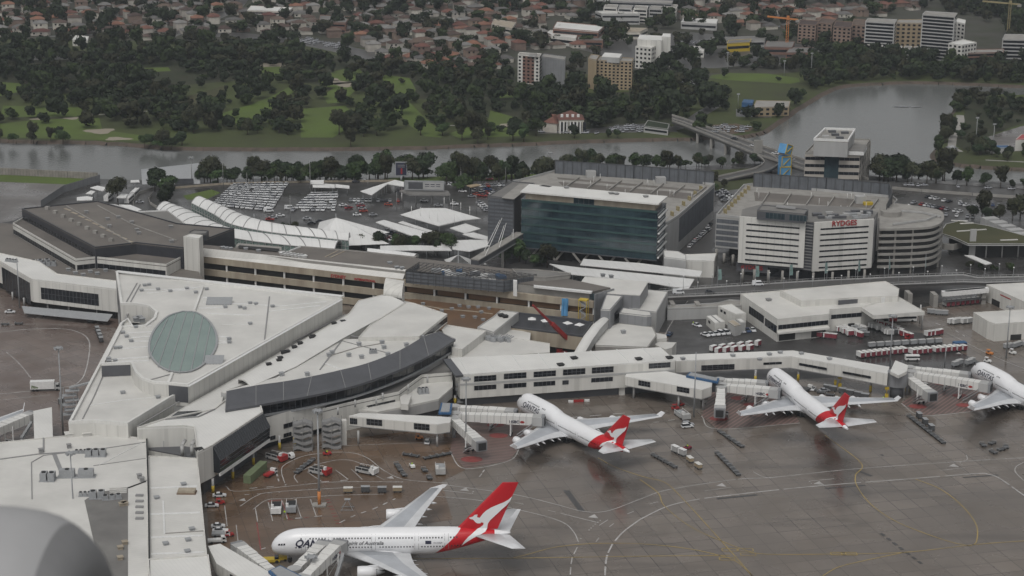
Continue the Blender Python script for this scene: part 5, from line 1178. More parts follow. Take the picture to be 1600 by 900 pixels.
m=MB();ribbon(m,[(1040,460),(1160,453),(1262,447),(1400,439.5),(1500,436)],.3,7.02,(3,5));m.f and None
# river bridge
t=thing('river_bridge','low concrete road bridge crossing the river from the golf side','bridge',b0(1180,235))
Uw=[G(x,y,6)for x,y in[(1050,181),(1067,186),(1120,205),(1190,229),(1257,251),(1357,281)]];Lw=[G(x,y,6)for x,y in[(1050,190),(1067,196),(1110,213),(1178,241),(1257,266),(1350,294)]]
R=[[a,b,b-Vector((0,0,1.4)),a-Vector((0,0,1.4))]for a,b in zip(Uw,Lw)];m=MB();m.rings(R,0,False);m.build('deck','road',t,True)
for E in(Uw,Lw):
 m=MB();[m.bar(a+Vector((0,0,.55)),b+Vector((0,0,.55)),.4,1.2)for a,b in zip(E,E[1:])];m.build('parapet','conc',t,True)
m=MB();[m.bar(a.lerp(c,.5)+Vector((0,0,.3)),b.lerp(d,.5)+Vector((0,0,.3)),.5,.7)for a,b,c,d in zip(Uw,Uw[1:],Lw,Lw[1:])];m.build('median','conc',t,True)
for s in range(1,5):
 a,b=Uw[1].lerp(Uw[3],s/5),Lw[1].lerp(Lw[3],s/5);m=MB();m.prism([a,b,b+Vector((1.5,0,0)),a+Vector((1.5,0,0))],-3,4.6);m.build('bridge_pier','conc',t,True)
t=thing('off_ramp','curving off ramp leaving the river bridge beside the cube tower','ramp',b0(1190,262));m=MB()
rp=smooth([G(1180,236,6),G(1200,247,5.6),G(1205,256,4.8),G(1190,265,3.6),G(1160,272,2.2),G(1120,281,.6)],5);R=[];R1=[];R2=[]
for i,p in enumerate(rp):
 d=rp[min(i+1,len(rp)-1)]-rp[max(i-1,0)];d.z=0;d.normalize();s=Vector((-d.y,d.x,0))*4.2;R.append([p+s,p-s,p-s-Vector((0,0,1)),p+s-Vector((0,0,1))]);R1.append(p+s);R2.append(p-s)
m.rings(R,0,False);m.build('deck','road',t,True)
for E in(R1,R2):m=MB();[m.bar(a+Vector((0,0,.45)),b+Vector((0,0,.45)),.35,.9)for a,b in zip(E,E[1:])];m.build('parapet','conc',t,True)
MB().tube(rp[8]-Vector((0,0,1)),(rp[8].x,rp[8].y,0),.8,n=8).build('column','conc',t,True)
c=G(1184,240,6);MB().obox(c,5,1.2,6.2,14,.2).build('sign_board','conc',t,True)
# brown roofed bus station and fin sign on the right
t=thing('transit_hall','brown green roofed open hall beside the fin shaped sign','shed',b0(1540,400))
P=level(t,[(1478,350),(1500,345),(1545,353),(1640,379),(1600,381),(1512,381),(1490,371),(1468,364)],8,7,'lgwall','rough',.2);pillars(t,[(1483,386),(1497,392),(1515,402),(1540,403),(1565,403),(1590,402),(1470,380)],0,7,.35,False);MB().prism(offs(P,5),0,7).build('back_wall','dark',t,True)
for q in([(1495,362),(1541,359)],[(1486,345),(1512,346)],[(1500,350),(1521,349)],[(1563,376),(1590,375)]):duct(t,q,8,.8,.4,'wroof2')
t=thing('transit_wall','low curved white wall left of the brown roofed hall','wall',b0(1490,398));m=MB();m.rings([[G(x,y,2.5)+Vector((0,0,dz))+Vector((0,dy,0))for dz,dy in((0,0),(3,0),(3,.5),(0,.5))]for x,y in((1460,386),(1475,390),(1490,391),(1504,387))],0,False);m.build('wall_panel','conc',t,True)
t=thing('fin_sign','tall grey blade rising from a slanted white canopy','sign',b0(1520,410));c=G(1518,402);MB().obox(c,3,.8,0,14,.1).build('blade','lgwall',t,True)
MB().prism([G(x,y,4)for x,y in[(1507,398.5),(1520,399),(1550,411),(1540,413)]],3.6,4).build('canopy','wroof3',t,True)
t=thing('flat_sign_roof','white flat topped advertising trailer near the round car park','hut',b0(1436,340));a,b=G(1418,321,4),G(1452,337,4);MB().prism([a,b,b+Vector((1,4,0)),a+Vector((1,4,0))],.6,4).build('trailer_body','white',t,True)
for k in range(5):
 x,y=1546+k*13,352+k*6;c=G(x,y);m=MB();m.obox(c,8,5,0,4,.3)
 o=m.build('saw_tooth_roof','lgwall');tag(o,'pale saw tooth roof bay behind the brown roofed hall, number %s from the left'%['one','two','three','four','five'][k],'roof bay','saw tooth roof bays')
# ================================================================ AIRLINERS
def interp(T,x):
 if x<=T[0][0]:return T[0][1:]
 for a,b in zip(T,T[1:]):
  if x<=b[0]:
   s=(x-a[0])/(b[0]-a[0]);return tuple(p+(q-p)*s for p,q in zip(a[1:],b[1:]))
 return T[-1][1:]
def surf(T,x,z):
 hw,zt,zb=interp(T,x);zc=(zt+zb)/2;h=(zt-zb)/2
 s=1-((z-zc)/h)**2
 return hw*sqrt(s)if s>0 else-1
def smooth_sections(T,n=5):
 P=[Vector((t[0],t[1],t[2]))for t in T];Q=[Vector((t[0],t[3],0))for t in T];out=[]
 a,b=smooth(P,n),smooth(Q,n)
 return[(p.x,max(.05,p.y),p.z,q.y)for p,q in zip(a,b)]
def redtail_mat(name,x0,z0,x1,z1):
 """white hull, red aft of the slanting line (x0,z0)-(x1,z1) in the aircraft's own coordinates"""
 m=bpy.data.materials.new(name);m.use_nodes=True;n=m.node_tree;b=n.nodes['Principled BSDF'];L=n.links.new
 tc=n.nodes.new('ShaderNodeTexCoord');sp=n.nodes.new('ShaderNodeSeparateXYZ');L(tc.outputs['Object'],sp.inputs[0])
 k=(x1-x0)/(z1-z0)
 f=n.nodes.new('ShaderNodeMath');f.operation='MULTIPLY_ADD';f.inputs[1].default_value=-k;L(sp.outputs[2],f.inputs[0]);L(sp.outputs[0],f.inputs[2])
 g=n.nodes.new('ShaderNodeMath');g.operation='GREATER_THAN';g.inputs[1].default_value=x0-k*z0;L(f.outputs[0],g.inputs[0])
 h=n.nodes.new('ShaderNodeMath');h.operation='LESS_THAN';h.inputs[1].default_value=x1+3.2 if x1>0 else 999;L(sp.outputs[0],h.inputs[0])
 cut=n.nodes.new('ShaderNodeMath');cut.operation='MULTIPLY';L(g.outputs[0],cut.inputs[0]);
 t=n.nodes.new('ShaderNodeMath');t.operation='LESS_THAN';t.inputs[1].default_value=x1-0+4.5;L(sp.outputs[0],t.inputs[0]);cut.inputs[1].default_value=1
 e2=n.nodes.new('ShaderNodeMath');e2.operation='MULTIPLY_ADD';e2.inputs[1].default_value=.45;L(sp.outputs[2],e2.inputs[0]);L(sp.outputs[0],e2.inputs[2])
 c2=n.nodes.new('ShaderNodeMath');c2.operation='LESS_THAN';c2.inputs[1].default_value=TAILCUT[name];L(sp.outputs[0],c2.inputs[0]);L(c2.outputs[0],cut.inputs[1])
 mx=n.nodes.new('ShaderNodeMix');mx.data_type='RGBA';mx.inputs[6].default_value=(.76,.765,.78,1);mx.inputs[7].default_value=(.50,.008,.016,1);L(cut.outputs[0],mx.inputs[0])
 nz=n.nodes.new('ShaderNodeTexNoise');nz.inputs['Scale'].default_value=.3;nz.inputs['Detail'].default_value=6;L(tc.outputs['Object'],nz.inputs['Vector'])
 mr=n.nodes.new('ShaderNodeMapRange');mr.inputs[3].default_value=.93;mr.inputs[4].default_value=1.03;L(nz.outputs[0],mr.inputs[0])
 hv=n.nodes.new('ShaderNodeHueSaturation');L(mr.outputs[0],hv.inputs['Value']);L(mx.outputs[2],hv.inputs['Color']);L(hv.outputs[0],b.inputs['Base Color']);b.inputs['Roughness'].default_value=.27
 M[name]=m
TAILCUT={'hull_a':67.5,'hull_b':66.2}
def subdiv_wrap(me,T,fint,side,off=.05,step=.45):
 """cut a flat (x,z) mesh into strips and lay it on the hull or fin"""
 bm=bmesh.new();bm.from_mesh(me)
 xs=[v.co.x for v in bm.verts];zs=[v.co.z for v in bm.verts]
 for lo,hi,ax in((min(xs),max(xs),0),(min(zs),max(zs),2)):
  k=lo+step
  while k<hi:
   co=Vector((0,0,0));co[ax]=k;no=Vector((0,0,0));no[ax]=1
   bmesh.ops.bisect_plane(bm,geom=bm.verts[:]+bm.edges[:]+bm.faces[:],plane_co=co,plane_no=no);k+=step
 bmesh.ops.delete(bm,geom=[v for v in bm.verts if not(min(xs)-.01<=v.co.x<=max(xs)+.01 and min(zs)-.01<=v.co.z<=max(zs)+.01)],context='VERTS')
 for v in bm.verts:v.co.y=side*(max(surf(T,v.co.x,v.co.z),fint)+off)
 bm.to_mesh(me);bm.free()
def hull_text(root,T,s,size,x,z,mt,side,bold=0.,shear=0.,nm='lettering',space=1.,wx=1.):
 """text on the left (side=-1 faces the viewer of an aircraft pointing left) hull side"""
 me=text_mesh(s,size,0,bold,shear,space=space)
 for v in me.vertices:
  v.co=Vector((x+v.co.x*wx if side*SIDE>0 else x-v.co.x,0,z+v.co.y))
 subdiv_wrap(me,T,0,side);me.materials.clear();me.materials.append(M[mt]);o=bpy.data.objects.new(nm,me);COL.objects.link(o);o.parent=root;return o
SIDE=1
def wing_mesh(st,side,m_top=('wing','wingl','wing')):
 """st: (y, x leading edge, chord, z, thickness)"""
 R=[]
 for y,x,c,z,t in st:
  R.append([Vector((x+c*u,side*y,z+t*w_))for u,w_ in((0,0),(.06,.34),(.2,.5),(.45,.55),(.72,.34),(1,.03),(1,-.03),(.6,-.28),(.3,-.42),(.06,-.28))])
 m=MB();n=10
 for r in R:m.v+=[tuple(p)for p in r]
 for k in range(len(R)-1):
  for j in range(n):
   a=k*n+j;b=k*n+(j+1)%n;m.f.append((a,b,b+n,a+n));m.m.append(1 if j in(2,3)else 0);m.sm.append(j not in(4,5,9))
 m.f.append(tuple(range(n)));m.m.append(0);m.sm.append(False);e=(len(R)-1)*n;m.f.append(tuple(range(e,e+n)));m.m.append(0);m.sm.append(False)
 return m
def airliner(name,label,loc,rz,P,hull,text=True):
 t=thing(name,label,'airliner',loc,rz,'red tailed airliners')
 T=smooth_sections(P['sec'])
 m=MB();N=32;R=[]
 for x,hw,zt,zb in T:
  zc=(zt+zb)/2;h=(zt-zb)/2;R.append([(x,hw*sin(2*pi*k/N),zc+h*cos(2*pi*k/N))for k in range(N)])
 m.rings(R,0,True);m.build('fuselage',hull,t)
 # belly fairing
 bf=P['belly'];R=[]
 for k in range(9):
  s=k/8;f=sin(pi*s)**.5 if 0<s<1 else .02;x=bf[0]+(bf[1]-bf[0])*s
  R.append([(x,bf[2]*f*cos(a),bf[3]+bf[4]*f*sin(a))for a in[pi*2*j/16 for j in range(16)]])
 m=MB();m.rings(R,0,True);m.build('belly_fairing','acwhite',t)
 for s in(-1,1):
  wg=wing_mesh(P['wing'],s).build('wing',['wing','wingl'],t)
  y,x,c,z,th_=P['wing'][-1]
  if P['tip']=='winglet':
   m=MB();a=[(x+1.2,s*y,z),(x+c,s*y,z),(x+c+1.5,s*(y+.55),z+1.9),(x+3.3,s*(y+.55),z+1.9)];m.rings([a,[(p[0],p[1]+s*.14,p[2])for p in a]],0,False);m.build('winglet','acwhite',wg)
  else:
   m=MB();a=[(x-.2,s*y,z),(x+c+.4,s*y,z),(x+c+1.6,s*(y+.1),z+1.2),(x+c,s*(y+.1),z+1.3)];m.rings([a,[(p[0],p[1]+.1,p[2])for p in a]],0,False)
   m.build('wing_fence','acwhite',wg)
  for ff in P['flap']:
   g=interp([(w_[0],)+tuple(w_[1:])for w_ in P['wing']],ff);x0=g[0]+g[1]*.62;m=MB();m.lathe([(0,.05),(1.2,.38),(3,.42),(g[1]*.38+1.5,.05)],(x0,s*ff,g[2]-.45),(1,0,-.04),8);m.build('flap_fairing','wing',wg)
  for ey,ex,ez,er,el in P['eng']:
   m=MB();m.lathe([(0.02,er*.80),(0,er*.88),(.15,er*.95),(el*.25,er),(el*.62,er*.97),(el,er*.72),(el,er*.62),(el*.9,er*.6)],(ex,s*ey,ez),(1,0,0),24,cap=False);e_=m.build('engine','acwhite',t)
   m=MB();m.lathe([(.06,er*.82),(.9,er*.78),(.92,er*.05)],(ex,s*ey,ez),(1,0,0),20);m.build('fan','dark',e_)
   m=MB();m.lathe([(el*.85,er*.6),(el*1.1,er*.5),(el*1.45,er*.12)],(ex,s*ey,ez),(1,0,0),16);m.build('exhaust_cone','steel',e_)
   g=interp([(w_[0],)+tuple(w_[1:])for w_ in P['wing']],ey);m=MB();a=[(ex+el*.25,s*ey-.22,ez+er*.9),(ex+el*1.3,s*ey-.22,ez+er*.4),(g[0]+g[1]*.5,s*ey-.22,g[2]),(g[0]+.3,s*ey-.22,g[2]+.2),(ex+el*.7,s*ey-.22,ez+er*1.15)]
   m.rings([a,[(p[0],p[1]+.44,p[2])for p in a]],0,False);m.build('engine_pylon','acwhite',e_)
  tp=wing_mesh(P['tail'],s).build('tailplane',['wing','wing'],t)
 f=P['fin'];m=MB();R=[]
 for z,x,c,th_ in f:R.append([(x+c*u,th_*w_,z)for u,w_ in((0,0),(.08,.6),(.3,1),(.65,.7),(1,.05),(1,-.05),(.65,-.7),(.3,-1),(.08,-.6))])
 m.rings(R,0,False);fin=m.build('tail_fin','red',t)
 for s in(-1,1):
  m=MB();m.face([(x,0,z)for x,z in P['roo']]);me_o=m.build('tail_emblem','acwhite',fin);me=me_o.data
  bm=bmesh.new();bm.from_mesh(me);bmesh.ops.triangulate(bm,faces=bm.faces);bm.to_mesh(me);bm.free()
  subdiv_wrap(me,T,f[0][3]*.8,s,.09,.6)
 # windows
 for s in(-1,1):
  for x0,x1,z,gap in P['rows']:
   m=MB();x=x0
   while x<x1:
    if not any(a<x<a+1.9 for a in P['doors']):
     y0,y1=surf(T,x,z-.2),surf(T,x,z+.2)
     m.face([(x,s*(y0+.03),z-.22),(x+.38,s*(y0+.03),z-.22),(x+.38,s*(y1+.03),z+.22),(x,s*(y1+.03),z+.22)])
    x+=gap
   o=m.build('window_row','dglass',t);o['kind']='stuff'
  for dx in P['doors']:
   for z in P['dz']:
    m=MB()
    for a,b,c,d in((0,.1,-1,1),(1.15,1.25,-1,1)):
     m.face([(dx+.3+q,s*(surf(T,dx,z+w_)+.03),z+w_)for q,w_ in((a,c),(b,c),(b,0),(b,d),(a,d),(a,0))])
    o=m.build('cabin_door','frame',t)
  for k in range(3):
   x=P['cock'][0]+k*.78;z=P['cock'][1]+k*P['cock'][3];h=P['cock'][2]
   q=[]
   for dx,dz in((0,0),(.66,.10),(.66,h+.10),(.18,h)):
    yy=surf(T,x+dx,z+dz);q.append((x+dx-.02,s*(max(yy,.1)+.04),z+dz))
   m=MB();m.face(q);m.build('cockpit_window','dglass',t)
 for gx,gy,n_ in P['gear']:
  m=MB();m.tube((gx,gy,.6),(gx,gy,3.4),.22,n=8);g=m.build('landing_gear','steel',t)
  for k in range(n_):
   for s in(-1,1):m=MB();m.tube((gx+k*1.6-.8*(n_-1),gy+s*.3,.62),(gx+k*1.6-.8*(n_-1),gy+s*.75,.62),.62,n=14);m.build('wheel','black',g)
 return t,T
def placement(nose,tail,zn,zt):
 a,b=G(*nose,zn),G(*tail,zt);return Vector((a.x,a.y,0)),atan2(b.y-a.y,b.x-a.x)
nA,rA=placement((424,853),(798,832),5.2,8.9)
hdA=Vector((cos(rA),sin(rA)))
def loc_A(px,py):
 u,z=onwall((nA.x,nA.y),(nA.x+hdA.x,nA.y+hdA.y),px,py);return u,z
roo_px=[(530,432),(556,424),(565,414),(585,411),(581,428),(598,432),(618,405),(640,385),(672,366),(710,350),(750,334),(778,318),(800,298),(786,330),(762,357),(735,380),(712,402),(690,422),(662,448),(648,470),(644,500),(632,512),(600,524),(560,540),(520,562),(484,590),(498,562),(525,534),(562,510),(600,492),(620,477),(622,463),(606,460),(603,467),(585,467),(574,462),(556,443),(540,440)]
roo=[loc_A(600+x/4,700+y/4)for x,y in roo_px]
finpts=[loc_A(x,y)for x,y in((719,820),(771,838),(786,753),(810,752))]
A380=dict(
 sec=[(0,.1,5.3,4.9),(.35,1.1,6.4,3.75),(1.2,1.95,7.6,3.05),(2.6,2.65,8.9,2.6),(4.8,3.2,10.0,2.35),(7.8,3.5,10.65,2.3),(12,3.57,10.8,2.3),(30,3.57,10.85,2.3),(46,3.57,10.85,2.35),(52,3.42,10.85,3.1),(58,2.9,10.7,4.6),(64,2.1,10.3,6.4),(69,1.15,9.7,7.8),(72.3,.4,9.2,8.6)],
 belly=(19,44,3.95,3.6,2.0),wing=[(2.5,21.5,20.5,3.4,2.3),(8,26.5,16.0,4.1,1.7),(14.5,31.8,11.6,5.0,1.1),(26,39.6,7.6,6.5,.65),(38.5,48.0,4.1,8.1,.32)],tip='fence',flap=(7.5,12,17,21.5,26,30),
 eng=[(14.9,26.4,3.0,1.85,5.6),(25.7,34.2,4.4,1.85,5.6)],tail=[(1,60.5,11.5,8.6,1.1),(15.2,72.0,4.2,10.2,.3)],
 fin=None,roo=roo,rows=[(9,56,8.75,.9),(7.5,57,6.05,.9)],doors=(9,17,30,43,52),dz=(6.1,8.8),cock=(2.2,6.35,.55,.12),gear=[(5.5,0,1),(34,-5.5,2),(34,5.5,2),(38,-2.2,3),(38,2.2,3)])
(rl,rlz),(rt,rtz),(tl,tlz),(tt,ttz)=finpts
A380['fin']=[(10.2,55.8,12.6,.55),(25.2,69.8,4.8,.22)]
0 and print('fin',finpts,'roo',roo[0],roo[12],roo[25])
TAILCUT['hull_a']=rt+.3
b0_=loc_A(682,864);b1_=loc_A(719,819)
redtail_mat('hull_a',b0_[0],3.6,b1_[0],10.6)
SIDE=-1
sideA=-1 if nA.y>0 and-hdA.x<0 else 1
tA,TA=airliner('airliner','double deck four engine airliner with red tail, largest and nearest in view',tuple(nA),rA,A380,'hull_a')
# local +y points away from the viewer when the nose points left: near side is local -y
def side_text(root,T,s,size,x,z,mt,**k):
 global SIDE;SIDE=-1;return hull_text(root,T,s,size,x,z,mt,-1,**k)
u0,z0_=loc_A(461,851)
side_text(tA,TA,'QANTAS',2.9,7.2,6.45,'navy',bold=.1,shear=.35,space=1.0,wx=1.03)
side_text(tA,TA,'Spirit of Australia',1.6,22.6,6.8,'slate',bold=.03,shear=.3)
m=MB();m.face([(x,0,z)for x,z in((46.5,6.9),(48.3,6.9),(48.3,7.9),(46.5,7.9))]);o=m.build('flag_decal','navy',tA);subdiv_wrap(o.data,TA,0,-1)
side_text(tA,TA,'VH-OQA',.7,48.9,7.0,'navy')
# ---- four engine single hump airliners
B747=dict(
 sec=[(0,.1,5.0,4.75),(.6,1.0,5.95,3.7),(1.8,1.75,7.1,2.9),(3.4,2.35,8.6,2.35),(5.5,2.85,9.7,2.05),(8.5,3.15,10.1,1.95),(20,3.25,10.1,1.95),(25,3.25,9.3,1.95),(28.5,3.25,8.7,1.95),(46,3.25,8.65,1.95),(52,3.0,8.65,2.8),(58,2.35,8.5,4.3),(64,1.35,8.1,5.9),(68.6,.35,7.5,6.9)],
 belly=(18,40,3.5,2.9,1.5),wing=[(2.5,19.0,17.0,3.0,1.7),(6,22.2,13.5,3.4,1.4),(12,27.2,10.0,4.2,.9),(22,34.8,6.9,5.6,.5),(31,41.6,4.2,7.0,.28)],tip='winglet',flap=(6.5,10,15,18.5),
 eng=[(11.7,22.3,2.4,1.35,4.6),(20.8,29.6,3.4,1.35,4.6)],tail=[(1,57.0,10.0,7.5,.9),(11.1,66.0,3.0,8.8,.25)],
 fin=[(8.2,53.0,11.6,.5),(19.4,64.6,4.2,.2)],roo=None,rows=[(6.5,57,5.6,.75),(8.2,21,8.5,.75)],doors=(8,17.5,28,41,53),dz=(5.6,),cock=(2.6,7.9,.5,.1),gear=[(7.5,0,1),(31,-5.5,2),(31,5.5,2),(34,-1.9,2),(34,1.9,2)])
f0,f1=A380['fin'],B747['fin']
def fmap(p):
 s=(p[1]-f0[0][0])/(f0[1][0]-f0[0][0]);x0=f0[0][1]+(f0[1][1]-f0[0][1])*s;c0=f0[0][2]+(f0[1][2]-f0[0][2])*s;u=(p[0]-x0)/c0
 x1=f1[0][1]+(f1[1][1]-f1[0][1])*s;c1=f1[0][2]+(f1[1][2]-f1[0][2])*s;return(x1+u*c1,f1[0][0]+(f1[1][0]-f1[0][0])*s)
B747['roo']=[fmap(p)for p in roo]
redtail_mat('hull_b',47.2,2.6,53.0,8.7)
n1,r1=placement((810,627),(989,709),5,7.2)
n2_,r2=placement((1201.6,586),(1328,673),5,7.2)
t1,T1=airliner('airliner','red tailed airliner parked at the stand below the three storey pier',tuple(n1),r1,B747,'hull_b')
t2,T2=airliner('airliner','airliner with blue lettering by its nose parked beneath the gallery bend',tuple(n2_),r2,B747,'hull_b')
n3,r3=G(1519,577,5),r2
w3=G(1511,647,8);tgt=atan2(w3.y-n3.y,w3.x-n3.x);lw_=atan2(-32,43.5);r3=tgt-lw_;0 and print('heads',math.degrees(r1),math.degrees(r2),math.degrees(r3))
t3,T3=airliner('airliner','airliner cut off by the right edge beside the grey drum bridges',(n3.x,n3.y,0),r3,B747,'hull_b')
side_text(t2,T2,'oneworld',2.9,6.5,6.2,'navy',bold=.05)
side_text(t1,T1,'QANTAS',2.6,7.5,6.1,'navy',bold=.05,shear=.35)
side_text(t3,T3,'QANTAS',2.6,7.5,6.1,'navy',bold=.05,shear=.35)
# wing tip of a further airliner at the left edge
wt=G(38,640,7)
t4,T4=airliner('airliner','airliner beyond the left edge showing only one winglet',(0,0,0),0,B747,'hull_b')
hd=radians(103);tipl=Matrix.Rotation(hd,4,'Z')@Vector((45,-31.5,0));t4.matrix_basis=Matrix.Translation(Vector((wt.x-tipl.x,wt.y-tipl.y,0)))@Matrix.Rotation(hd,4,'Z')
# ---- nacelle of the aircraft the photo was taken from
t=thing('engine_nacelle','smooth grey jet engine cowling close below the camera','jet engine',(-4,12,CAMZ-6.4))
prof=[(0.03,1.1),(0,1.19),(.02,1.29),(.07,1.39),(.14,1.47),(.22,1.535),(.31,1.585),(.42,1.62),(.6,1.645),(1.0,1.66),(2.6,1.67),(3.6,1.6),(4.4,1.45)]
fx=-2.82;o0=(fx,12,CAMZ-6.73)
M['nac']=mat('nacelle_grey_paint',(.36,.36,.365),.5,namt=.08,nscale=1.5);M['lip']=mat('bare_metal_lip',(.24,.24,.245),.6,metal=0.,namt=.2,nscale=1)
MB().lathe(prof[5:],o0,(-1,0,0),64,cap=False).build('cowling','nac',t,True)
MB().lathe(prof[:6],o0,(-1,0,0),64,cap=False).build('intake_lip','lip',t,True)
MB().lathe([(.02,1.12),(.8,1.0),(1.2,1.02),(1.21,.1)],o0,(-1,0,0),48,cap=False).build('intake_duct','dark',t,True)
MB().lathe([(4.4,1.45),(4.5,1.2),(5.6,.7),(6.4,.2)],o0,(-1,0,0),48).build('exhaust_cone','steel',t,True)
MB().prism([(fx-2.2,11.8),(fx-6,11.8),(fx-6,12.2),(fx-2.2,12.2)],CAMZ-5.0,CAMZ-4.9+.01).build('pylon','nac',t,True)
# ================================================================ JET BRIDGES
def jet_bridge(label,hub,cab,z0,z1,col=.72,text=True,stairs=True,secs=3,capx=1.0):
 """enclosed telescopic bridge; hub and cab are photo pixels of its roof centre line, z0/z1 roof heights"""
 a,b=G(*hub,z0),G(*cab,z1);t=thing('jet_bridge',label,'jet bridge',(a.x,a.y,0),0,'jet bridges');d=b-a;L=d.length;d.normalize();dh=Vector((d.x,d.y,0)).normalized()
 for k in range(secs):
  p=a+d*(L*k/secs);q=a+d*(L*(k+1)/secs+(.4 if k<secs-1 else 0));w_=2.9+.35*k;h=2.7+.25*k;off=Vector((0,0,-h/2+.12*k))
  m=MB();m.bar(p+off,q+off,w_,h);o=m.build('tunnel','wroof',t,True)
  m=MB();n=max(2,int((q-p).length/2.2))
  for i in range(n+1):c=p.lerp(q,i/n)+off;m.bar(c-dh*.1,c+dh*.1,w_+.05,h+.05)
  m.build('tunnel_rib','lgwall',o,True)
  if k==secs-1:last=(p,q,w_,h,off)
 MB().tube((a.x,a.y,z0-3.2),(a.x,a.y,z0+.15),2.1,n=16,sm=False).build('rotunda','lgwall',t,True);MB().tube((a.x,a.y,0),(a.x,a.y,z0-3.2),.6,n=10).build('rotunda_column','steel',t,True)
 c=b+dh*1.6;m=MB();m.obox((c.x,c.y),3.6,4.2,z1-3.1,z1+.15,atan2(d.y,d.x));m.build('cab','lgwall',t,True);c2=b+dh*3.6
 m=MB();m.obox((c2.x,c2.y),1.2,3.8,z1-3.3,z1+.2,atan2(d.y,d.x));m.build('cab_hood','gwall',t,True);m=MB();m.obox((c2.x+dh.x*.65,c2.y+dh.y*.65),.3,2.8,z1-2.9,z1-.3,atan2(d.y,d.x));m.build('cab_opening','dark',t,True)
 c=a+d*(L*col);s=Vector((-dh.y,dh.x,0));m=MB()
 for k in(-1,1):m.bar((c+s*1.9*k)-Vector((0,0,c.z-.5)),(c+s*1.9*k)-Vector((0,0,1.5)),.4,.4)
 m.bar(c+s*2.1+Vector((0,0,-c.z+1.0)),c-s*2.1+Vector((0,0,-c.z+1.0)),.5,.5);m.bar(c+s*2.1+Vector((0,0,-3.6)),c-s*2.1+Vector((0,0,-3.6)),.4,.4)
 m.bar(c+s*1.9+Vector((0,0,-c.z+1.0)),c-s*1.9+Vector((0,0,-3.6)),.16,.16)
 m.build('drive_column','white',t,True)
 for k in(-1,1):q=c+s*k*.9;MB().tube((q.x-s.x*.3,q.y-s.y*.3,.55),(q.x+s.x*.3,q.y+s.y*.3,.55),.55,n=12).build('wheel','black',t,True)
 if stairs:
  q=b+s*2.6*(1 if s.y<0 else-1);m=MB();m.bar((q.x,q.y,z1-3),(q.x-dh.x*5.5,q.y-dh.y*5.5,.4),1.1,.25);m.bar((q.x,q.y,z1-2),(q.x-dh.x*5.5,q.y-dh.y*5.5,1.4),1.1,.08);m.build('service_stair','steel',t,True)
 if text:
  p,q,w_,h,off=last;e=(q-p).normalized();side=s if s.y<0 else-s;X=e if e.x>0 else-e;o_=(p if e.x>0 else q)+side*(w_/2+.06)+Vector((0,0,-h*.72))+X*1.0
  lettering('lettering','HSBC',1.45,t,o_,X,'navy',bold=.04,depth=.02)
  hx=o_+X*4.7+Vector((0,0,.45));m=MB()
  for u,v in((-1,0),(1,0)):m.face([hx+X*(u*.9),hx+X*(u*.35)+Vector((0,0,.45)),hx,hx+X*(u*.35)-Vector((0,0,.45))])
  m.face([hx+X*-.3+Vector((0,0,.45)),hx+X*.3+Vector((0,0,.45)),hx]);m.face([hx+X*-.3-Vector((0,0,.45)),hx+X*.3-Vector((0,0,.45)),hx])
  m.build('red_emblem','sred',t,True)
 return t
jet_bridge('upper of two bridges reaching the nose door of the airliner by the three storey pier',(710,634),(790,640),7.6,7.6)
jet_bridge('lower of two bridges reaching the airliner by the three storey pier',(711,645),(833,650),7.6,7.8)
jet_bridge('parked bridge folded back towards the striped stand under the small blue hub',(709,652),(746,685),7.6,7.0,text=False)
jet_bridge('rear bridge docked at the nose of the airliner with blue lettering',(1125,592),(1183,596),7.6,7.6)
jet_bridge('front bridge docked behind the wing root of the airliner with blue lettering',(1128,600),(1203,607),7.6,7.8)
jet_bridge('parked bridge folded straight down from the flat blue hub',(1127,604),(1125,634),7.6,6.6,text=False)
jet_bridge('rear bridge from the grey drum to the nose of the right hand airliner',(1421,573),(1500,582),7.8,7.6)
jet_bridge('front bridge from the grey drum to the right hand airliner',(1424,580),(1532,597),7.8,7.8)
jet_bridge('parked bridge folded down beside the grey drum',(1419,586),(1450,609),7.8,7.0,text=False)
jet_bridge('left of two bridges meeting the double deck airliner',(460,888),(500,852),7.6,8.2,col=.85,stairs=False)
jet_bridge('right upper deck bridge meeting the double deck airliner',(476,899),(524,851),8.2,11.2,col=.9)
jet_bridge('parked bridge folded back towards the white cars from the slanting blue hub',(428,892),(378,854),7.6,7.4,text=False)
jet_bridge('bridge entering from the left edge towards the curved top walkway',(-60,690),(40,648),7.6,7.8,text=False)
# ================================================================ VEHICLES, POLES, PEOPLE
def car_parts(root,L=4.5,W=1.78,H=1.45,paint='white',kind='sedan'):
 body=[(-L/2,.35),(-L/2,.85),(-L/2+.9,.95),(L/2-1.3,.93),(L/2-.1,.72),(L/2,.35)]
 m=MB();m.rings([[(x,s*W/2,z)for x,z in body]for s in(-1,1)],0,False);b=m.build('body',paint,root)
 if kind=='sedan':cab=[(-L/2+.7,.92),(-L/2+1.3,H),(L/2-2.1,H),(L/2-1.25,.92)]
 elif kind=='suv':cab=[(-L/2+.1,.92),(-L/2+.35,H+.25),(L/2-1.9,H+.25),(L/2-1.2,.92)]
 m=MB();m.rings([[(x,s*(W/2-(.08 if z<1 else .22)),z)for x,z in cab]for s in(-1,1)],0,False);m.build('windows','dglass',root)
 m=MB();zt=cab[1][1];m.rings([[(cab[1][0]-.02,s*(W/2-.21),zt),(cab[2][0]+.02,s*(W/2-.21),zt),(cab[2][0]+.02,s*(W/2-.21),zt+.05),(cab[1][0]-.02,s*(W/2-.21),zt+.05)]for s in(-1,1)],0,False);m.build('roof',paint,root)
 for x in(-L/2+.85,L/2-.9):
  for s in(-1,1):MB().tube((x,s*(W/2-.2),.32),(x,s*(W/2+.02),.32),.32,n=10).build('wheel','black',root)
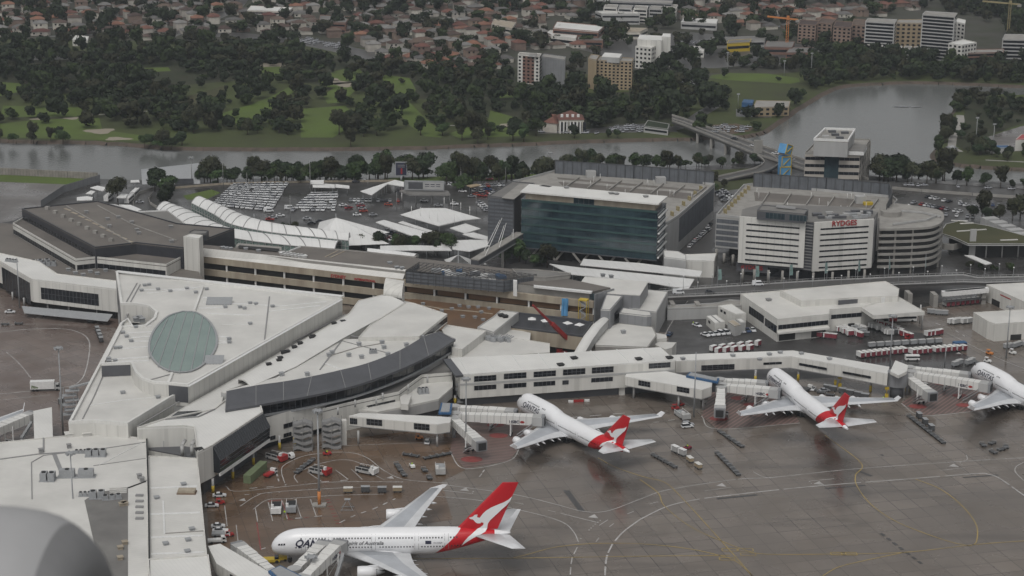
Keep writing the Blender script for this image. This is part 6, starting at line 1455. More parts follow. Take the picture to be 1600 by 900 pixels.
def carmesh(name,paint,kind='sedan',L=4.5,W=1.78,H=1.45):
 """small far car as one mesh: painted body, dark glass, wheels"""
 m=MB();body=[(-L/2,.3),(-L/2,.85),(-L/2+.9,.95),(L/2-1.3,.93),(L/2-.1,.72),(L/2,.3)]
 m.rings([[(x,s*W/2,z)for x,z in body]for s in(-1,1)],0,False)
 if kind=='van':cab=[(-L/2+.05,.9),(-L/2+.15,2.1),(L/2-1.2,2.1),(L/2-.5,.9)]
 else:cab=[(-L/2+.7,.92),(-L/2+1.3,H),(L/2-2.1,H),(L/2-1.25,.92)]
 m.rings([[(x,s*(W/2-(.08 if z<1 else .2)),z)for x,z in cab]for s in(-1,1)],1 if kind!='van' else 0,False)
 m.prism([(cab[1][0],-W/2+.19),(cab[2][0],-W/2+.19),(cab[2][0],W/2-.19),(cab[1][0],W/2-.19)],cab[1][1],cab[1][1]+.05,0)
 if kind=='van':m.prism([(cab[2][0]-2.4,-W/2+.02),(cab[2][0]+.25,-W/2+.02),(cab[2][0]+.25,W/2-.02),(cab[2][0]-2.4,W/2-.02)],1.25,1.8,1)
 for x in(-L/2+.85,L/2-.9):
  for s in(-1,1):m.tube((x,s*(W/2-.2),.32),(x,s*(W/2+.02),.32),.32,n=8,m=2)
 o=m.build(name,[paint,'dglass','black']);me=o.data;bpy.data.objects.remove(o);return me
M['cw']=mat('white_car_paint',(.62,.63,.64),.3,namt=.05,vary=.12);M['cs']=mat('silver_car_paint',(.33,.34,.36),.3,vary=.2);M['cd']=mat('dark_car_paint',(.03,.033,.04),.3,vary=.4);M['cr']=mat('red_car_paint',(.3,.03,.03),.35,vary=.2);M['cb']=mat('blue_car_paint',(.04,.07,.16),.3,vary=.2)
CM={k:carmesh('car_mesh',k)for k in('cw','cs','cd','cr','cb')};CV=carmesh('van_mesh','cw','van',5.2,1.95)
COLN={'cw':'white','cs':'silver','cd':'dark','cr':'red','cb':'blue'}
def car(k,p,rz,label,group,z=.05,name='parked_car',me=None,cat='car'):
 o=bpy.data.objects.new(name,me or CM[k]);COL.objects.link(o);o.location=(p[0],p[1],z);o.rotation_euler=(0,0,rz);return tag(o,label,cat,group)
rc=random.Random(11)
# rental fleet: slanted columns of cars
def lot(tl,tr,br,bl,cols,rows,prob,mix,label,group,ang_off=0.):
 P=[G(*q)for q in(tl,tr,br,bl)]
 for i in range(cols):
  s=i/(cols-1);a=P[0].lerp(P[1],s);b=P[3].lerp(P[2],s);d=a-b;rz=atan2(d.y,d.x)+ang_off
  for j in range(rows):
   if rc.random()>prob:continue
   p=b.lerp(a,j/max(1,rows-1));k=rc.choices(list(mix),list(mix.values()))[0]
   car(k,(p.x+rc.uniform(-.3,.3),p.y+rc.uniform(-.4,.4)),rz+rc.uniform(-.05,.05),label%COLN[k],group).scale=(1.14,1.14,1.1)
RW={'cw':12,'cs':2}
lot((366,291),(447,289),(423,329),(336,320),13,11,.97,RW,'%s rental car nose to tail in the packed western rental rows','rental cars in the western rows')
lot((488,305),(526,304),(521,329),(459,329),9,7,.9,RW,'%s rental car in the slanted eastern rental rows','rental cars in the eastern rows')
# scattered car park
MX={'cw':5,'cs':5,'cd':4,'cr':1.2,'cb':1.2}
def carline(a,b,n,label,group,along=False,prob=.9,mix=MX):
 A,B=G(*a),G(*b);d=B-A;rz=atan2(d.y,d.x)+(0 if along else pi/2)
 for k in range(n):
  if rc.random()>prob:continue
  p=A.lerp(B,k/max(1,n-1));c=rc.choices(list(mix),list(mix.values()))[0];car(c,p,rz,label%COLN[c],group)
g_='short stay cars behind the shelters'
carline((548,314),(622,315),13,'%s car parked nose in along the toll plaza row',g_)
carline((562,319),(568,331),4,'%s car in the short column beside the toll plaza',g_);carline((536,322),(545,326),2,'%s car parked at the edge of the rental lot',g_)
carline((750,318),(762,330),5,'%s car parked beside the louvred block',g_);carline((738,298),(762,302),6,'%s car in the row under the tan kiosk',g_);carline((744,305),(775,300),7,'%s car in the back row near the deck car park',g_);carline((750,292),(785,290),7,'%s car in the far row near the deck car park',g_)
carline((596,367),(618,378),6,'%s car parked behind the large tent',g_);carline((606,362),(634,374),6,'%s car parked between tent and bent canopy',g_)
for i,(x,y,k,lb)in enumerate([(500,347,'cd','dark car beside the large white tent'),(427,341,'cs','silver car turning at the end of the rental lot'),(438,338,'cw','white car leaving the rental lot'),(422,344,'cr','red car near the small pointed tent'),(558,337,'cw','white car driving past the six sided shelter'),(583,337,'cs','silver car driving past the six sided shelter'),(607,321,'cr','red car in front of the toll canopy'),(663,315,'cw','white car under the advertising board'),(685,322,'cs','silver car beyond the six sided shelter'),(710,320,'cw','white car near the shelter masts'),(737,308,'cs','silver car on the short stay lane'),(706,290,'cw','white car near the board on the exit lane'),(723,300,'cw','white car by the round trees'),(755,307,'cr','red car in the short stay rows'),(762,297,'cb','blue car in the short stay rows'),(556,285,'cd','dark car on the river road'),(565,282,'cw','white car on the river road'),(765,281,'cr','red car on the river road verge'),(770,304,'cw','white car nearest the deck car park ramp'),(219,317,'cs','small grey car on the curved loop road'),(416,289.5,'cd','dark car at the back of the rental lot'),(480,343,'cs','silver car left of the large tent'),(487,350,'cd','dark car under the large tent edge')]):
 car(k,G(x,y),rc.uniform(-.3,.3),lb,'cars moving between the car parks')
for i,(x,y,lb)in enumerate([(420,331,'white van parked at the front of the rental rows'),(452,327,'white van at the corner of the rental lot'),(1060,459,'white van on the elevated road nearest to the plant blocks'),(1184,446,'cream van on the elevated road by the hotel sign')]):
 car('cw',G(x,y,7 if x>1000 else 0),.1,lb,'vans',z=7.05 if x>1000 else .05,name='van',me=CV,cat='van')
car('cd',G(1109,458,7),.1,'dark car on the elevated road','cars on the elevated road',z=7.05);
for lb,x,y in(('white coach parked left of the lone tree',170,312),('white coach parked right of the lone tree',202,315),('white coach parked behind the shelter roof',211,306)):
 t=thing('coach',lb,'coach',tuple(G(x,y)),1.5,'parked coaches');m=MB();m.box(-5.5,5.5,-1.25,1.25,.4,3.2);m.build('body','white',t);m=MB();m.box(-5.4,5.52,-1.27,1.27,1.6,2.6);m.build('window_band','dglass',t);[MB().tube((x_,s*1.0,.5),(x_,s*1.28,.5),.5,n=10).build('wheel','black',t)for x_ in(-3.5,3.6)for s in(-1,1)]
# car rows near hotel / between car parks / right hand lots
g2='cars between the two deck car parks'
carline((1086,378),(1108,360),8,'%s car parked under the hotel car park edge',g2,True);carline((1078,386),(1110,352),9,'%s car in the lane left of the hotel car park',g2,True);carline((1122,302),(1140,322),6,'%s car on the upper lane between the deck car parks',g2);carline((1130,299),(1148,314),6,'%s car beside the upper lane kerb',g2)
g3='cars in the lot right of the round car park'
for a,b,n in[((1428,318),(1500,332),12),((1450,309),(1530,326),13),((1470,336),(1520,340),7),((1500,318),(1560,322),8)]:carline(a,b,n,'%s car in the open lot beyond the round car park',g3,prob=.6)
car('cr',G(1520,327),.2,'bright red covered car in the open lot beyond the round car park',g3)
g4='staff cars beside the baggage hall'
WX={'cw':8,'cs':1,'cb':.6}
A,B=G(1102,525),G(1180,517)
for k in range(10):
 p=A.lerp(B,k/9.5);t=thing('staff_car',['white sedan, first','white sedan, second','white hatchback, third','white wagon, fourth','white van like car, fifth','white sedan, sixth','white sedan, seventh','silver sedan, eighth','blue sedan, ninth','white sedan, last'][k]+' from the left in the staff row beside the baggage hall','car',(p.x,p.y,.05),-.9-.05*k,g4)
 car_parts(t,paint=['cw','cw','cw','cw','cw','cw','cw','cs','cb','cw'][k],kind='suv' if k in(3,4)else 'sedan')
for x,y,rz,k,lb in[(343,776,0.1,'cw','white sedan parked alone beside the south pier pillar'),(331,792,.1,'cw','white sedan with yellow door panel beside the south pier'),(341,824,.1,'cw','upper white sedan of the stacked pair by the south pier'),(343,831,.1,'cw','lower white sedan of the stacked pair by the south pier'),(1089,510,-.9,'cw','white car beside the orange barriers'),(1074,668,.3,'cw','small white wagon on the apron right of the tail'),(668,692,1.5,'cw','white van facing the viewer under the long walkway'),(1553,522,-.5,'cw','white utility leaving the far shed'),(1561,530,-.5,'cs','silver utility beside the far shed'),(1588,608,0,'cw','white utility behind the right hand airliner'),(1288,612,.3,'cs','silver car under the gallery'),(1270,609,1.2,'cw','white car under the gallery bend'),(16,489,.1,'cw','white pick up under the west pier awning'),(1075,665,.2,'cs','silver car near the small white wagon'),(1046,524,1.2,'cb','blue car on the wet service road')]:
 t=thing('service_car',lb,'car',tuple(G(x,y)),rz,'airside service cars');car_parts(t,paint=k,kind='suv' if 'wagon' in lb or 'van' in lb else 'sedan')
# ---- trucks and ground support
def gse_wheels(t,xs,w_,r=.45):
 for x in xs:
  for s in(-1,1):MB().tube((x,s*(w_/2-.25),r),(x,s*(w_/2+.02),r),r,n=12).build('wheel','black',t)
def truck(label,x,y,rz,box=('white',6,2.4,3.4),cab='white',group='trucks on the apron',logo=None):
 t=thing('catering_truck',label,'truck',tuple(G(x,y)),rz,group);mt,L,W_,H=box
 MB().box(-L/2-1,L/2-1,-W_/2,W_/2,.9,H).build('cargo_box',mt,t)
 m=MB();m.rings([[(L/2-.9,s*W_/2*.95,.6),(L/2-.9,s*W_/2*.95,2.7),(L/2+.4,s*W_/2*.95,2.7),(L/2+1,s*W_/2*.95,1.7),(L/2+1.1,s*W_/2*.95,.6)]for s in(-1,1)],0,False);m.build('cab',cab,t)
 m=MB();m.rings([[(L/2+.3,s*W_/2*.97,1.7),(L/2-.4,s*W_/2*.97,1.7),(L/2-.4,s*W_/2*.97,2.5),(L/2+.52,s*W_/2*.97,2.5),(L/2+1.02,s*W_/2*.97,1.75)]for s in(-1,1)],0,False);m.build('cab_window','dglass',t)
 MB().box(-L/2-1,L/2+.8,-W_/2+.2,W_/2-.2,.55,.88).build('chassis','black',t);gse_wheels(t,(-L/2+.2,-L/2+1.4,L/2),W_,.5)
 if logo:
  for s in(-1,1):
   m=MB()
   for k in range(5):x_=-L/2-.6+k*.5;m.face([(x_,s*(W_/2+.03),1.3),(x_+.25,s*(W_/2+.03),1.2),(x_+.7,s*(W_/2+.03),2.4-.2*k),(x_+.2,s*(W_/2+.03),2.6-.15*k)])
   m.build('leaf_decal','green',t)
 return t
truck('long white box truck with green leaf decal on the west apron',71,610,.12,('white',9,2.5,3.9),'lgwall',logo=1)
def red_loader(label,x,y,rz,front='sred',deck='dark'):
 t=thing('cargo_loader',label,'cargo loader',tuple(G(x,y)),rz,'cargo loaders');MB().box(-3.6,2.4,-1.7,1.7,.5,1.3).build('frame','lgwall',t);MB().box(-3.5,1.8,-1.45,1.45,1.32,1.75).build('platform',deck,t)
 MB().box(1.9,3.9,-1.65,1.65,.5,2.3).build('front_platform',front,t);m=MB();m.box(2.4,3.2,-1.6,-.7,2.3,3.3);m.build('operator_cab','white',t)
 m=MB()
 for s in(-1,1):m.bar((-3.4,s*1.6,2.3),(1.8,s*1.6,2.3),.1,.1);[m.bar((x_,s*1.6,1.3),(x_,s*1.6,2.3),.08,.08)for x_ in(-3.4,-1,1.7)]
 m.build('guard_rail','white',t);gse_wheels(t,(-2.6,2.6),3.4,.45)
red_loader('red fronted cargo loader parked beside the green containers',432,718,-.6);red_loader('red fronted cargo loader at the base of the tall apron mast',500,740,-.5);red_loader('white fronted red cargo loader right of the tall mast',573,739,-.5,'white','dark')
red_loader('white cargo loader parked nose down in a painted bay',432,798,-1.5,'white');red_loader('grey cargo loader beside the worker in yellow',455,796,-1.5,'steel','dark');red_loader('tall grey cargo loader standing right of the dollies',688,737,-1.5,'lgwall','steel');red_loader('white cargo loader behind the middle airliner winglet',1066,652,-1.2,'lgwall','steel')
def tractor(label,x,y,rz,mt='white',man=False):
 t=thing('baggage_tractor',label,'tug',tuple(G(x,y)),rz,'baggage tractors');m=MB();m.rings([[(-1.4,s*.75,.35),(-1.4,s*.75,1.0),(-.2,s*.75,.95),(.1,s*.75,1.15),(1.4,s*.75,1.0),(1.5,s*.75,.35)]for s in(-1,1)],0,False);m.build('body',mt,t)
 m=MB();m.box(-.7,.0,-.6,.6,.95,1.2);m.build('seat','black',t);gse_wheels(t,(-.9,.95),1.5,.33)
 if not man:m=MB();m.box(-1.2,.2,-.7,.7,2.0,2.08);[m.bar((a,b,1),(a,b,2),.07,.07)for a in(-1.1,.1)for b in(-.65,.65)];m.build('canopy',mt,t)
 return t
tractor('small tug with a hi vis driver near the stairs pair',511,711,.3,'sred',True);tractor('white tug with a hi vis driver right of the loaders',644,730,-1.3,'white',True);tractor('small tug with driver ahead of the pink crates',1074,702,.6,'maroon',True)
tractor('red tug parked beside the solitary white sedan',344,788,.4,'sred');tractor('red tug at the lower white sedan pair',358,838,.4,'sred');tractor('red tug under the gallery end of the pier',1055,640,.3,'sred');tractor('orange tug under the long walkway',655,686,0,'orange');tractor('white tug beside the right hand airliner nose',1543,566,-.6,'white');tractor('orange topped white tug on the service road',1546,554,-.7,'orange');tractor('white tug far right of the service road',1582,553,-.7,'white')
def utility(label,x,y,rz,mt='sred',cab='white'):
 t=thing('service_truck',label,'truck',tuple(G(x,y)),rz,'small service trucks');MB().box(-3,1,-1,1,.7,1.3).build('tray',mt,t);m=MB();m.rings([[(1.05,s,.5),(1.05,s,2.2),(2.1,s,2.2),(2.7,s,1.3),(2.8,s,.5)]for s in(-.95,.95)],0,False);m.build('cab',cab,t);m=MB();m.rings([[(1.5,s,1.35),(1.5,s,2.0),(2.12,s,2.0),(2.62,s,1.35)]for s in(-.97,.97)],0,False);m.build('cab_window','dglass',t);gse_wheels(t,(-1.9,1.8),2,.42)
utility('white cabbed service truck beside the red fronted loader',449,715,-.6,'lgwall');utility('red tray truck facing the green containers',423,743,1.1);utility('flat grey tray truck below the white sedan pair',346,838,.1,'steel');utility('white truck at the bottom of the parked row by the south pier',340,848,.2,'white');utility('yellow service truck under the gallery',1300,628,-.2,'yellow','white');utility('red service truck under the gallery near the drum',1335,632,.2);utility('white service truck under the gallery posts',1262,611,.8,'dsteel');utility('tray truck beside the blue container',1440,607,.3,'steel')
t=thing('minibus','white minibus on the service road behind the drum','minibus',tuple(G(1425,563)),.05);MB().box(-2.9,2.9,-1,1,.4,2.3).build('body','white',t);MB().box(-2.7,2.92,-1.02,1.02,1.3,1.95).build('window_band','dglass',t);gse_wheels(t,(-1.8,1.9),2,.4)
for lb,x,y in(('red nosed airport bus under the baggage hall canopy',1366,506),('second airport bus parked deeper under the baggage hall canopy',1410,502)):
 t=thing('airport_bus',lb,'bus',tuple(G(x,y)),.1,'airport buses');MB().box(-6,6,-1.3,1.3,.4,3.1).build('body','white',t);MB().box(-6.02,-2.8,-1.32,1.32,.42,3.12).build('red_end','sred',t);MB().box(-2.7,5.8,-1.32,1.32,1.5,2.5).build('window_band','dglass',t);gse_wheels(t,(-4,4),2.6,.5)
# dollies and carts
def dolly_proto():
 t=thing('baggage_dolly','','dolly');m=MB();m.box(-1.6,1.6,-.85,.85,.5,.62);m.bar((1.6,0,.5),(2.5,0,.4),.1,.1);[m.tube((x,s-.1,.25),(x,s+.1,.25),.25,n=8,m=1)for x in(-1.1,1.1)for s in(-.7,.7)];m.build('deck',['dsteel','black'],t);m=MB()
 for x in(-1.5,1.5):m.bar((x,-.8,.62),(x,-.8,1.0),.1,.1);m.bar((x,.8,.62),(x,.8,1.0),.1,.1);m.bar((x,-.8,1.0),(x,.8,1.0),.1,.1)
 m.build('end_rail','steel',t);return t
def cart_proto(nm,lab,cat,body,flap,top,L=2.9,H=2.1):
 t=thing(nm,'',cat);m=MB();m.box(-L/2,L/2,-.8,.8,.45,.6);m.bar((L/2,0,.5),(L/2+.9,0,.4),.1,.1);[m.tube((x,s-.1,.28),(x,s+.1,.28),.28,n=8,m=1)for x in(-.95,.95)for s in(-.7,.7)];m.build('deck',['dsteel','black'],t)
 MB().box(-L/2+.05,L/2-.05,-.74,.74,.6,H-.1).build('side_curtain',flap,t);MB().box(-L/2,-L/2+.5,-.78,.78,.6,H-.08).build('end_panel',body,t);MB().box(-L/2-.05,L/2+.05,-.85,.85,H-.08,H).build('roof',top,t);return t
PR={}
def place(kind,p,rz,label,group):
 if kind not in PR:
  t=PR[kind]={'dolly':dolly_proto,'cart':lambda:cart_proto('baggage_cart','','baggage cart','white','maroon','white',3.1,2.5),'wcart':lambda:cart_proto('baggage_cart','','baggage cart','white','lgwall','white',3.1,2.5),'pink':lambda:cart_proto('cargo_crate','','cargo crate','tan','tan','wroof2',3.0,1.9),
   'uld':lambda:cart_proto('cargo_container','','container','maroon','white','wroof',3.6,2.5),'suld':lambda:cart_proto('cargo_container','','container','steel','steel','lgwall',3.0,2.2),'dcart':lambda:cart_proto('baggage_cart','','baggage cart','dsteel','dsteel','steel')}[kind]()
  t.matrix_basis=Matrix.Translation((p[0],p[1],.06))@Matrix.Rotation(rz,4,'Z');tag(t,label,None,group);return t
 return dup(PR[kind],(p[0],p[1],.06),rz,label,group)
def train(kind,a,b,n,label,group,turn=0.,jit=.0):
 A,B=G(*a),G(*b);d=B-A;rz=atan2(d.y,d.x)+turn
 for k in range(n):p=A.lerp(B,k/max(1,n-1));place(kind,(p.x+rc.uniform(-jit,jit),p.y+rc.uniform(-jit,jit)),rz+rc.uniform(-.06,.06),label,group)
train('dolly',(464,739),(487,722),5,'empty dolly in the curved train beside the tall mast','empty dollies by the mast',jit=.4)
train('dolly',(620,728),(632,743),3,'empty dolly in the short train right of the loaders','empty dollies right of the loaders',jit=.3);train('dolly',(636,712),(648,714),2,'empty dolly behind the white tug','empty dollies behind the white tug');train('dolly',(663,736),(671,748),2,'empty dolly left of the tall grey loader','empty dollies left of the tall loader');train('dolly',(668,717),(698,711),4,'empty dolly in the row beside the striped stand','empty dollies beside the striped stand')
train('dolly',(1023,714),(1052,730),4,'empty dolly in the train left of the crates','dolly train left of the crates');train('dolly',(1122,711),(1152,742),7,'dark dolly in the long train right of the crates','dolly train right of the crates');train('dolly',(1126,677),(1157,698),5,'dolly in the train above the crates','dolly train above the crates')
train('dolly',(1422,653),(1472,692),10,'dolly in the long train behind the second airliner','dolly train behind the second airliner');train('dcart',(1436,653),(1455,672),3,'grey topped cart beside the long dolly train','carts beside the long dolly train');
for x,y in((1536,697),(1550,694),(1552,708),(1564,704),(1572,700)):place('dolly',G(x,y),rc.uniform(0,3),'dolly in the loose cluster at the right edge','dolly cluster at the right edge')
train('wcart',(1055,707),(1066,712),2,'grey box cart at the head of the pink crates','box carts ahead of the crates');train('pink',(1078,722),(1091,732),2,'pale pink crate on a dolly on the open apron','pink crates on dollies')
for x,y,k,lb in((544,770,'pink','pink topped crate, left of the four by the wing'),(571,769,'dcart','dark box cart, second of the four by the wing'),(597,770,'dcart','dark box cart, third of the four by the wing'),(621,769,'pink','pink topped crate nearest the wing')):place(k,G(x,y),.05,lb,'carts by the near wing')
train('dcart',(152,518),(158,534),4,'grey box cart in the line beside the triangular terminal','carts beside the triangular terminal');place('dcart',G(142,504),0,'blue grey cart below the awning','carts below the awning');place('wcart',G(124,497),0,'small white cart below the awning','carts below the awning');place('dolly',G(72,494),.4,'dolly under the left of the awning','carts below the awning');place('dcart',G(93,495),.4,'dark cart under the middle of the awning','carts below the awning');place('dolly',G(8,508),0,'dolly at the left edge of the west apron','dollies on the west apron');place('dolly',G(29,507),0,'dolly beside the left edge of the west apron','dollies on the west apron');place('dcart',G(96,630),1.5,'grey box cart beside the west light mast','carts beside the west mast')
train('cart',(1114,549),(1184,541),6,'white cart with maroon curtain in the back row behind the gallery','maroon carts behind the gallery',turn=.5);train('cart',(1122,552.5),(1172,548),5,'white cart with maroon curtain in the front row behind the gallery','maroon carts behind the gallery',turn=.5)
for k in range(9):p=G(1344+k*8.4,559-k*.9);place('uld',p,2.1,'long white cargo container in the left of the container line','cargo container line')
for k in range(4):p=G(1425+k*8.2,554-k*.8);place('uld',p,2.1,'long white cargo container in the middle of the container line','cargo container line')
for k in range(6):p=G(1461+k*8.6,551-k*.7);place('uld',p,2.1,'long white cargo container in the right of the container line','cargo container line')
for k in range(9):p=G(1362+k*13,543-k*.8);place('suld',p,.3,'rounded grey container behind the container line','grey containers behind the line')
for k in range(8):p=G(1478+k*7.6,479-k*.8);place('uld',(p.x,p.y),2.0,'white container on the ground level of the container rack','containers in the rack')
t=thing('container_rack','long two level rack of white containers beside the white shed','rack',tuple(G(1505,480)));A,B=G(1474,482),G(1540,476)
for lv in(2.6,5.2):
 MB().prism([A,B,B+Vector((0,3,0)),A+Vector((0,3,0))],lv,lv+.2).build('shelf','dsteel',t,True)
for k in range(14):
 p=A.lerp(B,(k+.5)/14);o=MB().obox((p.x,p.y+1.2),3.2,2.4,5.42,7.5,.05).build('cargo_container','white');tag(o,'white container on the top shelf of the container rack','container','containers on the rack shelf')
for kk,(a,b,n,k)in enumerate([((1272,525),(1300,530),4,'cart'),((1296,514),(1330,525),8,'cart'),((1330,512),(1352,527),7,'dcart'),((1362,512),(1392,524),8,'wcart'),((1385,510),(1402,522),6,'dcart'),((1404,520),(1420,530),5,'cart'),((1448,526),(1470,524),5,'cart'),((1486,507),(1514,505),7,'wcart'),((1452,490),(1474,492),4,'suld'),((1573,545),(1598,540),5,'suld'),((1310,512),(1345,528),8,'cart'),((1322,509),(1352,519),6,'wcart'),((1374,509),(1402,518),6,'cart'),((1290,610),(1350,622),6,'dcart'),((1240,605),(1300,618),5,'dolly'),((1490,572),(1520,568),4,'suld')]):
 train(k,a,b,n,['cart parked before the left loading door of the baggage hall','cart in the crowd before the right loading door','grey slatted cart left of the tall hall mast','pale cart right of the tall hall mast','grey cart beside the hall mast tractors','red ended cart beside the tractors','red and white cart in the open row on the service yard','pale cart below the container rack','grey container left of the container rack','grey container before the folded shed','grey container behind the right hand airliner','cart in the second rank before the right loading door','pale cart in the third rank before the right loading door','cart in the second rank right of the hall mast','dark cart in the shade under the gallery','dolly in the shade under the gallery bend'][kk],'ground equipment group %s'%'abcdefghijklmnopq'[kk],turn=1.1 if kk in(1,2,3,4)else .2,jit=.8)
for x,y,lb in((1412,525,'red tug left of the pair near the hall mast'),(1419,530,'red tug right of the pair near the hall mast'),(1063,634,'red belt loader by the gallery')):tractor(lb,x,y,.5,'sred')
# shipping containers
t=thing('shipping_container','pair length olive green shipping containers beside the concourse pillars','container',tuple(G(398,752)),0);a,b=G(386,756),G(412,733);d=(b-a);rz=atan2(d.y,d.x);c=a.lerp(b,.5);m=MB();m.obox((c.x,c.y),d.length,2.6,.1,3.0,rz);m.build('box','green',t,True);m=MB()
for k in range(22):q=a.lerp(b,(k+.5)/22);m.obox((q.x,q.y),.18,2.72,.2,2.95,rz)
m.build('corrugation','green',t,True)
t=thing('shipping_container','blue box container at the corner of the service road','container',tuple(G(1499,545)),.2);MB().box(-2.6,2.6,-1.4,1.4,.1,3.0).build('box','blue',t);MB().box(-2.4,2.4,-1.44,-1.41,.4,2.8).build('door','navy',t)
for lb,x,y,mt in(('red market umbrella, left of the two by the folded shed',1567,530,'sred'),('red market umbrella, right of the two by the folded shed',1578,529,'sred')):
 t=thing('umbrella',lb,'umbrella',tuple(G(x,y)),0,'red umbrellas');MB().tube((0,0,0),(0,0,2.4),.06,n=6).build('pole','steel',t);MB().lathe([(0,1.7),(.7,.05)],(0,0,2.2),(0,0,1),8).build('canopy',mt,t)
t=thing('service_canopy','red cloth canopy at the end of the curved ramp wall','canopy',tuple(G(1073,492)),0);MB().box(-5,5,-1.6,1.6,2.6,2.9).build('roof','sred',t);[MB().tube((x,y,0),(x,y,2.6),.08,n=6).build('post','steel',t)for x in(-4.6,4.6)for y in(-1.4,1.4)]
t=thing('frame_stand','grey steel maintenance stand beside the near wing','stand',tuple(G(543,796)),0);m=MB();[m.bar((x,y,0),(0,0,3.6),.12,.12)for x in(-2,2)for y in(-1.5,1.5)];m.bar((-2,-1.5,.4),(2,-1.5,.4),.12,.12);m.bar((-2,1.5,.4),(2,1.5,.4),.12,.12);m.build('frame','steel',t);MB().box(-1,1,-.8,.8,3.5,3.6).build('platform','steel',t)
t=thing('ground_power_unit','yellow wheeled unit beneath the nose of the double deck airliner','power unit',tuple(G(440,876)),.2);MB().box(-1.6,1.6,-.9,.9,.5,1.7).build('body','yellow',t);gse_wheels(t,(-1,1),1.8,.4)
t=thing('tow_tractor','low yellow tow tractor beside the ground power unit','tow tractor',tuple(G(424,878)),.1);MB().box(-2.6,2.6,-1.3,1.3,.4,1.2).build('body','yellow',t);MB().box(1,2.2,-1.1,1.1,1.2,1.9).build('cab','dglass',t);gse_wheels(t,(-1.7,1.7),2.6,.55)
# orange and yellow posts under gallery
for x,y,lb in((1407,620,'yellow hydrant stand left of the grey drum foot'),(1417,612,'yellow cabinet stand beside the grey drum'),(1385,621,'orange stand beside the gallery pillar'),(1312,604,'yellow cabinet at the gallery pillar')):
 t=thing('utility_stand',lb,'stand',tuple(G(x,y)),0,'yellow utility stands');MB().box(-.6,.6,-.6,.6,0,1.4).build('cabinet','yellow',t);MB().tube((0,0,1.4),(0,0,4.2),.12,n=6).build('post','yellow',t);MB().box(-.8,.8,-.1,.1,3.2,4.2).build('board','yellow',t)
# ---- light masts, lamps, flags
def mast(label,base,top_y,arms=True,r=.32,mt='steel',red=False,head=2.2,grp='tall apron light masts'):
 b=G(*base);hh=onwall((b.x,b.y),(b.x+1,b.y),base[0],top_y)[1];t=thing('light_mast',label,'light mast',tuple(b),0,grp);MB().tube((0,0,0),(0,0,hh),r,r*.55,10).build('pole',mt,t)
 if arms:
  m=MB();m.tube((0,0,hh-.5),(0,0,hh-.2),head*.55,n=14);m.build('ring_frame',mt,t);
  for k in range(6):a=k*pi/3;q=(head*.6*cos(a),head*.6*sin(a));o=MB().obox(q,.7,.5,hh-.9,hh-.1,a).build('lamp_head','steel',t)
 if red:MB().tube((0,0,0),(0,0,5),r+.12,n=10).build('painted_base','orange',t);MB().box(-2.2,2.2,-1.6,1.6,0,.5).build('plinth','conc',t)
 return t
mast('tall light mast with painted foot on the loader bay apron',(499,790),640,red=True,r=.42);mast('light mast standing on the west apron',(99,680),542);mast('light mast in front of the west pier',(31,482),403,False);mast('light mast in front of the small blue hub',(728,706),590);mast('light mast rising before the flat blue hub',(1084,652),550,False);mast('light mast beside the baggage hall tractors',(1390,575),492);mast('light mast in front of the folded shed',(1572,560),478);mast('short light mast behind the grey drum',(1476,572),540,False,.22)
mast('light mast on the low pier roofline left of the dark roof patch',(117,835),706,r=.3,head=2);mast('light mast on the near walkway crossing the double deck airliner',(487,925),868,r=.3,head=2.6)
for i,(x,y,ty)in enumerate([(300,287,245),(349,295,255),(485,303,250),(511,282,265),(720,286,259),(859,278,238),(744,335,303),(790,285,262),(1225,247,224),(575,300,268),(454,350,306),(620,328,300),(386,288,270)]):mast(['tall car park mast behind the curved shed','car park mast beside the loop road barrier','tallest mast at the rental wash bays','short mast at the river road','white mast beside the round kiosk trees','mast behind the deck car park ramp','dark mast left of the louvred block','lamp mast beyond the short stay rows','lamp mast on the bridge approach','lamp mast between toll canopy and rental lot','dark mast in front of the rental rows','lamp mast before the toll canopy','low lamp mast behind the western rental rows'][i],(x,y),ty,i in(0,5),.2,'white' if i==4 else 'frame',grp='car park light masts')
lp=None;A=Vector
for i in range(26):
 s=i/25;far=i%2;q=G(1045+s*560,(452.5-s*22)if far else(464-s*27),7)
 if lp is None:
  lp=u=thing('street_lamp','','street lamp',(q.x,q.y,7.3),0,'lamps along the elevated road');MB().tube((0,0,0),(0,0,5.5),.1,.07,6).build('pole','steel',u);MB().lathe([(0,.1),(.15,.32),(.5,.3),(.6,.05)],(0,0,5.4),(0,0,1),10).build('lamp_globe','white',u)
 else:u=dup(lp,(q.x,q.y,7.3),0,group='lamps along the elevated road')
 u['label']='slim street lamp with white globe on the %s railing of the elevated road'%('far' if far else 'near')
fl=None
for i,(x,y)in enumerate([(1121,446),(1180,441),(1233,439),(1288,436),(1340,433),(1388,430),(1445,427)]):
 q=G(x,y,6)
 if fl is None:
  fl=u=thing('banner_pole','','banner',(q.x,q.y,0),0,'pale green banners along the elevated road');MB().tube((0,0,0),(0,0,15),.12,.08,6).build('pole','steel',u);m=MB();R=[[(.15+.5*j+.1*sin(k),.15*sin(j*1.3+k),8.5+k*1.0)for j in range(4)]for k in range(6)];m.rings([r+[(p[0],p[1]+.05,p[2])for p in reversed(r)]for r in R],0,False);M['flag']=mat('pale_green_banner',(.22,.33,.31),.7,namt=.4,nscale=.8);m.build('banner_cloth','flag',u)
 else:u=dup(fl,(q.x,q.y,0),i*.2,group='pale green banners along the elevated road')
 u['label']='pale green vertical banner before the hotel, %s from the left'%['first','second','third','fourth','fifth','sixth','seventh'][i]
